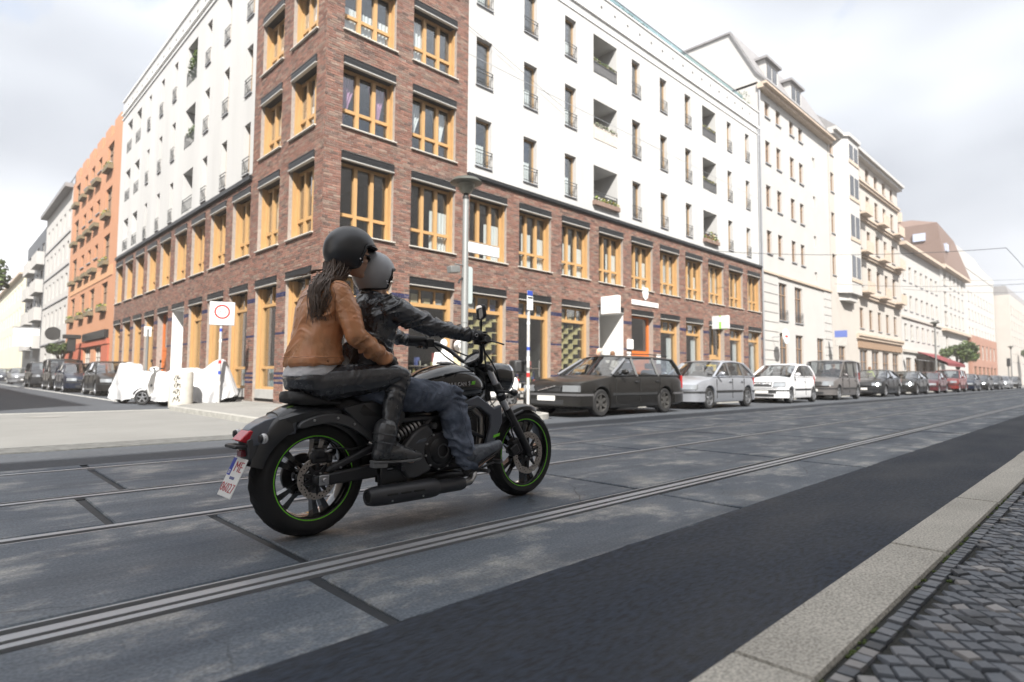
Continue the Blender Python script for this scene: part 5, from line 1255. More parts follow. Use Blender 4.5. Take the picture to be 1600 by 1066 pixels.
# ------------------------------------------------------------------ street furniture and small things on the far pavement
M_vinyl = mat('seat_vinyl', (.017, .017, .018), .55, var=.15, vscale=30, bump=.25, bscale=160)
M_steel = mat('bare_steel', (.52, .52, .53), .28, .9, var=.15, vscale=30)
M_pole = mat('pole_grey', (.19, .197, .195), .5, .1, var=.06, vscale=5)
M_lampcap = mat('lamp_cap', (.10, .105, .092), .45, .3, var=.1, vscale=6)
M_milk = mat('milky_glass', (.26, .26, .22), .35, var=.1, vscale=5)
M_pole2 = mat('pole_white', (.46, .46, .455), .6, var=.18, vscale=14)
M_signb = mat('sign_blue', (.03, .07, .38), .5)
M_signr = mat('sign_red', (.55, .03, .03), .5)
M_black2 = mat('print_black', (.02, .02, .02), .6)
M_concb = mat('bollard_concrete', (.52, .50, .45), .85, var=.15, vscale=5, bump=.2, bscale=40)
M_cover = mat('white_tarpaulin', (.50, .505, .52), .62, var=.04, vscale=3)
M_cloth = mat('mannequin_white', (.78, .77, .75), .8)
M_beige = mat('mannequin_beige', (.60, .50, .33), .9, var=.08, vscale=8, bump=.3, bscale=60)
M_yel = mat('postbox_yellow', (.75, .50, .02), .45)
# lamp post with pan-shaped luminaire
LP = (9.02, 10.85); z0 = .1
t = thing('street_lamp', 'grey street lamp with a wide pan shaped head before the brick house', 'street lamp', (*LP, z0)); H_ = 5.08
mb = MB(); mb.lathe([(.11, 0), (.11, .9), (.085, .95), (.082, 3.4), (.074, 3.42), (.072, H_-.02), (.055, H_), (0, H_)], n=20, cap=(False, False)); mb.lathe([(.09, 2.05), (.09, 2.08), (.082, 2.09)], n=20, cap=(False, False)); mb.build('pole', M_pole, t, smooth=40)
mb = MB(); mb.lathe([(0, H_+.50), (.12, H_+.49), (.30, H_+.43), (.375, H_+.36), (.385, H_+.34), (.36, H_+.33), (.22, H_+.30), (.0, H_+.30)], n=32, cap=(False, False)); mb.build('lamp_hood', M_lampcap, t, smooth=50)
mb = MB(); mb.lathe([(.10, H_+.08), (.15, H_+.14), (.20, H_+.27), (.21, H_+.30)], n=28, cap=(True, False)); mb.lathe([(.215, H_+.20), (.225, H_+.215), (.215, H_+.23)], n=28, cap=(False, False)); mb.build('lamp_glass', M_milk, t, smooth=50)
mb = MB(); mb.lathe([(.075, H_-.06), (.08, H_+.0), (.06, H_+.03), (.05, H_+.10), (.0, H_+.10)], n=16, cap=(True, False)); mb.build('lamp_collar', M_black2, t, smooth=40)
mb = MB(); mb.box(-.012, .012, -.02, .02, 0, .01); 
# street name board, on the lamp post
t = thing('street_name_sign', 'white blank looking street name board fixed to the lamp post', 'sign', (LP[0]+.06, LP[1]-.02, 3.86)); mb = MB(); mb.box(.02, 1.02, -.012, .012, .0, .25); mb.build('board', M_white, t, bevel=.006); mb = MB(); mb.box(.015, 1.025, -.016, .016, -.012, .0); mb.box(.015, 1.025, -.016, .016, .25, .262); mb.build('frame', M_slate, t)
t = thing('signal_box', 'grey signal camera bracket on the left of the lamp post', 'camera', (LP[0]-.05, LP[1], 3.30)); mb = MB(); mb.tube([(0, 0, .22), (-.30, -.05, .20)], .02, 8); mb.build('arm', M_pole, t, smooth=60); mb = MB(); mb.box(-.44, -.16, -.11, .06, .04, .20, xf=Matrix.Rotation(-.15, 4, 'Y')); mb.build('housing', M_pole, t, bevel=.015); MB().tube([(-.05, -.02, -.10), (-.16, -.06, -.16), (-.2, -.07, -.24)], .025, 8).build('bracket', M_black2, t, smooth=60)
t = thing('traffic_board', 'pale blue grey back of a tall signal board behind the lamp post', 'signal', (LP[0]+.12, LP[1]+.08, 2.62)); mb = MB(); mb.prism([(-.06, 0), (.14, 0), (.17, .04), (.17, .86), (.14, .9), (-.06, .9)], -.03, .03, 'xz'); mb.build('panel', mat('signal_grey', (.45, .52, .52), .5), t, bevel=.012)
# thin sign post with a small parking board, stickers
t = thing('sign_post', 'thin sticker covered white sign post beside the black estate', 'sign post', (9.72, 9.42, .1))
mb = MB(); mb.tube([(0, 0, 0), (0, 0, 2.75)], .038, 12); mb.build('pole', M_pole2, t, smooth=60)
mb = MB(); mb.box(-.095, .095, -.052, -.044, 2.30, 2.62); b_ = mb.build('board', M_white, t, bevel=.004); MB().box(-.08, .08, -.055, -.053, 2.56, 2.60).build('board_print', M_black2, b_); MB().box(-.085, .085, -.053, -.043, 2.63, 2.74).build('board', M_signb, t, bevel=.004)
for k in range(9):
    z = .35 + k*.2 + random.uniform(-.04, .04); mb = MB(); mb.lathe([(.0392, z), (.0392, z+random.uniform(.05, .1))], n=12, cap=(False, False)); mb.build('sticker', [M_grey, M_white, M_signr, M_pole, M_white, M_signb, M_grey][k % 7], t, smooth=60)
# speed zone sign at the side street
t = thing('zone_sign', 'square white zone sign with red ring on a thin white post by the covered motorcycles', 'sign', (5.85, 17.75, .1)); mb = MB(); mb.tube([(0, 0, 0), (0, 0, 2.85)], .038, 12); mb.build('pole', M_pole2, t, smooth=60)
T0 = Matrix.Translation((0, -.05, 2.5)) @ Matrix.Rotation(-.35, 4, 'Z') 
mb = MB(); mb.box(-.31, .31, -.012, .012, -.31, .33, xf=T0); b_ = mb.build('board', M_white, t, bevel=.02); mb = MB(); mb.box(-.325, .325, .0, .02, -.325, .345, xf=T0); mb.build('edge', M_slate, b_)
mb = MB(); mb.lathe([(.155, -.016), (.205, -.016), (.205, -.013), (.155, -.013)], (0, 0, .06), 'y', 36, cap=(False, False), xf=T0); mb.build('ring', M_signr, b_, smooth=40)
TX = T0 @ Matrix.Translation((0, -.014, .06)) @ Matrix.Rotation(pi/2, 4, 'X')
lettering('30', .19, M_black2, b_, TX); lettering('ZONE', .075, M_black2, b_, T0 @ Matrix.Translation((0, -.014, -.24)) @ Matrix.Rotation(pi/2, 4, 'X'))
for k in range(6): z = .5 + k*.3; mb = MB(); mb.lathe([(.0392, z), (.0392, z+.09)], n=12, cap=(False, False)); mb.build('sticker', [M_white, M_signb, M_signr, M_grey][k % 4], t, smooth=60)
# concrete bollard with graffiti
t = thing('bollard', 'squat cream concrete bollard with black vertical scrawl', 'bollard', (4.87, 17.68, .0)); mb = MB(); mb.lathe([(.29, 0), (.29, .92), (.27, .96), (0, .965)], n=28, cap=(False, False)); mb.build('body', M_concb, t, smooth=40)
mb = MB()
for k in range(4):
    z = .80 - k*.18; a0 = -2.2
    for s_ in range(3):
        pts = []
        for q in range(5): a = a0 + .10*s_ - .05 + .03*math.sin(q*2.1+k+s_); zz = z + (.06*math.sin(q*1.7+s_*2+k*1.3)) - .02*q + .03; pts.append((.2925*math.cos(a+.06*q*(1 if s_ % 2 else -1)), .2925*math.sin(a+.06*q*(1 if s_ % 2 else -1)), zz))
        mb.tube(pts, .009, 5)
mb.build('scrawl', M_black2, t)['kind'] = 'stuff'
# covered motorcycles : draped sheet over a motorcycle-shaped hull
def covered(label, loc, rz, L_, H1, H2, Hm, wid, seed):
    t = thing('covered_motorcycle', label, 'covered motorcycle', loc, rz, 'motorcycles under white covers'); r_ = random.Random(seed); n = 46; rings = []; m = 40
    for i in range(m+1):
        x = -L_/2 + L_*i/m; e = 2*abs(x)/L_; top = float(np.interp(x/L_, [-.5, -.44, -.28, -.05, .12, .24, .34, .44, .5], [.30, H1*.80, H1, Hm, Hm*1.03, H2, H2*.97, .72, .34])); w0 = wid*(1 - .55*e**4); wt = .10 + .22*math.exp(-((x/L_-.24)/.09)**2) + .05
        zb = .10 + .10*e**2 + .05*math.sin(x*5+seed); ring = []
        for j in range(n+1):
            s_ = -1 + 2*j/n; q = abs(s_); sg = 1 if s_ > 0 else -1
            if q < .30: y = sg*wt*q/.30; z = top - .02*(q/.3)**2
            else:
                u_ = (q-.30)/.70; y = sg*(wt + (w0-wt)*(u_**.75)); z = top - .02 + (zb-top+.02)*u_**1.08
            fold = .030*math.sin(x*15 + s_*7 + seed)*q + .020*math.sin(x*31 - s_*16 + seed*2)*q + .04*mnoise.noise(Vector((x*2.6, s_*2.2, seed)))
            cr = .5 - abs(mnoise.noise(Vector((x*3.1 + s_*1.4, s_*3.0 - x*1.2, seed+4)))) ; cr2 = .4 - abs(mnoise.noise(Vector((x*7.5 - s_*3, s_*6 + x*2, seed+14)))); ring.append((x + .05*mnoise.noise(Vector((x*3, s_*5, seed+30))), y + sg*q*(fold*1.5 + .17*cr + .07*cr2), z + .06*mnoise.noise(Vector((x*4.4, s_*4, seed+9))) + .10*cr*(1-q*.6) + .04*cr2))
        rings.append(ring)
    mb = MB(); mb.loft(rings, closed=False, cap=(False, False)); o = mb.build('cover', M_cover, t, smooth=180, recalc=False); s = o.modifiers.new('s', 'SUBSURF'); s.levels = 1; s.render_levels = 1
    T1, R1 = wheel_meshes(.30, .12, 5)
    for x in (-L_*.36, L_*.36): w = part('wheel', T1, t, (x, 0, .30)); part('rim', R1, w)
    mb = MB(); mb.box(-L_*.3, L_*.3, -.1, .1, .16, .5); mb.build('engine_block', M_under, t); mb = MB(); mb.tube([(0, .1, .25), (-.1, .32, .0)], .015, 6); mb.build('side_stand', M_under, t)
covered('large motorcycle under a white cover, nearest the zone sign post', (5.52, 18.55, 0), -.42, 2.15, 1.0, 1.30, 1.02, .46, 3)
covered('motorcycle under a white cover, left of the other one and beside the black car', (4.78, 21.0, 0), 2.2, 2.1, .95, 1.22, .92, .42, 8)
# a pale scooter between them, another by the sign post
def scooter(label, loc, rz, pm, box=None, group='scooters on the far pavement'):
    t = thing('scooter', label, 'scooter', loc, rz, group); T1, R1 = wheel_meshes(.215, .11, 5)
    for x in (-.62, .62): w = part('wheel', T1, t, (x, 0, .215)); part('rim', R1, w)
    mb = MB(); rings = []
    for x, zt, zb, w in ((-.86, .66, .55, .06), (-.78, .76, .42, .15), (-.5, .80, .36, .19), (-.2, .76, .28, .18), (-.08, .62, .24, .16), (0, .34, .20, .15), (.2, .30, .18, .15), (.34, .34, .2, .15)): rings.append([(x, -w, zb), (x, -w*1.05, (zt+zb)/2), (x, -w*.8, zt), (x, w*.8, zt), (x, w*1.05, (zt+zb)/2), (x, w, zb)])
    mb.loft(rings); mb.build('body', pm, t, smooth=50, bevel=.02)
    mb = MB(); rings = []
    for x, z, w in ((.34, .25, .17), (.42, .55, .20), (.36, .85, .16), (.30, .98, .08)): rings.append([(x, -w, z), (x+.08, -w*.6, z), (x+.12, 0, z), (x+.08, w*.6, z), (x, w, z)])
    mb.loft(rings); mb.build('leg_shield', pm, t, smooth=60); mb = MB(); mb.ell((.33, 0, 1.02), (.13, .12, .09), 14, 10); mb.build('head', pm, t, smooth=180); MB().ell((.43, 0, 1.02), (.05, .07, .06), 12, 8).build('headlight', M_lampg, t, smooth=180)
    mb = MB()
    for s_ in (-1, 1): mb.tube([(.30, s_*.08, 1.04), (.24, s_*.33, 1.06)], .02, 8); mb.tube([(.28, s_*.2, 1.06), (.30, s_*.27, 1.24)], .008, 6); mb.ell((.30, s_*.28, 1.27), (.02, .06, .045), 10, 8)
    mb.tube([(.40, 0, .6), (.62, 0, .25)], .04, 10); mb.build('handlebar', M_dtrim, t, smooth=60)
    mb = MB(); rings = []
    for x, z, w in ((-.80, .82, .10), (-.6, .86, .15), (-.3, .84, .15), (-.10, .80, .11)): rings.append([(x, -w, z-.07), (x, -w*.9, z), (x, w*.9, z), (x, w, z-.07)])
    mb.loft(rings); mb.build('seat', M_vinyl, t, smooth=50, bevel=.02); mb = MB(); mb.loft([[(.62+.27*math.cos(a), y, .215+.27*math.sin(a)) for y in (-.075, .075)] for a in np.linspace(.3, 2.6, 10)], closed=False, cap=(False, False)); mb.build('front_mudguard', pm, t, smooth=60, recalc=False)
    MB().lathe([(0, -.98), (.055, -.97), (.06, -.5), (.04, -.46)], (0, -.16, .30), 'x', 14, cap=(False, False)).build('silencer', M_dtrim, t, smooth=50)
    MB().box(-.90, -.87, -.09, .09, .50, .62).build('number_plate', M_plate, t); MB().ell((-.86, 0, .70), (.02, .07, .035), 10, 6).build('tail_light', M_tailr, t, smooth=180)
    if box: MB().box(-1.05, -.68, -.2, .2, .88, 1.2).build('top_box', box, t, bevel=.05)
    return t
scooter('pale scooter between the two covered motorcycles', (4.95, 19.4, 0), 2.5, M_white)
scooter('white scooter with dark top box beside the thin sign post', (9.75, 10.9, .1), 2.75, M_white, M_dtrim)
# bicycles leaning by the shop front
def bicycle(label, loc, rz, fm, sm, lean=0):
    t = thing('bicycle', label, 'bicycle', loc, rz, 'bicycles outside the shop'); t.rotation_euler = (lean, 0, rz)
    for x in (-.52, .52):
        mb = MB(); mb.tube([(x + .33*math.cos(a), 0, .345 + .33*math.sin(a)) for a in [2*pi*i/32 for i in range(32)]], .016, 6, loop=True); w = mb.build('wheel', M_tyre, t, smooth=60); mb = MB()
        for i in range(14): a = 2*pi*i/14; mb.tube([(x, 0, .345), (x+.325*math.cos(a), 0, .345+.325*math.sin(a))], .0018, 4)
        mb.tube([(x, -.04, .345), (x, .04, .345)], .02, 8); mb.build('spokes', M_rim, w)['kind'] = 'stuff'
    mb = MB()
    for a, b in (((-.52, 0, .345), (-.06, 0, .29)), ((-.06, 0, .29), (-.2, 0, .82)), ((-.17, 0, .72), (.33, 0, .80)), ((.34, 0, .74), (-.06, 0, .29)), ((-.52, 0, .345), (-.17, 0, .72)), ((.30, 0, .90), (.52, 0, .345))): mb.tube([a, b], .016, 8)
    mb.build('frame', fm, t, smooth=60); mb = MB(); mb.tube([(.26, .28, 1.02), (.34, .2, 1.03), (.30, 0, .98), (.34, -.2, 1.03), (.26, -.28, 1.02)], .012, 8); mb.build('handlebar', M_rim, t, smooth=60); mb = MB(); mb.ell((-.24, 0, .87), (.14, .075, .035), 12, 8); mb.build('saddle', sm, t, smooth=180); mb = MB(); mb.tube([(-.06, -.09, .29), (-.06, .09, .29)], .012, 8); mb.lathe([(.0, -.05), (.085, -.05), (.085, -.045)], (-.06, 0, .29), 'y', 18); mb.build('crank', M_rim, t); mb = MB(); mb.box(.42, .74, -.16, .16, .80, 1.0); 
    return t
bicycle('bicycle with brown saddle, left of the thin sign post', (8.95, 10.1, .1), 2.9, M_pole, mat('brown_saddle', (.10, .05, .03), .6), .05)
bicycle('pale bicycle standing between the scooter and the black estate', (10.75, 11.3, .1), 2.8, M_pole2, M_dtrim, -.05)
# display figures outside the shop
def figure(label, loc, rz, m, hm_, hood=False):
    t = thing('display_figure', label, 'mannequin', loc, rz, 'display figures outside the shop'); mb = MB()
    torso(mb, [((0, 0, .78), .13, .20, 0), ((0, 0, .95), .125, .185, 0), ((.01, 0, 1.15), .12, .18, 0), ((.01, 0, 1.32), .11, .19, 0), ((0, 0, 1.40), .075, .12, 0), ((0, 0, 1.44), .055, .06, 0)])
    for s_ in (1, -1): chain(mb, [((0, s_*.19, 1.34), .06), ((-.01, s_*.24, 1.1), .052), ((.03, s_*.25, .86), .042)])
    link(wrinkle(melt(mb, .012, 3), [((0, 0, .8), (0, 0, 1.4), 1)], .008, 14, 4, 2), 'coat', m, t); mb = MB(); frustum(mb, (0, 0, 1.40), .05, (0, 0, 1.52), .05); mb.ell((.0, 0, 1.62), (.105, .095, .13), 18, 12)
    if hood: mb.ell((-.03, 0, 1.60), (.13, .125, .15), 18, 12)
    link(melt(mb, .010, 3), 'head', hm_, t); mb = MB(); mb.tube([(0, 0, 0.02), (0, 0, .85)], .02, 8); mb.lathe([(.22, 0), (.22, .012), (.03, .03)], n=20); mb.build('stand', M_rim, t, smooth=40); return t
SMOOTH_ORDER = True
figure('white clad display figure with a white head, left of the beige one by the shop', (9.5, 12.25, .1), -1.9, M_cloth, M_cloth)
figure('beige coated display figure with a white head outside the shop', (10.05, 12.3, .1), -1.7, M_beige, M_cloth, True)
# passers-by near the white doorway
M_hairg = mat('grey_hair', (.42, .40, .37), .8, var=.1, vscale=30); M_navy = mat('navy_cloth', (.02, .022, .035), .9); M_palec = mat('pale_cloth', (.55, .50, .45), .9); M_skin = mat('skin', (.62, .39, .285), .5, var=.06, vscale=40); M_hairb = mat('brown_hair', (.16, .08, .04), .7)
def walker(label, loc, rz, top_m, leg_m, hair_m, stride=.22, k=1.0):
    mb = MB(); hd_ = (0.02, 0, 1.60*k)
    torso(mb, [((0, 0, .88*k), .10, .155, 0), ((0, 0, 1.05*k), .095, .14, 0), ((.01, 0, 1.25*k), .11, .17, 0), ((.01, 0, 1.38*k), .085, .155, 0), ((0, 0, 1.44*k), .05, .07, 0)]); frustum(mb, (0, 0, 1.42*k), .045, (.02, 0, 1.52*k), .045); head(mb, hd_, 0, 0, .95)
    sk = {}
    for s_ in (1, -1):
        f_ = stride*s_; A = [((0, s_*.175, 1.37*k), .045), ((-f_*.5, s_*.21, 1.12*k), .038), ((-f_*.6+.12, s_*.20, .92*k), .027)]; Lg = [((0, s_*.085, .90*k), .08), ((f_*.7+.03, s_*.09, .50*k), .052), ((f_*1.1-.02, s_*.095, .10), .036)]; sk[s_] = (A, Lg)
        chain(mb, A); chain(mb, Lg); chain(mb, [((f_*1.1-.04, s_*.095, .05), .034), ((f_*1.1+.13, s_*.10, .032), .028)]); flathand(mb, A[2][0], (.3, 0, -1), (1, 0, .3), (0, -s_, 0), .9)
    p = link(melt(mb, .011, 3), 'person', M_skin, None); p.location = loc; p.rotation_euler = (0, 0, rz); tag(p, label, 'person')
    mb = MB(); torso(mb, [((0, 0, .80*k), .13, .185, 0), ((0, 0, 1.02*k), .12, .165, 0), ((.01, 0, 1.25*k), .13, .19, 0), ((.01, 0, 1.37*k), .105, .175, 0), ((0, 0, 1.44*k), .06, .08, 0)])
    for s_ in (1, -1): chain(mb, [(a, r+.016) for a, r in sk[s_][0]])
    link(wrinkle(melt(mb, .012, 3), [((0, 0, .8), (0, 0, 1.4), 1)], .007, 14, 4, 3), 'coat', top_m, p); mb = MB(); torso(mb, [((0, 0, .82*k), .115, .165, 0), ((0, 0, .95*k), .11, .16, 0)])
    for s_ in (1, -1): chain(mb, [(a, r+.016) for a, r in sk[s_][1]])
    link(wrinkle(melt(mb, .012, 3), [((0, 0, .9), (0, 0, 0), 1)], .006, 14, 4, 4), 'trousers', leg_m, p)
    mb = MB(); mb.ell((-.02, 0, 1.635*k), (.108, .088, .098), 18, 12); mb.ell((-.06, 0, 1.56*k), (.06, .08, .07), 14, 10); link(melt(mb, .009, 3), 'hair', hair_m, p)
    for s_ in (1, -1): f_ = stride*s_; mb = MB(); chain(mb, [((f_*1.1-.05, s_*.095, .055), .042), ((f_*1.1+.05, s_*.098, .045), .042), ((f_*1.1+.15, s_*.10, .036), .034)]); link(melt(mb, .009, 3), 'shoe', M_dtrim, p)
walker('grey haired person in dark coat passing behind the black estate', (15.4, 11.75, .1), 2.9, M_navy, M_navy, M_hairg)
walker('fair person in pale top near the white doorway', (17.3, 12.6, .1), .3, M_palec, M_navy, M_hairb)
walker('dark clad person far along by the dark grey saloon', (36.2, 11.3, .1), -.4, mat('dark_red_cloth', (.05, .02, .02), .9), M_navy, M_hairb, .2, .98)
walker('person in a bright yellow jacket far along the pavement', (46.5, 12.2, .1), -.6, mat('hivis_yellow', (.50, .62, .04), .8), M_navy, M_hairb, .2, .98)
# projecting signs and boards on the house
def on_wall(name, label, cat, u, z, d): return thing(name, label, cat, (u, V0-d, z))
t = on_wall('box_sign', 'white square projecting light box beside the white doorway', 'sign', 18.30, 3.62, .62); mb = MB(); mb.box(-.09, .09, -.40, .40, -.34, .34); mb.build('box', M_white, t, bevel=.02); mb = MB(); mb.tube([(0, .40, .0), (0, .62, 0)], .02, 8); mb.build('arm', M_slate, t)
mb = MB()
for y, z in ((-.1, .2), (-.02, -.02), (-.08, -.25)): mb.box(-.096, -.0905, y-.07, y+.07, z-.012, z+.012)
mb.build('board_print', M_grey, t)
t = on_wall('box_sign', 'white and grey projecting light box with a lime green side, farther along the brick front', 'sign', 27.5, 3.62, .50); mb = MB(); mb.box(-.09, .09, -.36, .48, -.32, .32); mb.build('box', mat('sign_palegrey', (.62, .63, .64), .5), t, bevel=.015); MB().box(-.095, .5, .0, .10, -.32, .32).build('green_panel', mat('lime_panel', (.25, .62, .05), .5), t, bevel=.01); mb = MB(); mb.box(-.097, -.0905, -.30, .42, .02, .26); mb.build('white_field', M_white, t)
t = on_wall('wall_board', 'long thin white board over the orange door', 'sign', 21.55, 4.02, .02); mb = MB(); mb.box(-1.0, 1.0, -.03, .0, -.10, .10); mb.build('board', M_white, t, bevel=.005)
t = on_wall('wall_crest', 'small white shield on the bricks above the long white board', 'sign', 21.55, 4.42, .02); mb = MB(); mb.prism([(-.2, .28), (.2, .28), (.22, .05), (.16, -.14), (0, -.26), (-.16, -.14), (-.22, .05)], -.04, 0, 'xz'); mb.build('shield', M_white, t, bevel=.01)
t = on_wall('wall_box', 'small white box on the brick pier beside the orange door', 'sign', 20.35, 2.25, .02); mb = MB(); mb.box(-.16, .16, -.12, 0, -.20, .20); mb.build('box', M_white, t, bevel=.01)
t = on_wall('wall_board', 'small white notice on the brick pier right of the orange door', 'sign', 22.55, 1.70, .02); mb = MB(); mb.box(-.16, .16, -.03, 0, -.2, .2); mb.build('board', M_white, t, bevel=.005)
t = on_wall('round_sign', 'round white sign with a red mark at the edge of the brick house', 'sign', 34.6, 3.3, .8); mb = MB(); mb.lathe([(0, -.03), (.42, -.03), (.42, .03), (0, .03)], (0, 0, 0), 'y', 28, cap=(False, False)); mb.build('disc', M_white, t, smooth=40); mb = MB(); mb.box(-.2, .2, -.035, -.0305, -.06, .06); mb.build('mark', M_signr, t); mb = MB(); mb.tube([(0, .03, 0), (0, .78, 0)], .02, 8); mb.build('arm', M_slate, t)
# yellow post box
t = thing('post_box', 'yellow round topped post box behind the silver hatchback', 'post box', (23.2, 11.9, .1)); mb = MB(); mb.prism([(-.22, .0), (.22, 0), (.22, 1.20)] + [(.22*math.cos(a), 1.20+.16*math.sin(a)) for a in np.linspace(.2, pi-.2, 8)] + [(-.22, 1.20)], -.18, .18, 'xz'); mb.build('body', M_yel, t, bevel=.015); MB().box(-.15, .15, -.19, -.181, 1.02, 1.06).build('slot', M_black2, t); MB().box(-.25, .25, -.2, .2, 1.11, 1.135).build('rim', M_yel, t)
t = thing('lamp_bollard', 'thin grey post with a white square top far down the side street pavement', 'sign', (6.2, 27.2, .1)); mb = MB(); mb.tube([(0, 0, 0), (0, 0, 2.6)], .05, 10); mb.build('pole', M_pole, t, smooth=60); MB().box(-.13, .13, -.03, .03, 2.3, 2.7).build('board', M_white, t, bevel=.01)
# red awning, tree, far lamp posts, signals
t = thing('awning', 'dark red sloping shop awning far along the wide street', 'awning', (68.6, V0, 3.0)); mb = MB(); mb.prism([(0, .75), (-2.6, -.45), (-2.6, -.75), (-2.55, -.75), (-2.5, -.4), (0, .65)], 0, 8.5, 'yz'); mb.build('canopy', mat('awning_red', (.17, .03, .035), .8, var=.1, vscale=2), t); mb = MB()
for x in (.2, 8.3): mb.tube([(x, -.02, -.1), (x, -2.5, -.5)], .03, 6)
mb.build('arm', M_slate, t)
M_bark = mat('bark', (.09, .07, .05), .9, var=.3, vscale=12, bump=.6, bscale=30)
def tree(name, label, loc, h, trunk_h, cr, n, size, seed, squash=.8, group=None):
    t = thing(name, label, 'tree', loc, 0, group); r_ = random.Random(seed); mb = MB(); lobes = []; mb.tube([(0, 0, -.05), (.05, 0, trunk_h*.6), (.0, .08, trunk_h), (0, 0, h*.8)], [cr*.10, cr*.075, cr*.06, cr*.02], 10)
    for i in range(9):
        a = r_.uniform(0, 2*pi); e = r_.uniform(.0, .9); p = Vector((math.cos(a)*math.cos(e), math.sin(a)*math.cos(e), math.sin(e)*squash*1.3))*cr*r_.uniform(.55, .8); c = Vector((0, 0, trunk_h + (h-trunk_h)*.35)) + p; mb.tube([(0, .03, trunk_h*r_.uniform(.8, 1.1)), c*.5 + Vector((0, 0, trunk_h*.5)), c], [cr*.045, cr*.03, cr*.01], 6); lobes.append((c.x, c.y, c.z, cr*r_.uniform(.36, .55), cr*r_.uniform(.36, .55), cr*r_.uniform(.28, .42)))
    mb.build('trunk', M_bark, t, smooth=60); leaves('crown', t, lobes, n, size, ((.05, .085, .02), (.085, .125, .03), (.03, .055, .015)))
tree('street_tree', 'small bushy street tree beside the red awning far along the wide street', (79.5, 12.4, .1), 5.4, 2.0, 1.9, 260, .17, 3)
tree('street_tree', 'leafy tree cut by the left edge far down the side street', (1.25, 46, 0), 9.5, 4.2, 2.0, 420, .15, 8)
tree('street_tree', 'street tree behind the dark off-roader in the side street', (6.3, 49.5, .1), 3.6, 1.4, .9, 300, .10, 12)
tree('street_tree', 'slim tree at the far right end of the wide street', (150, 11.5, .1), 9, 3, 2.2, 300, .28, 21)
for x, lb in ((62, 'grey lamp post beside the red awning'), (112, 'grey lamp post far along beyond the low red brown wing')):
    t = thing('street_lamp', lb, 'street lamp', (x, 11.2, .1), 0, 'far lamp posts'); mb = MB(); mb.lathe([(.10, 0), (.07, 3), (.06, 5.4)], n=12); mb.build('pole', M_pole, t, smooth=60); mb = MB(); mb.lathe([(0, 5.9), (.35, 5.8), (.38, 5.74), (.15, 5.65), (.1, 5.4)], n=18, cap=(False, False)); mb.build('lamp_hood', M_lampcap, t, smooth=50)
for x, lb in ((96, 'traffic signal near the white corner house'), (121, 'traffic signal far along the wide street')):
    t = thing('traffic_signal', lb, 'traffic light', (x, 9.9, .1), 0, 'far traffic signals'); mb = MB(); mb.tube([(0, 0, 0), (0, 0, 3.6)], .06, 10); mb.build('pole', M_pole, t, smooth=60); mb = MB(); mb.box(-.18, .18, -.2, .15, 2.6, 3.6); hs = mb.build('housing', M_dtrim, t, bevel=.03)
    for k in range(3): mb = MB(); mb.lathe([(0, 0), (.11, 0)], (-.181, 0, 2.78+.3*k), 'x', 14, cap=(False, False)); mb.build('lens', M_black2, hs)
t = thing('shop_sign', 'blue and white sign board beside the oriel house', 'sign', (43.6, 13.2, 3.6)); mb = MB(); mb.box(-.06, .06, -.45, .25, -.45, .55); mb.build('board', M_grey, t, bevel=.01); MB().box(-.066, .066, -.47, .27, .12, .57).build('blue_field', mat('sign_midblue', (.12, .17, .45), .5), t)
t = thing('shop_sign', 'white square sign projecting from the dark clad house', 'sign', (6.0, 67, 4.1)); mb = MB(); mb.box(-.9, .9, -.06, .06, -.8, .8); mb.build('board', M_white, t, bevel=.01); mb = MB(); mb.box(-1.0, 1.0, -.08, .08, .8, .9); mb.build('edge', M_slate, t)
t = thing('hanging_sign', 'dark round hanging sign on the white house in the side street', 'sign', (6.5, 55.5, 3.9)); mb = MB(); mb.lathe([(0, -.05), (.5, -.05), (.5, .05), (0, .05)], (0, 0, 0), 'y', 20, cap=(False, False)); mb.build('disc', M_black2, t, smooth=40); mb = MB(); mb.tube([(.4, 0, 0), (.46, 0, .4)], .03, 6); mb.build('arm', M_slate, t)
t = thing('hanging_sign', 'dark lantern shaped sign over the red shop front', 'sign', (6.3, 45.8, 3.1)); mb = MB(); mb.box(-.45, .45, -.25, .25, .0, .25); mb.box(-.2, .2, -.2, .2, -.8, .0); mb.build('box', M_black2, t, bevel=.03)
# overhead tram wires
M_wire = mat('wire', (.04, .04, .042), .5)
def wire(label, pts, r=.013): tag(MB().tube(pts, r, 5).build('overhead_wire', M_wire, None), label, 'wire', 'tram wires')
def cat(a, b, sag, n=10): return [Vector(a).lerp(Vector(b), i/n) - Vector((0, 0, sag*4*(i/n)*(1-i/n))) for i in range(n+1)]
wire('thin span wire from the brick ledge towards the far road', cat((27.2, 13.93, 7.15), (33, 3.3, 6.6), .25))
wire('span wire crossing from the oriel house over the road', cat((45.2, 13.9, 7.6), (47, 3.3, 6.7), .2))
wire('contact wire running along the track to the far end', [(33, 3.3, 6.6), (47, 3.3, 6.7), (120, 3.4, 6.6)], .010)
wire('span wire high over the far road beside the mansard roof', cat((81.4, 13.9, 12.2), (86, -3.5, 12.2), .5))
wire('span wire from the low pale house to the road', cat((64, 13.9, 9.3), (70, 3.3, 8.8), .3))
wire('thin cable running across the white plaster from the tower', [(11.5, 13.98, 11.95), (12.4, 13.95, 11.72), (16.6, 13.9, 10.6)], .006)
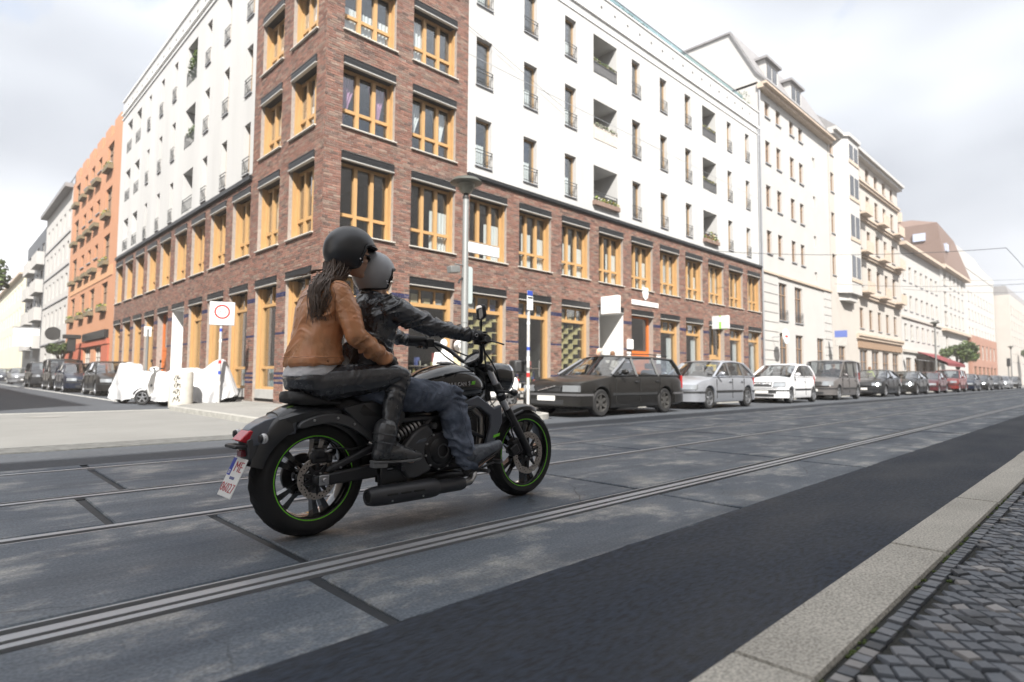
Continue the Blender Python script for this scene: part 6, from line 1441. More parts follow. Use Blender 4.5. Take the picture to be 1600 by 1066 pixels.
# ------------------------------------------------------------------ the motorcycle  (local: x forward, y left, z up)
BU, BV = 1.514, 3.14
M_gloss = mat('black_gloss_paint', (.008, .008, .009), .14, coat=.9, spec=.6)
M_satin = mat('black_satin', (.022, .024, .028), .28, spec=.7, coat=.35, var=.15, vscale=20)
M_satin2 = mat('dark_grey_satin', (.085, .088, .094), .30, .3, spec=.7, var=.1, vscale=12)
M_matte = mat('black_matte', (.020, .021, .024), .48, bump=.1, bscale=200)
M_eng = mat('engine_black', (.020, .020, .022), .38, .2, var=.2, vscale=25)
M_steel = mat('bare_steel', (.52, .52, .53), .28, .9, var=.15, vscale=30)
M_discm = mat('brake_disc', (.52, .47, .42), .36, .9, var=.25, vscale=24)
M_green = mat('lime_green', (.24, .80, .05), .4)
M_shroud = mat('bluegrey_panel', (.13, .145, .175), .28, .35, coat=.3)
M_vinyl = mat('seat_vinyl', (.017, .017, .018), .55, var=.15, vscale=30, bump=.25, bscale=160)
M_clear = mat('clear_lens', (.75, .76, .77), .12, coat=.7)
M_redl = mat('red_lens', (.62, .015, .03), .16, coat=.7)
M_redl2 = mat('red_lens_light', (.80, .12, .13), .2, coat=.7)
bike = thing('motorcycle', 'black cruiser motorcycle with lime green rim stripes carrying two people', 'motorcycle', (BU, BV, 0))
def smooth_poly(pts, n=4):
    P = [Vector((p[0], 0, p[1])) for p in pts]; out = []
    for i in range(len(P)):
        p0, p1, p2, p3 = P[i-1], P[i], P[(i+1) % len(P)], P[(i+2) % len(P)]
        for k in range(n):
            t = k/n; q = .5*((2*p1) + (-p0+p2)*t + (2*p0-5*p1+4*p2-p3)*t*t + (-p0+3*p1-3*p2+p3)*t**3); out.append((q.x, q.z))
    return out
def bike_wheel(cx, cz, R, w, rr, rd, disc_y, nsp, holes):
    t = MB(); h = w/2
    prof = [(rr-.004, -h*.80), (rr+.012, -h*.93), (rr+(R-rr)*.45, -h*1.0), (R-.040, -h*.93), (R-.018, -h*.70), (R-.005, -h*.36), (R, 0)]
    prof = prof + [(r_, -y_) for r_, y_ in prof[-2::-1]]
    t.lathe(prof, axis='y', n=72, cap=(False, False)); o = t.build('wheel', M_tyre, bike, smooth=60, loc=(cx, 0, cz))
    # tread grooves cut as thin dark strips lying in the tread
    g_ = MB()
    for i in range(26):
        a = 2*pi*i/26
        for s_ in (1, -1):
            pts = []
            for k in range(5):
                yy = s_*h*(.12+.14*k); q = abs(yy)/h; rad = float(np.interp(q, [0, .36, .70, .93], [R, R-.005, R-.018, R-.04])) + .0006; aa = a + .05*k + (0 if s_ > 0 else .12)
                pts.append((rad*math.cos(aa), yy, rad*math.sin(aa)))
            g_.tube(pts, .0028, 4, flat=.5)
    g_.build('tread_groove', M_groove, o)['kind'] = 'stuff'
    m = MB(); rl = rr
    m.lathe([(rl+.004, -h*.78), (rl, -h*.86), (rl-.012, -h*.84), (rl-.020, -h*.60), (rl-.022, h*.6), (rl-.012, h*.84), (rl, h*.86), (rl+.004, h*.78)], axis='y', n=72, cap=(False, False))
    for s_ in (1,):
        for i in range(nsp):
            for d_ in (-1, 1):
                a = 2*pi*i/nsp + .3; q = Matrix.Rotation(a + d_*.16, 4, 'Y'); q0 = Matrix.Rotation(a + d_*.32, 4, 'Y')
                m.loft([[q0 @ Vector((x_, y_, .048)) for x_, y_ in ((-.013, -.035), (.013, -.035), (.013, .035), (-.013, .035))], [q @ Vector((x_, y_, (rl+.05)/2)) for x_, y_ in ((-.012, -.022), (.012, -.022), (.012, .022), (-.012, .022))], [q @ Vector((x_, y_, rl-.015)) for x_, y_ in ((-.018, -.028), (.018, -.028), (.018, .028), (-.018, .028))]])
    m.lathe([(0, -.07), (.030, -.07), (.05, -.055), (.058, -.03), (.058, .03), (.05, .055), (0, .06)], axis='y', n=28, cap=(False, False))
    m.build('rim', M_gloss, o, smooth=38)
    s_ = MB(); s_.lathe([(rr+.0005, -h*.875), (rr-.0048, -h*.868), (rr-.0048, -h*.85), (rr+.0005, -h*.85)], axis='y', n=80, cap=(False, False)); s_.build('rim_stripe', M_green, o, smooth=60)
    # disc with petals and holes
    for sg in ((-1,) if not holes else (-1,)):
        d = MB(); n = 120; y0, y1 = disc_y-.0025, disc_y+.0025
        ro = [rd*(1 - .022*max(0, math.cos(2*pi*i/n*10))**6) for i in range(n)]; ri = rd*.70
        rings = []
        for r_, y_ in ((0, y0), (0, y1), (1, y1), (1, y0)):
            rings.append([((ri if (k_ := r_) == 0 else ro[i])*math.cos(2*pi*i/n), y_, (ri if r_ == 0 else ro[i])*math.sin(2*pi*i/n)) for i in range(n)])
        d.loft(rings, loop=True); do = d.build('brake_disc', M_discm, o, smooth=40)
        hm = MB()
        for i in range(40):
            a = 2*pi*i/40; rad = rd*(.78 + .06*(i % 3)); hm.lathe([(.0, -.0032), (.0042, -.0032), (.0042, .0032), (0, .0032)], (rad*math.cos(a), disc_y, rad*math.sin(a)), 'y', 7, cap=(False, False))
        hm.build('disc_hole', M_groove, do)['kind'] = 'stuff'
        c = MB(); c.lathe([(rd*.36, disc_y-.012), (rd*.40, disc_y+.01)], axis='y', n=30, cap=(True, False))
        for i in range(10):
            q = Matrix.Rotation(2*pi*i/10, 4, 'Y'); c.loft([[q @ Vector((x_, disc_y+y_, rd*.36)) for x_, y_ in ((-.012, -.006), (.012, -.006), (.012, .006), (-.012, .006))], [q @ Vector((x_, disc_y+y_, rd*.74)) for x_, y_ in ((-.006, -.006), (.006, -.006), (.006, .006), (-.006, .006))]])
        c.build('disc_carrier', M_eng, do, smooth=40)
        b_ = MB()
        for i in range(5):
            a = 2*pi*i/5; b_.lathe([(.0, disc_y-.022), (.006, disc_y-.022), (.006, disc_y)], (rd*.27*math.cos(a), 0, rd*.27*math.sin(a)), 'y', 6, cap=(False, False))
        b_.build('disc_bolt', M_steel, do)['kind'] = 'stuff'
    return o
RW_ = bike_wheel(.004, .314, .318, .165, .226, .111, -.098, 5, 1)
FW_ = bike_wheel(1.642, .316, .318, .125, .2435, .150, -.082, 5, 1)
# left side belt pulley
MB().lathe([(.06, .085), (.115, .085), (.118, .095), (.115, .108), (.06, .108)], (0, 0, 0), 'y', 40, cap=(False, False)).build('belt_pulley', M_satin2, RW_, smooth=40)
# swing arm
mb = MB()
for s_ in (-1, 1):
    y = s_*.128
    mb.prism([(-.035, .288), (.03, .278), (.33, .288), (.52, .33), (.52, .40), (.33, .366), (.04, .340), (-.035, .332)], y-.022, y+.022, 'xz'); mb.prism([(.035, .345), (.075, .345), (.29, .425), (.42, .47), (.42, .515), (.28, .460), (.045, .372)], y-.018, y+.018, 'xz')
mb.build('swing_arm', M_matte, bike, bevel=.010)
mb = MB(); mb.box(-.012, .044, -.157, -.151, .284, .336); mb.lathe([(0, -.172), (.015, -.172), (.017, -.152)], (.016, 0, .310), 'y', 6, cap=(False, False)); mb.build('axle_block', M_steel, bike, bevel=.004)
mb = MB(); mb.lathe([(0, -.155), (.006, -.155), (.006, -.148)], (.112, 0, .368), 'y', 8, cap=(False, False)); mb.build('bolt', M_steel, bike)
# rear calliper
mb = MB(); mb.box(-.035, .055, -.125, -.070, .395, .455); mb.box(-.02, .035, -.135, -.060, .42, .475); mb.box(.05, .085, -.118, -.085, .39, .44); mb.build('brake_calliper', M_eng, bike, bevel=.012)
mb = MB(); mb.tube([(.03, -.12, .465), (.06, -.125, .472), (.12, -.12, .468), (.2, -.11, .455), (.3, -.10, .47)], .006, 6); mb.build('brake_hose', M_matte, bike, smooth=60)
MB().lathe([(0, -.14), (.008, -.14), (.008, -.13)], (.028, 0, .462), 'y', 8, cap=(False, False)).build('bolt', M_steel, bike)
# rear mudguard, side rail, tail
def arcp(cx, cz, r, a0, a1, n): return [(cx + r*math.cos(math.radians(a0+(a1-a0)*i/n)), cz + r*math.sin(math.radians(a0+(a1-a0)*i/n))) for i in range(n+1)]
mb = MB(); secs = []
for i in range(19):
    a = math.radians(28 + (165-28)*i/18); dg_ = math.degrees(a); bk = min(1, max(0, (dg_-128)/22)); ro = .362 - .022*bk + (.03*math.exp(-((dg_-110)/24)**2)); ri = .335; w = .098 - .016*bk
    ca_, sa_ = math.cos(a), math.sin(a); k = lambda r_, y_: (.0+r_*ca_, y_, .314+r_*sa_)
    secs.append([k(ri-.045, -w), k(ro-.02, -w-.004), k(ro+.012, -w*.82), k(ro+.02, -w*.4), k(ro+.022, 0), k(ro+.02, w*.4), k(ro+.012, w*.82), k(ro-.02, w+.004), k(ri-.045, w), k(ri-.03, w*.9), k(ri+.005, w*.6), k(ri+.008, 0), k(ri+.005, -w*.6), k(ri-.03, -w*.9)])
mb.loft(secs); mb.build('rear_mudguard', M_satin, bike, smooth=45)
mb = MB(); side = smooth_poly([(-.128, .592), (-.11, .622), (-.03, .650), (.06, .660), (.15, .646), (.26, .596), (.38, .52), (.40, .46), (.33, .475), (.25, .53), (.15, .585), (.05, .608), (-.03, .602), (-.09, .590)], 4)
mb.prism(side, -.150, -.118, 'xz'); mb.prism([(p[0], p[1]) for p in side], .118, .150, 'xz'); mb.build('mudguard_rail', M_satin2, bike, bevel=.010)
mb = MB()
for x_, z_ in ((-.045, .628), (.09, .634), (.19, .597)): mb.lathe([(0, -.157), (.006, -.156), (.008, -.150)], (x_, 0, z_), 'y', 8, cap=(False, False))
mb.build('rivet', M_steel, bike)
mb = MB(); rings = []
for x_, zt, zb_, w in ((.20, .715, .62, .10), (.05, .712, .63, .125), (-.06, .708, .63, .122), (-.13, .692, .62, .112), (-.21, .668, .63, .092)):
    rings.append([(x_, -w, zb_), (x_, -w*1.02, zt-.035), (x_, -w*.72, zt-.004), (x_, 0, zt+.008), (x_, w*.72, zt-.004), (x_, w*1.02, zt-.035), (x_, w, zb_)])
mb.loft(rings); tl = mb.build('tail_panel', M_satin, bike, smooth=40)
mb = MB(); 
for s_ in (-1,): mb.add([(-.165, s_*.066, .6905), (-.125, s_*.070, .7015), (-.118, s_*.045, .706), (-.145, s_*.042, .699)], [(0, 1, 2, 3)])
mb.build('tail_emblem', mat('dull_green', (.12, .22, .04), .5), tl)
mb = MB(); rings = []
for x_, zt, zb_, w in ((-.12, .672, .56, .098), (-.20, .655, .545, .088), (-.27, .634, .515, .076), (-.325, .604, .505, .062), (-.345, .584, .515, .053)): rings.append([(x_, -w, zb_), (x_, -w*1.05, (zt+zb_)/2), (x_, -w*.85, zt), (x_, w*.85, zt), (x_, w*1.05, (zt+zb_)/2), (x_, w, zb_)])
mb.loft(rings); mb.build('tail_unit', M_shroud, bike, smooth=30, bevel=.004)
mb = MB(); mb.prism([(-.392, .535), (-.340, .514), (-.285, .574), (-.342, .586)], -.058, .058, 'xz'); tlm = mb.build('tail_light', M_redl, bike, bevel=.006)
mb = MB()
for s_ in (-1, 1):
    for z_ in (.528, .543, .558): mb.prism([(-.352+(z_-.53)*.95, z_), (-.330+(z_-.53)*.95, z_+.004), (-.326+(z_-.53)*.95, z_+.010), (-.348+(z_-.53)*.95, z_+.008)], s_*.0588-.001, s_*.0588+.001, 'xz')
mb.build('light_element', M_redl2, tlm)
mb = MB(); mb.prism([(-.36, .535), (-.25, .60), (-.20, .55), (-.27, .44), (-.295, .40), (-.335, .41), (-.345, .45)], -.062, .062, 'xz'); mb.build('plate_bracket', M_satin2, bike, bevel=.008)
MB().box(-.418, -.36, -.075, .075, .497, .515).build('reflector_bar', M_matte, bike, bevel=.006)
MB().box(-.372, -.345, -.03, .03, .452, .487).build('rear_reflector', mat('dark_red_reflector', (.22, .015, .03), .2, coat=.5), bike, bevel=.004)
for s_ in (-1, 1):
    o = MB().ell((-.318, s_*.172, .552), (.021, .026, .026), 14, 10).build('indicator', M_clear, bike, smooth=180); mb = MB(); mb.tube([(-.29, s_*.05, .566), (-.295, s_*.15, .556)], .010, 8); mb.lathe([(.026, -.0), (.018, -.022), (.0, -.024)], (-.318, s_*.172, .552), 'x', 14, cap=(False, False), xf=Matrix.Translation((.636-.318*2, 0, 0))); mb.build('stalk', M_matte, o, smooth=50)
# number plate with raised print
T_ = Matrix.Translation((-.398, 0, .352)) @ Matrix.Rotation(math.radians(24), 4, 'Y') @ Matrix.Rotation(pi/2, 4, 'Z') @ Matrix.Rotation(pi/2, 4, 'X')
# local: X = to the right when seen from behind (-y), Y up, Z towards the rear
T_ = Matrix.Translation((-.398, 0, .352)) @ Matrix.Rotation(math.radians(24), 4, 'Y') @ Matrix(((0, 0, -1, 0), (-1, 0, 0, 0), (0, 1, 0, 0), (0, 0, 0, 1)))
mb = MB(); mb.box(-.09, .09, -.10, .10, -.002, .002, xf=T_); pl = mb.build('number_plate', M_white, bike, bevel=.002)
mb = MB(); mb.box(-.086, -.046, .005, .096, .0022, .0034, xf=T_); mb.build('blue_field', mat('plate_blue', (.02, .05, .38), .4), pl)
M_pred = mat('plate_red', (.50, .07, .09), .5)
lettering('ME', .080, M_pred, pl, T_ @ Matrix.Translation((.025, .052, .0025)), -.0012)
lettering('06027', .068, M_pred, pl, T_ @ Matrix.Translation((0, -.056, .0025)), -.0012)
lettering('D', .03, M_white, pl, T_ @ Matrix.Translation((-.066, .022, .0036)), .0005, .0008)
mb = MB(); mb.box(-.03, .03, -.012, .002, .0022, .003, xf=T_); mb.build('plate_seal', mat('seal_blue', (.12, .14, .3), .5), pl)
# seats
mb = MB(); rings = []
for x_, zt, zb_, w in ((-.150, .752, .735, .05), (-.140, .775, .718, .085), (-.09, .776, .708, .12), (-.0, .757, .704, .132), (.08, .742, .704, .13), (.16, .738, .70, .12)): rings.append([(x_, -w, (zt+zb_)/2-.008), (x_, -w*.97, zt-.018), (x_, -w*.75, zt), (x_, 0, zt+.006), (x_, w*.75, zt), (x_, w*.97, zt-.018), (x_, w, (zt+zb_)/2-.008), (x_, w*.9, zb_), (x_, -w*.9, zb_)])
mb.loft(rings); mb.build('pillion_seat', M_vinyl, bike, smooth=60)
mb = MB(); rings = []
for x_, zt, zb_, w in ((.10, .735, .66, .11), (.16, .752, .62, .15), (.24, .725, .58, .165), (.36, .69, .57, .16), (.48, .70, .58, .13), (.62, .76, .64, .085)): rings.append([(x_, -w, (zt+zb_)/2), (x_, -w*.97, zt-.02), (x_, -w*.7, zt), (x_, 0, zt+.006), (x_, w*.7, zt), (x_, w*.97, zt-.02), (x_, w, (zt+zb_)/2), (x_, w*.8, zb_), (x_, -w*.8, zb_)])
mb.loft(rings); mb.build('rider_seat', M_vinyl, bike, smooth=60)
# side cover below the seat
mb = MB(); sc = smooth_poly([(.13, .69), (.30, .72), (.47, .69), (.52, .62), (.44, .545), (.33, .525), (.24, .58), (.17, .64)], 4)
for s_ in (-1, 1): mb.prism(sc, s_*.14-.02, s_*.14+.02, 'xz')
mb.build('side_cover', M_satin, bike, bevel=.012)
# tank
mb = MB(); rings = []; TK = [(.575, .800, .760, .05), (.62, .838, .728, .095), (.70, .888, .705, .135), (.80, .928, .692, .160), (.90, .950, .690, .172), (1.00, .952, .695, .174), (1.09, .930, .703, .160), (1.165, .892, .715, .132), (1.215, .852, .735, .095), (1.243, .810, .765, .045)]
def tank_sec(zt, zb_, w, x_, n=28):
    zc = zb_ + (zt-zb_)*.42; r = []
    for i in range(n):
        a = 2*pi*i/n; c_, s_ = math.cos(a), math.sin(a); e = 2/2.5
        y = w*math.copysign(abs(c_)**e, c_); z = zc + ((zt-zc) if s_ > 0 else (zc-zb_))*math.copysign(abs(s_)**e, s_); r.append((x_, y, z))
    return r
mb.loft([tank_sec(zt, zb_, w, x_) for x_, zt, zb_, w in TK]); tank = mb.build('fuel_tank', M_gloss, bike, smooth=70)
sb = tank.modifiers.new('sub', 'SUBSURF'); sb.levels = 1; sb.render_levels = 1
mb = MB(); mb.lathe([(.0, .014), (.028, .014), (.030, .010), (.047, .010), (.052, .004), (.052, -.004)], (.925, 0, .951), 'z', 28, cap=(False, False)); mb.build('filler_cap', M_steel, tank, smooth=40)
mb = MB(); mb.tube([(1.02, 0.04, .952), (1.10, .035, .933), (1.17, .02, .898)], .012, 8, flat=.5); mb.build('tank_trim', M_satin2, tank, smooth=60)
def tank_y(x_, z_):
    zt, zb_, w = (float(np.interp(x_, [t[0] for t in TK], [t[k] for t in TK])) for k in (1, 2, 3)); zc = zb_ + (zt-zb_)*.42
    s_ = abs((z_-zc)/((zt-zc) if z_ > zc else (zc-zb_))); s_ = min(.999, s_); return -w*(1-s_**2.5)**(1/2.5)
def on_tank(me, x0, z0, slope, off=.0015):
    ca_, sa_ = math.cos(slope), math.sin(slope)
    for v in me.vertices:
        X, Y, d_ = v.co; x_ = x0 + X*ca_ - Y*sa_; z_ = z0 + X*sa_ + Y*ca_; v.co = (x_, tank_y(x_, z_) - off - d_*.3, z_)
me = text_mesh('VULCAN', .034, .0006, .001, 'RIGHT'); me.materials.clear(); me.materials.append(mat('silver_print', (.55, .55, .57), .3, .6)); on_tank(me, .975, .818, .06); part('lettering', me, tank)
me = text_mesh('S', .036, .0006, .001); me.materials.clear(); me.materials.append(mat('silver_print', (.55, .55, .57))); on_tank(me, .999, .821, .06); part('lettering', me, tank)
for k in range(3):
    mb = MB(); x_ = .000 + .0125*k
    n_ = 3; q = []
    for j in range(n_+1): z_ = -.011 + .022*j/n_; q.append([(x_+z_*.45, z_, 0), (x_+.008+z_*.45, z_, 0), (x_+.008+z_*.45, z_, .001), (x_+z_*.45, z_, .001)])
    mb.loft(q); me = mb.mesh('green_bar', M_green); on_tank(me, 1.022, .824, .06); part('green_bar', me, tank)
# engine
mb = MB(); mb.box(.52, 1.0, -.13, .13, .27, .50); mb.box(.58, .98, -.14, .14, .40, .62); mb.box(.45, .62, -.10, .10, .32, .60); mb.build('crankcase', M_eng, bike, bevel=.02)
mb = MB(); sc = smooth_poly([(.475, .40), (.54, .50), (.62, .562), (.685, .566), (.72, .47), (.70, .33), (.665, .285), (.53, .262)], 4); mb.prism(sc, -.188, -.13, 'xz'); mb.prism(sc, .13, .18, 'xz'); mb.build('engine_side_cover', M_satin2, bike, bevel=.014)
mb = MB(); mb.prism([(.575, .463), (.655, .478), (.650, .495), (.600, .485)], -.192, -.186, 'xz'); mb.build('cover_inset', M_shroud, bike, bevel=.003)
mb = MB(); mb.lathe([(.118, -.13), (.118, -.185), (.108, -.198), (.085, -.204), (.078, -.214), (.055, -.222), (.045, -.222), (.042, -.212), (0, -.212)], (.755, 0, .412), 'y', 40, cap=(False, False)); cc = mb.build('clutch_cover', M_eng, bike, smooth=40)
mb = MB(); mb.lathe([(.044, -.222), (.043, -.2255), (.036, -.2255), (.035, -.222)], (.755, 0, .412), 'y', 32, cap=(False, False)); mb.build('cover_ring', M_satin2, cc, smooth=40)
mb = MB()
for i in range(10):
    a = 2*pi*i/10 + .2; mb.lathe([(0, -.200), (.0065, -.200), (.0075, -.185)], (.755+.112*math.cos(a), 0, .412+.112*math.sin(a)), 'y', 7, cap=(False, False))
mb.build('cover_bolt', M_steel, cc)['kind'] = 'stuff'
for x_, z_, r_ in ((.885, .335, .021), (.70, .565, .02)): MB().lathe([(r_, -.15), (r_, -.205), (r_*.8, -.212), (0, -.212)], (x_, 0, z_), 'y', 20, cap=(False, False)).build('engine_cap', M_satin2, bike, smooth=40)
# cylinders with cooling ribs, bright head
mb = MB()
ax_ = Vector((.28, 0, .96)).normalized()
for i in range(9):
    c = Vector((.93, 0, .47)) + ax_*(.02*i); mb.box(-.095, .095, -.125, .125, -.004, .004, xf=Matrix.Translation(c) @ Matrix.Rotation(math.radians(16), 4, 'Y'))
mb.box(-.085, .085, -.115, .115, -.02, .20, xf=Matrix.Translation((.93, 0, .47)) @ Matrix.Rotation(math.radians(16), 4, 'Y')); tag(mb.build('cylinder', M_eng, bike), kind='stuff')
mb = MB(); mb.box(-.085, .085, -.128, .128, .0, .06, xf=Matrix.Translation((.985, 0, .66)) @ Matrix.Rotation(math.radians(16), 4, 'Y')); mb.build('cylinder_head', M_steel, bike, bevel=.012)
# frame
mb = MB()
for s_ in (-1, 1):
    mb.tube([(1.245, s_*.03, .82), (1.18, s_*.10, .735), (1.06, s_*.15, .675), (.90, s_*.155, .630), (.72, s_*.15, .612), (.48, s_*.14, .605), (.30, s_*.12, .64)], .019, 10)
    mb.tube([(1.25, s_*.03, .72), (1.20, s_*.09, .56), (1.17, s_*.12, .46), (1.02, s_*.15, .515), (.90, s_*.155, .60)], .013, 8)
    mb.tube([(.72, s_*.15, .612), (.60, s_*.14, .50), (.50, s_*.13, .36), (.50, s_*.13, .28)], .019, 8)
mb.tube([(1.20, 0, 1.0), (1.31, 0, .70)], .036, 14); mb.build('frame', M_satin, bike, smooth=60)
# lay-down shock
mb = MB(); a_, b_ = Vector((.46, -.115, .505)), Vector((.70, -.12, .598)); d_ = (b_-a_); L_ = d_.length; d_.normalize(); x_ = d_.cross(Vector((0, 1, 0))).normalized(); y_ = d_.cross(x_); path = []
for i in range(150): t = i/149; ph = t*2*pi*7; path.append(a_ + d_*(L_*(.06+.72*t)) + (x_*math.cos(ph) + y_*math.sin(ph))*.036)
mb.tube(path, .0075, 6); sh = mb.build('shock_spring', M_steel, bike, smooth=60); mb = MB(); mb.tube([a_, b_], .021, 12); mb.tube([a_+d_*(L_*.8), b_], .036, 14); mb.build('shock_body', M_matte, sh, smooth=50)
# exhaust
mb = MB(); ey, ez = -.215, .198
mb.lathe([(.0, .255), (.030, .255), (.034, .240), (.044, .240), (.050, .262), (.054, .285), (.057, .33), (.057, .66), (.053, .70), (.049, .71)], (0, ey, ez), 'x', 30, cap=(False, False)); mb.lathe([(.049, .70), (.043, .72), (.042, .90), (.036, .925), (.025, .93)], (0, ey+.005, ez-.002), 'x', 26, cap=(False, False)); ex = mb.build('silencer', mat('silencer_black', (.034, .036, .042), .42, spec=.7), bike, smooth=40)
mb = MB(); 
for x0, x1 in ((.335, .405), (.425, .495), (.513, .59)): mb.box(x0, x1, ey-.0585, ey-.050, ez+.002, ez+.014)
mb.build('silencer_slot', M_groove, ex, bevel=.003)
mb = MB(); mb.lathe([(0, .2445), (.029, .2445), (.029, .2555)], (0, ey, ez), 'x', 20, cap=(False, False)); mb.build('outlet', M_groove, ex); mb = MB()
for x_ in (.37, .58): mb.lathe([(0, -.005), (.006, -.005), (.006, .006)], (x_, ey-.05, ez-.028), 'y', 7, cap=(False, False))
mb.build('bolt', M_steel, ex)
mb = MB(); mb.tube([(.92, ey+.005, ez-.002), (.99, ey+.02, ez+.0), (1.05, ey+.06, ez+.02), (1.11, -.11, .28), (1.15, -.10, .40), (1.165, -.10, .50), (1.16, -.10, .60), (1.09, -.08, .66), (1.02, -.06, .66)], [.025, .025, .025, .023, .023, .023, .023, .023, .023], 12); mb.build('exhaust_pipe', mat('header_pipe', (.33, .31, .29), .3, .9, var=.2, vscale=15), bike, smooth=60)
mb = MB(); mb.tube([(.40, -.16, .24), (.44, -.20, .245)], .012, 8); mb.box(.36, .54, -.16, -.12, .22, .34); mb.build('silencer_bracket', M_satin, bike, bevel=.006)
mb = MB(); mb.prism([(.52, .235), (.66, .245), (.90, .26), (1.02, .25), (1.02, .215), (.90, .19), (.6, .2)], -.14, .14, 'xz'); mb.build('sump', M_eng, bike, bevel=.02)
# radiator and shroud
mb = MB(); mb.box(1.19, 1.245, -.135, .135, .385, .66); mb.build('radiator', M_eng, bike, bevel=.006)
mb = MB(); sp = [(.955, .700), (1.085, .742), (1.15, .702), (1.23, .655), (1.298, .676), (1.306, .557), (1.268, .49), (1.205, .385), (1.150, .388), (1.178, .47), (1.200, .53), (1.195, .605), (1.10, .662), (.965, .680)]
for s_ in (-1, 1): MB().prism(sp, *sorted((s_*.135, s_*.168)), 'xz').build('radiator_shroud', M_shroud, bike, bevel=.009)
MB().prism([(1.222, .474), (1.278, .486), (1.272, .466), (1.216, .456)], -.1715, -.1685, 'xz').build('green_mark', M_green, bike)
mb = MB(); mb.prism([(1.10, .37), (1.20, .385), (1.19, .28), (1.12, .22), (1.06, .24)], -.12, .12, 'xz'); mb.build('belly_pan', M_satin2, bike, bevel=.012)
# forks
for s_ in (-1, 1):
    mb = MB(); mb.tube([(1.222, s_*.102, .935), (1.435, s_*.102, .600)], .0215, 16); fk = mb.build('fork_tube', mat('fork_chrome', (.82, .83, .85), .30, .55), bike, smooth=60)
    mb = MB(); mb.tube([(1.408, s_*.102, .642), (1.425, s_*.102, .616), (1.60, s_*.102, .37), (1.655, s_*.100, .298)], [.027, .031, .028, .025], 16); mb.tube([(1.628, s_*.125, .316), (1.656, s_*.07, .316)], .024, 14); mb.build('fork_slider', M_matte, fk, smooth=50)
    mb = MB(); mb.lathe([(0, 0), (.012, 0), (.014, .004), (.008, .005), (.008, .012)], (1.644, s_*.133, .316), 'y', 12, cap=(False, False)); mb.build('axle_nut', M_steel, fk, smooth=40)
mb = MB()
for cx, cz, w in ((1.228, .925, .125), (1.315, .790, .13)): mb.box(-.035, .035, -w, w, -.016, .016, xf=Matrix.Translation((cx, 0, cz)) @ Matrix.Rotation(math.radians(32), 4, 'Y'))
for s_ in (-1, 1): mb.tube([(1.232, s_*.102, .92), (1.222, s_*.102, .937)], .030, 14); mb.tube([(1.335, s_*.102, .76), (1.295, s_*.102, .82)], .031, 14)
mb.build('fork_clamp', M_satin, bike, bevel=.006)
mb = MB()
for s_ in (-1, 1): mb.tube([(1.345, s_*.10, .742), (1.365, s_*.10, .712)], .034, 14)
mb.build('fork_cover', M_matte, bike, smooth=50)
# front mudguard
mb = MB(); secs = []
for i in range(13):
    a = math.radians(66 + (138-66)*i/12); r_ = .338; w = .066; k = lambda rr, y_: (1.642+rr*math.cos(a), y_, .316+rr*math.sin(a)); e = 1 - .35*((i-6)/6)**4
    w *= e; secs.append([k(r_-.03, -w), k(r_-.002, -w*.95), k(r_+.012, -w*.6), k(r_+.016, 0), k(r_+.012, w*.6), k(r_-.002, w*.95), k(r_-.03, w), k(r_-.004, w*.6), k(r_+.006, 0), k(r_-.004, -w*.6)])
mb.loft(secs); mb.build('front_mudguard', M_satin, bike, smooth=50)
mb = MB(); 
for s_ in (-1, 1): mb.tube([(1.46, s_*.085, .575), (1.53, s_*.07, .60), (1.60, s_*.066, .62)], .010, 8)
mb.build('mudguard_stay', M_satin2, bike, smooth=60)
mb = MB(); mb.box(-.03, .035, -.118, -.055, -.055, .06, xf=Matrix.Translation((1.505, 0, .37)) @ Matrix.Rotation(math.radians(-30), 4, 'Y')); mb.box(-.045, .03, -.125, -.07, -.03, .04, xf=Matrix.Translation((1.485, 0, .35)) @ Matrix.Rotation(math.radians(-30), 4, 'Y')); mb.build('front_calliper', M_eng, bike, bevel=.010)
mb = MB(); mb.tube([(1.30, -.09, .78), (1.33, -.12, .68), (1.42, -.13, .55), (1.44, -.12, .48), (1.48, -.11, .42)], .006, 6); mb.tube([(1.50, -.10, .40), (1.54, -.12, .45), (1.47, -.12, .52), (1.44, -.11, .50)], .005, 6); mb.build('front_brake_hose', M_matte, bike, smooth=60)
# headlamp, clocks
mb = MB(); hl = Matrix.Translation((1.395, 0, .862)) @ Matrix.Rotation(math.radians(6), 4, 'Y')
mb.lathe([(0, -.115), (.04, -.112), (.078, -.085), (.10, -.035), (.108, .03), (.106, .065)], axis='x', n=36, cap=(False, False), xf=hl); hd = mb.build('headlamp', M_gloss, bike, smooth=60); mb = MB(); mb.lathe([(.108, .062), (.110, .078), (.100, .084)], axis='x', n=36, cap=(False, False), xf=hl); mb.build('headlamp_ring', M_chrome, hd, smooth=60); mb = MB(); mb.lathe([(0, .10), (.05, .096), (.10, .080)], axis='x', n=30, cap=(False, False), xf=hl); mb.build('headlamp_lens', M_clear, hd, smooth=180)
gx = Matrix.Translation((1.185, 0, .985)) @ Matrix.Rotation(math.radians(-38), 4, 'Y')
mb = MB(); mb.lathe([(0, -.05), (.045, -.045), (.066, -.02), (.070, .010), (.064, .018)], n=32, cap=(False, False), xf=gx); gg = mb.build('clock_case', M_gloss, bike, smooth=50); mb = MB(); mb.lathe([(.0, .012), (.062, .012)], n=28, cap=(False, False), xf=gx); mb.build('clock_face', mat('clock_glass', (.05, .055, .07), .08, coat=.8), gg); mb = MB(); mb.lathe([(.062, .012), (.066, .021), (.070, .012)], n=32, cap=(False, False), xf=gx); mb.build('clock_ring', M_satin2, gg, smooth=60)
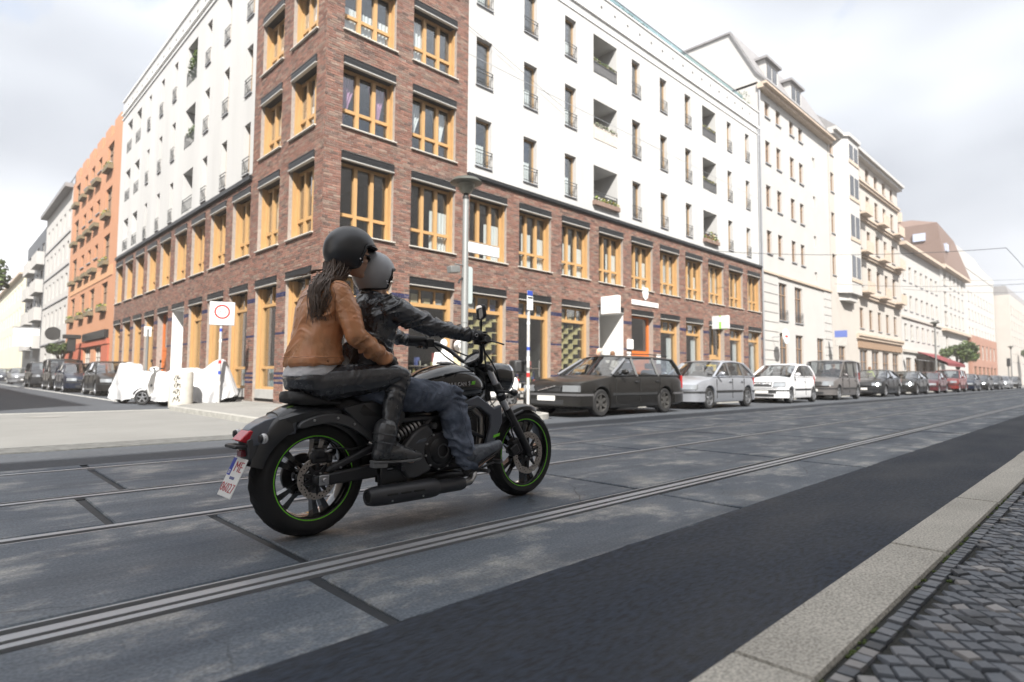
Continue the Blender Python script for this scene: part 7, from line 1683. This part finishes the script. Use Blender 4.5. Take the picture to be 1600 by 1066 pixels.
# handlebar, grips, levers, mirrors
GRP = {}
mb = MB(); hb = [(.930, -.418, 1.098), (.985, -.285, 1.100), (1.04, -.235, 1.098), (1.10, -.175, 1.055), (1.165, -.10, .975), (1.19, -.05, .955), (1.192, 0, .953)]
hbp = hb + [(x_, -y_, z_) for x_, y_, z_ in hb[-2::-1]]
mb.tube(hbp, .0145, 12); bar = mb.build('handlebar', M_satin, bike, smooth=60)
for s_ in (-1, 1):
    o = MB().tube([(.930, s_*.418, 1.098), (.982, s_*.292, 1.100)], .0185, 14).build('grip', M_matte, bar, smooth=50)
    mb = MB(); mb.tube([(.921, s_*.440, 1.0975), (.930, s_*.418, 1.098)], .018, 12); mb.build('bar_end', M_satin2, bar, smooth=40)
    mb = MB(); mb.box(-.028, .028, -.026, .026, -.03, .03, xf=Matrix.Translation((1.0, s_*.262, 1.10)) @ Matrix.Rotation(s_*-.35, 4, 'Z')); mb.box(-.02, .05, -.02, .02, -.012, .014, xf=Matrix.Translation((1.02, s_*.268, 1.10)) @ Matrix.Rotation(s_*-.35, 4, 'Z')); mb.build('switch_housing', M_eng, bar, bevel=.008)
    mb = MB(); mb.tube([(1.045, s_*.27, 1.098), (1.06, s_*.32, 1.092), (1.055, s_*.38, 1.082), (1.065, s_*.425, 1.068)], [.010, .009, .007, .008], 8, flat=.7); mb.build('lever', M_matte, bar, smooth=60)
    mb = MB(); mb.tube([(.995, s_*.275, 1.12), (.985, s_*.30, 1.165), (.955, s_*.335, 1.20), (.945, s_*.345, 1.235)], .0065, 8); mrr = mb.build('mirror_stem', M_matte, bar, smooth=60)
    mt = Matrix.Translation((.938, s_*.352, 1.268)) @ Matrix.Rotation(s_*.38, 4, 'Z') @ Matrix.Rotation(-.12, 4, 'Y')
    op = smooth_poly([(-.058, -.038), (.05, -.046), (.064, .02), (.045, .048), (-.05, .044), (-.066, .0)], 5)
    mb = MB(); mb.loft([[(.016, p[0]*.7, p[1]*.7) for p in op], [(.010, p[0]*.95, p[1]*.95) for p in op], [(-.006, p[0], p[1]) for p in op], [(-.010, p[0]*.97, p[1]*.97) for p in op]], xf=mt); mc = mb.build('mirror', M_matte, bar, smooth=60)
    mb = MB(); mb.prism([(p[0]*.88, p[1]*.86) for p in op], -.0125, -.0102, 'yz', xf=mt); mb.build('mirror_glass', mat('mirror_glass', (.86, .88, .9), .03, 1.0), mc)
mb = MB()
mb.tube([(1.02, .25, 1.09), (1.13, .20, 1.06), (1.25, .10, 1.0), (1.29, .05, .93), (1.26, .02, .84)], .0055, 6); mb.tube([(1.03, -.25, 1.085), (1.10, -.20, 1.04), (1.22, -.14, .97), (1.31, -.10, .90), (1.36, -.09, .80)], .006, 6); mb.tube([(1.04, -.26, 1.09), (1.07, -.24, 1.02), (1.13, -.18, .96), (1.22, -.1, .90)], .0055, 6); mb.tube([(1.03, .26, 1.085), (1.12, .24, 1.01), (1.20, .16, .93), (1.2, .1, .88)], .0055, 6)
mb.build('control_cable', M_matte, bike, smooth=60)
for s_ in (-1, 1):
    mb = MB(); mb.tube([(1.30, s_*.12, .765), (1.345, s_*.165, .762), (1.36, s_*.19, .76)], [.014, .009, .012], 10); st = mb.build('front_indicator', M_matte, bike, smooth=60); MB().ell((1.372, s_*.208, .758), (.027, .03, .025), 14, 10).build('lens_housing', M_gloss, st, smooth=180)
# foot controls
for s_ in (-1, 1):
    mb = MB(); mb.tube([(1.02, s_*.12, .27), (1.05, s_*.19, .265), (1.055, s_*.31, .27)], .013, 10); mb.box(1.00, 1.06, s_*.12-.015, s_*.12+.015, .22, .36); mb.tube([(1.05, s_*.19, .26), (1.16, s_*.22, .30), (1.19, s_*.23, .31)], .008, 8); mb.tube([(1.185, s_*.21, .31), (1.19, s_*.28, .315)], .014, 10); mb.build('rider_footrest', M_satin2, bike, smooth=50)
    mb = MB(); mb.tube([(.40, s_*.14, .325), (.43, s_*.19, .335)], .012, 8); mb.tube([(.43, s_*.17, .338), (.435, s_*.27, .340)], .014, 12); mb.box(.34, .50, s_*.14-.01, s_*.14+.01, .26, .34); mb.build('pillion_footrest', M_satin, bike, smooth=50)
# ------------------------------------------------------------------ the two riders (same local frame as the motorcycle)
M_skin = mat('skin', (.66, .42, .31))
M_tan = mat('tan_leather', (.64, .31, .150), .31, spec=.7, var=.30, vscale=7, col2=(.52, .21, .088), bump=.30, bscale=170, rvar=.1, detail=8)
M_tan2 = mat('tan_leather_trim', (.34, .15, .07), .5, var=.15, vscale=14)
M_bleather = mat('black_leather', (.022, .025, .032), .27, spec=1.0, var=.25, vscale=9, bump=.28, bscale=150, rvar=.12, detail=7)
M_bleath2 = mat('black_leather_trim', (.010, .011, .013), .5)
M_trou = mat('coated_black_trousers', (.032, .034, .040), .26, spec=1.0, var=.25, vscale=10, bump=.15, bscale=220, rvar=.1)
M_jean = mat('blue_denim', (.085, .108, .155), .85, var=.28, vscale=9, col2=(.19, .22, .285), bump=.4, bscale=420, detail=9)
M_boot1 = mat('black_boot_leather', (.048, .050, .054), .30, spec=.9, var=.25, vscale=16, bump=.25, bscale=120, rvar=.12)
M_boot2 = mat('worn_bluegrey_leather', (.12, .135, .16), .34, var=.35, vscale=14, col2=(.065, .074, .09), bump=.3, bscale=110, rvar=.14)
M_sole = mat('boot_sole', (.17, .175, .18), .7, var=.15, vscale=20)
M_sole2 = mat('black_sole', (.03, .03, .031), .7)
M_shirt = mat('white_shirt', (.72, .72, .74), .9, bump=.2, bscale=200)
M_hair = mat('dark_brown_hair', (.10, .062, .040), .42, var=.3, vscale=30, stretch=(1, 1, .15))
M_helm1 = mat('matt_black_helmet', (.019, .021, .026), .36, spec=.8, var=.05, vscale=5)
M_helm2 = mat('grey_helmet', (.43, .445, .475), .34, var=.05, vscale=5)
M_glove = mat('black_glove', (.013, .013, .014), .5, var=.2, vscale=25, bump=.3, bscale=120)
M_sung = mat('sunglasses', (.008, .008, .009), .08, coat=.6)
# ============================== passenger
g1 = dict(pel=(-.015, 0, .845), hipR=(.015, -.095, .835), kneeR=(.448, -.205, .862), ankR=(.372, -.215, .50), shR=(.092, -.165, 1.325), elR=(.128, -.245, 1.080), wrR=(.365, -.195, .955))
mir = lambda p: (p[0], -p[1], p[2])
HC = (.232, -.018, 1.556); HY, HP = math.radians(-15), math.radians(3)
mb = MB()
torso(mb, [((.02, 0, .79), .09, .14, 0), ((.01, 0, .86), .108, .155, 0), ((.02, 0, .97), .090, .135, -4), ((.03, 0, 1.12), .095, .145, -4), ((.06, 0, 1.26), .095, .165, 4), ((.075, 0, 1.345), .070, .13, 12), ((.09, 0, 1.39), .05, .07, 18)], k=.82)
frustum(mb, (.095, 0, 1.37), .052, (.175, -.005, 1.50), .050); head(mb, HC, HY, HP, .98)
for s_ in (1, -1):
    F_ = (lambda p: p) if s_ > 0 else mir
    chain(mb, [(F_((.092, -.145, 1.31)), .042), (F_(g1['elR']), .038), (F_(g1['wrR']), .024)]); chain(mb, [(F_(g1['hipR']), .085), (F_(g1['kneeR']), .050), (F_(g1['ankR']), .036)]); chain(mb, [(F_((.365, -.215, .44)), .034), (F_((.52, -.225, .385)), .026)])
    flathand(mb, F_(g1['wrR']), (.88, .40 if s_ > 0 else -.40, -.18), (0, .2, 1), (.25, -.95*s_, .1), .9)
passenger = link(melt(mb, .0065, 4), 'person', M_skin, None); passenger.location = (BU, BV, 0)
tag(passenger, 'person in tan leather jacket and black helmet riding pillion, long brown hair', 'person')
# jacket
SEG1 = [((.0, 0, .9), (.06, 0, 1.3), .85), (g1['shR'], g1['elR'], 1.0), (g1['elR'], g1['wrR'], 1.1), (mir(g1['shR']), mir(g1['elR']), 1.0), (mir(g1['elR']), mir(g1['wrR']), 1.1)]
mb = MB()
torso(mb, [((.008, 0, .918), .135, .178, -2), ((.012, 0, .955), .142, .180, -3), ((.022, 0, 1.04), .128, .168, -4), ((.038, 0, 1.13), .123, .172, -4), ((.052, 0, 1.24), .122, .186, 2), ((.072, 0, 1.315), .108, .182, 8), ((.085, 0, 1.365), .085, .135, 14), ((.095, 0, 1.395), .068, .085, 18)])
for s_ in (1, -1):
    F_ = (lambda p: p) if s_ > 0 else mir
    chain(mb, [(F_((.085, -.150, 1.318)), .068), (F_((.105, -.200, 1.22)), .062), (F_(g1['elR']), .056), (F_((.250, -.225, 1.012)), .050), (F_((.352, -.200, .962)), .041)])
def quilt(co):
    d = np.zeros(len(co)); q = (co[:, 1] < -.13) & (co[:, 2] > 1.17) & (co[:, 2] < 1.345); u_ = co[:, 0]*42; v_ = co[:, 2]*42
    w = np.minimum(np.abs(np.sin((u_+v_)*1.1)), np.abs(np.sin((u_-v_)*1.1))); d[q] = np.clip(w[q]*3, 0, 1)*.0022 - .001
    h = (co[:, 2] < .962) & (co[:, 2] > .925) & (co[:, 1] > -.30) & (co[:, 0] < .16); d[h] += .004
    return d
jk = link(wrinkle(melt(mb, .0058, 5), SEG1, .0165, 25, 4.0, 1, quilt), 'jacket', M_tan, passenger)
seam('jacket_seam', jk, [(-.06, .17, 1.30), (-.05, 0, 1.305), (.02, -.17, 1.315)], .0026, M_tan2, jk)
seam('jacket_seam', jk, [(.03, -.16, 1.37), (.10, -.20, 1.335), (.16, -.17, 1.27), (.165, -.15, 1.19)], .0028, M_tan2, jk)
seam('jacket_seam', jk, [(.02, -.17, 1.36), (.03, -.20, 1.30), (.04, -.18, 1.20), (.05, -.17, 1.16)], .0028, M_tan2, jk)
seam('jacket_seam', jk, [(-.13, .08, .962), (-.13, -.08, .962), (-.03, -.19, .962), (.10, -.17, .966)], .0022, M_tan2, jk)
mb = MB(); chain(mb, [((.055, .085, 1.372), .016), ((.04, 0, 1.385), .017), ((.06, -.085, 1.372), .016), ((.12, -.10, 1.36), .014), ((.17, -.06, 1.345), .012)], 10); link(melt(mb, .005, 3), 'collar', M_tan, jk)
for p in ((.0, -.195, .943), (.075, -.19, .944)): MB().ell(p, (.008, .004, .008), 10, 8).build('snap_button', M_tan2, jk, smooth=180)
# shirt hem
mb = MB(); torso(mb, [((.0, 0, .868), .138, .174, -4), ((.004, 0, .897), .133, .172, -3), ((.01, 0, .935), .120, .162, 0)]); sh_ = link(wrinkle(melt(mb, .007, 3), [((0, 0, .8), (0, 0, 1), 1)], .004, 40, 8, 3), 'shirt', M_shirt, passenger)
# trousers
mb = MB()
torso(mb, [((.03, 0, .755), .09, .14, 0), ((.012, 0, .79), .130, .175, 0), ((.0, 0, .85), .137, .174, -3), ((.0, 0, .895), .122, .162, -3)])
for s_ in (1, -1):
    F_ = (lambda p: p) if s_ > 0 else mir
    chain(mb, [(F_((.04, -.098, .822)), .100), (F_((.22, -.165, .845)), .090), (F_((.405, -.200, .866)), .070), (F_(g1['kneeR']), .062)]); chain(mb, [(F_((.440, -.205, .855)), .064), (F_((.395, -.212, .70)), .061), (F_((.372, -.216, .58)), .050), (F_((.366, -.216, .53)), .046)])
SEG1b = [((.0, -.1, .82), (.44, -.2, .86), .6), ((.44, -.2, .86), (.37, -.215, .52), .9), ((.0, .1, .82), (.44, .2, .86), .6), ((.44, .2, .86), (.37, .215, .52), .9)]
tr = link(wrinkle(melt(mb, .0062, 5), SEG1b, .0085, 34, 5, 5), 'trousers', M_trou, passenger)
def boot(name, parent, cuff, heel, toe, ground_n, m, ms, k=1.0, shaft=.055, strap=True, soleh=.026, heelh=.0):
    """leather boot from cuff down to heel and toe, with sole, heel block, straps"""
    cuff, heel, toe = Vector(cuff), Vector(heel), Vector(toe); up = Vector(ground_n).normalized(); d = (toe-heel); L_ = d.length; d.normalize(); sd = d.cross(up).normalized(); mb = MB()
    ank = heel + d*(.20*L_) + up*(.075*k)
    chain(mb, [(cuff, shaft), (cuff.lerp(ank, .55), shaft*.94), (ank, .050*k)]); chain(mb, [(heel + d*.035*k + up*.042*k, .036*k), (heel + d*(.30*L_) + up*.052*k, .045*k), (heel + d*(.52*L_) + up*.043*k, .040*k), (heel + d*(.76*L_) + up*.030*k, .036*k), (heel + d*(.91*L_) + up*.026*k, .026*k)])
    chain(mb, [(ank, .048*k), (heel + d*(.38*L_) + up*.066*k, .038*k), (heel + d*(.60*L_) + up*.046*k, .032*k)])
    o = link(wrinkle(melt(mb, .0048, 5), [(cuff, ank, 1), (heel, toe, .7)], .0038, 34, 5, 7), name, m, parent)
    mb = MB(); prof = [(-.01, .022), (.08, .030), (.25, .031), (.42, .028), (.62, .038), (.80, .038), (.93, .026), (1.0, .008)]; r0, r1 = [], []
    pts = [(t, w) for t, w in prof] + [(t, -w) for t, w in prof[::-1]]
    for t, w in pts: q = heel + d*(t*L_) + sd*(w*k) + up*(.014*max(0, t-.75)/.25); r0.append(q + up*-.000); r1.append(q + up*.013)
    mb.loft([r0, r1]); mb.build('sole', ms, o, bevel=.003)
    mb = MB(); hp = [(-.005, .020), (.06, .028), (.25, .029), (.25, -.029), (.06, -.028), (-.005, -.020)]; mb.loft([[heel + d*(t*L_) + sd*w*k - up*soleh for t, w in hp], [heel + d*(t*L_) + sd*w*k - up*.001 for t, w in hp]]); mb.build('heel', ms, o, bevel=.003)
    if strap:
        for t in (.30, .78):
            c = cuff.lerp(ank, t); ax = (ank-cuff).normalized(); x_ = ax.cross(sd).normalized(); y_ = ax.cross(x_); seam('boot_strap', o, [c + (x_*math.cos(a) + y_*math.sin(a))*.07 for a in [2*pi*j/16 for j in range(17)]], .009, M_boot1, o, 40, .001, .35)
            MB().ell(c - sd*-.052*(1 if sd.y < 0 else -1), (.012, .004, .012), 8, 6).build('buckle', M_steel, o, smooth=60)
    return o
for s_ in (1, -1):
    F_ = (lambda p: p) if s_ > 0 else mir
    boot('boot', passenger, F_((.350, -.220, .562)), F_((.262, -.222, .384)), F_((.584, -.236, .368)), (0.03, 0, 1), M_boot1, M_sole, 1.15, .070)
    mb = MB(); flathand(mb, F_(g1['wrR']), (.88, .40*s_, -.18), (0, .2, 1), (.25, -.95*s_, .1), 1.02); frustum(mb, F_((.352, -.200, .962)), .036, F_((.395, -.185, .948)), .032); link(melt(mb, .0042, 3), 'glove', M_glove, passenger)
    MB().tube([Vector(F_((.372, -.193, .953))) + Vector((.0, math.cos(a)*.037, math.sin(a)*.037)) for a in [2*pi*j/14 for j in range(14)]], .005, 6, loop=True).build('cuff_band', M_bleath2, passenger, smooth=60)
hm, HM = helmet('helmet', 'matt black open face helmet', passenger, (.212, -.012, 1.588), (.152, .136, .150), HY, math.radians(-2), M_helm1, M_bleath2, .36, True)
# hair
mb = MB(); hr = random.Random(5); jbv = BVHTree.FromPolygons([v.co.copy() for v in jk.data.vertices], [tuple(p.vertices) for p in jk.data.polygons])
for i in range(340):
    y0 = hr.uniform(-.085, .06); x0 = .085 + .035*hr.random() + (.09*hr.random() if y0 < -.06 else 0); z0 = 1.515 + hr.uniform(-.01, .015); ln = .18 + .19*hr.random()**.8; y1 = -.130 + .40*(y0+.03) + hr.gauss(0, .010); x1 = -.015 + hr.gauss(0, .017); lift = hr.uniform(.003, .026); pts = []
    for k_ in range(9):
        t = k_/8; e = t*t*(3-2*t); p = Vector((x0 + (x1-x0)*e + .006*math.sin(t*6+i), y0 + (y1-y0)*e + .006*math.sin(t*7+i*2), z0 - ln*t)); c, nn, _, dd = jbv.find_nearest(p); sd = (p-c).dot(nn); need = lift + .010*(1-t)
        if sd < need: p = p + nn*(need - sd)
        pts.append(p)
    mb.tube(pts, [.0030, .0033, .0034, .0033, .0031, .0028, .0023, .0016, .0006], 4)
for i in range(7):
    z0 = 1.47; pts = [(.07, .03, z0)]; 
    for k_ in range(1, 6): t = k_/5; pts.append((.07 - .16*t*hr.uniform(.8, 1.15), .03 + .05*t, z0 - .06*t + hr.gauss(0, .006)))
    mb.tube(pts, [.0028, .0024, .002, .0016, .0012, .0006], 4)
tag(mb.build('hair', M_hair, passenger, smooth=60), kind='stuff')
# sunglasses
mb = MB(); HR = Matrix.Translation(HC) @ Matrix.Rotation(HY, 4, 'Z') @ Matrix.Rotation(HP, 4, 'Y')
for s_ in (-1, 1): mb.ell((.080, s_*.034, .000), (.012, .029, .022), 14, 10, xf=HR); mb.tube([HR @ Vector(p) for p in ((.086, s_*.058, .006), (.05, s_*.078, .008), (-.01, s_*.086, .004))], .003, 6)
mb.tube([HR @ Vector(p) for p in ((.096, -.012, .006), (.100, 0, .008), (.096, .012, .006))], .003, 6); mb.build('sunglasses', M_sung, passenger, smooth=60)
# ============================== rider
g2 = dict(shR=(.385, -.185, 1.272), elR=(.610, -.285, 1.158), wrR=(.838, -.352, 1.118), hipR=(.36, -.11, .79), kneeR=(.815, -.215, .745), ankR=(.925, -.245, .36))
H2 = (.392, .01, 1.468); H2Y, H2P = math.radians(-3), math.radians(0)
mb = MB()
torso(mb, [((.33, 0, .74), .10, .16, 0), ((.335, 0, .84), .11, .165, 0), ((.35, 0, .98), .10, .15, 4), ((.368, 0, 1.12), .105, .17, 6), ((.375, 0, 1.24), .10, .185, 10), ((.375, 0, 1.31), .075, .13, 14), ((.38, 0, 1.345), .05, .07, 16)], k=.80)
frustum(mb, (.378, 0, 1.32), .055, (.382, .005, 1.42), .054); head(mb, H2, H2Y, H2P, 1.0)
for s_ in (1, -1):
    F_ = (lambda p: p) if s_ > 0 else mir
    chain(mb, [(F_((.385, -.15, 1.26)), .046), (F_(g2['elR']), .042), (F_(g2['wrR']), .028)]); chain(mb, [(F_(g2['hipR']), .085), (F_(g2['kneeR']), .058), (F_(g2['ankR']), .042)]); chain(mb, [(F_((.945, -.25, .30)), .036), (F_((1.12, -.262, .375)), .030)])
    fist(mb, F_((.985, -.296, 1.099)), F_((.938, -.405, 1.098)), F_((.868, -.352, 1.122)), (-.25, 0, 1), .95, .0175)
rider = link(melt(mb, .0065, 4), 'person', M_skin, None); rider.location = (BU, BV, 0)
tag(rider, 'person in black leather jacket, blue jeans and grey helmet steering the motorcycle', 'person')
SEG2 = [((.34, 0, .9), (.375, 0, 1.3), .8), (g2['shR'], g2['elR'], 1.1), (g2['elR'], g2['wrR'], 1.0), (mir(g2['shR']), mir(g2['elR']), 1.1), (mir(g2['elR']), mir(g2['wrR']), 1.0)]
mb = MB()
torso(mb, [((.345, 0, .862), .128, .188, 2), ((.348, 0, .92), .132, .190, 2), ((.352, 0, 1.02), .122, .178, 4), ((.366, 0, 1.12), .124, .190, 6), ((.376, 0, 1.22), .122, .205, 9), ((.378, 0, 1.285), .105, .190, 13), ((.380, 0, 1.33), .078, .125, 16), ((.383, 0, 1.358), .066, .078, 18)])
for s_ in (1, -1):
    F_ = (lambda p: p) if s_ > 0 else mir
    chain(mb, [(F_((.385, -.165, 1.262)), .076), (F_((.470, -.222, 1.222)), .068), (F_(g2['elR']), .058), (F_((.72, -.318, 1.138)), .050), (F_((.835, -.350, 1.120)), .040)])
jk2 = link(wrinkle(melt(mb, .0058, 5), SEG2, .0165, 24, 4.2, 9), 'jacket', M_bleather, rider)
seam('jacket_seam', jk2, [(.26, .19, 1.22), (.24, 0, 1.225), (.27, -.19, 1.22)], .0028, M_bleath2, jk2)
seam('jacket_seam', jk2, [(.36, -.16, 1.345), (.41, -.21, 1.31), (.45, -.21, 1.24), (.44, -.19, 1.15), (.42, -.17, 1.10)], .003, M_bleath2, jk2)
seam('jacket_seam', jk2, [(.33, -.16, 1.34), (.32, -.21, 1.27), (.33, -.20, 1.16)], .003, M_bleath2, jk2)
mb = MB(); chain(mb, [((.34, .085, 1.345), .018), ((.315, 0, 1.362), .019), ((.34, -.085, 1.345), .018), ((.41, -.085, 1.335), .015), ((.45, -.04, 1.325), .013)], 10); link(melt(mb, .005, 3), 'collar', M_bleather, jk2)
MB().tube([Vector((.836, -.3505, 1.120)) + Vector((-.28*math.cos(a)*.045*-.8, math.cos(a)*.042, math.sin(a)*.043)) for a in [2*pi*j/16 for j in range(16)]], .004, 6, loop=True).build('cuff', M_bleath2, jk2, smooth=60)
# jeans
mb = MB()
torso(mb, [((.335, 0, .715), .10, .15, 0), ((.335, 0, .76), .132, .180, 0), ((.34, 0, .83), .130, .182, 0), ((.345, 0, .885), .118, .172, 2)])
for s_ in (1, -1):
    F_ = (lambda p: p) if s_ > 0 else mir
    chain(mb, [(F_((.38, -.105, .775)), .106), (F_((.58, -.168, .752)), .098), (F_((.76, -.205, .742)), .086), (F_((.812, -.215, .728)), .080)]); chain(mb, [(F_((.818, -.215, .735)), .082), (F_((.842, -.225, .60)), .086), (F_((.880, -.235, .47)), .084), (F_((.920, -.244, .375)), .070), (F_((.938, -.247, .335)), .064)])
SEG2b = [((.38, -.1, .77), (.8, -.2, .745), .8), ((.815, -.21, .74), (.93, -.245, .34), 1.5), ((.38, .1, .77), (.8, .2, .745), .8), ((.815, .21, .74), (.93, .245, .34), 1.5)]
def stack(co):  # cloth gathering above the boot
    t = np.clip((.47-co[:, 2])/.14, 0, 1)*(co[:, 0] > .7); return t*.006*np.sin(co[:, 2]*120 + co[:, 0]*55 + co[:, 1]*20)
jn = link(wrinkle(melt(mb, .0062, 5), SEG2b, .0155, 23, 5, 12, stack), 'jeans', M_jean, rider)
M_stitch = mat('denim_stitch', (.13, .16, .22), .8)
seam('jeans_seam', jn, [(.42, -.20, .80), (.60, -.26, .77), (.80, -.295, .735), (.84, -.305, .60), (.89, -.315, .46), (.94, -.31, .35)], .0026, M_stitch, jn, 60)
for s_ in (1, -1):
    F_ = (lambda p: p) if s_ > 0 else mir
    boot('boot', rider, F_((.958, -.250, .345)), F_((.905, -.252, .268)), F_((1.205, -.275, .410)), (-.46, 0, .89), M_boot2, M_sole2, 1.20, .054, False, .020)
    mb = MB(); fist(mb, F_((.985, -.296, 1.099)), F_((.938, -.405, 1.098)), F_((.868, -.352, 1.122)), (-.25, 0, 1), 1.14, .0185); frustum(mb, F_((.815, -.347, 1.122)), .040, F_((.880, -.352, 1.122)), .034); gl = link(melt(mb, .0042, 3), 'glove', M_glove, rider)
    MB().ell(F_((.935, -.392, 1.140)), (.016, .012, .006), 10, 8).build('knuckle_pad', M_bleath2, gl, smooth=180)
    if s_ > 0: MB().tube([Vector(F_((.868, -.392, 1.118))) + Vector((math.cos(a)*.010, 0, math.sin(a)*.010)) for a in [2*pi*j/12 for j in range(12)]], .002, 6, loop=True).build('glove_snap', M_steel, gl, smooth=60)
helmet('helmet', 'grey open face helmet with black rim', rider, (.390, .012, 1.482), (.132, .125, .137), H2Y, math.radians(-2), M_helm2, M_bleath2, .45)
mb = MB(); HR = Matrix.Translation(H2) @ Matrix.Rotation(H2Y, 4, 'Z')
for s_ in (-1, 1): mb.ell((.090, s_*.034, .000), (.010, .030, .024), 14, 10, xf=HR); mb.tube([HR @ Vector(p) for p in ((.088, s_*.060, .006), (.05, s_*.080, .008), (-.01, s_*.088, .004))], .003, 6)
mb.build('sunglasses', M_sung, rider, smooth=60)
# ------------------------------------------------------------------ thin haze added over the street, its warm tint standing in for lens glow
hz_m = bpy.data.materials.new('haze'); hz_m.use_nodes = True; nt_ = hz_m.node_tree; nt_.nodes.clear(); vo_ = nt_.nodes.new('ShaderNodeVolumePrincipled'); ou_ = nt_.nodes.new('ShaderNodeOutputMaterial')
vo_.inputs['Color'].default_value = (1, .95, .91, 1); vo_.inputs['Density'].default_value = .0016; vo_.inputs['Anisotropy'].default_value = .0; nt_.links.new(vo_.outputs[0], ou_.inputs['Volume'])
tag(MB().box(-264, 424, -264, 424, -2.4, 24).build('haze', hz_m), kind='stuff')
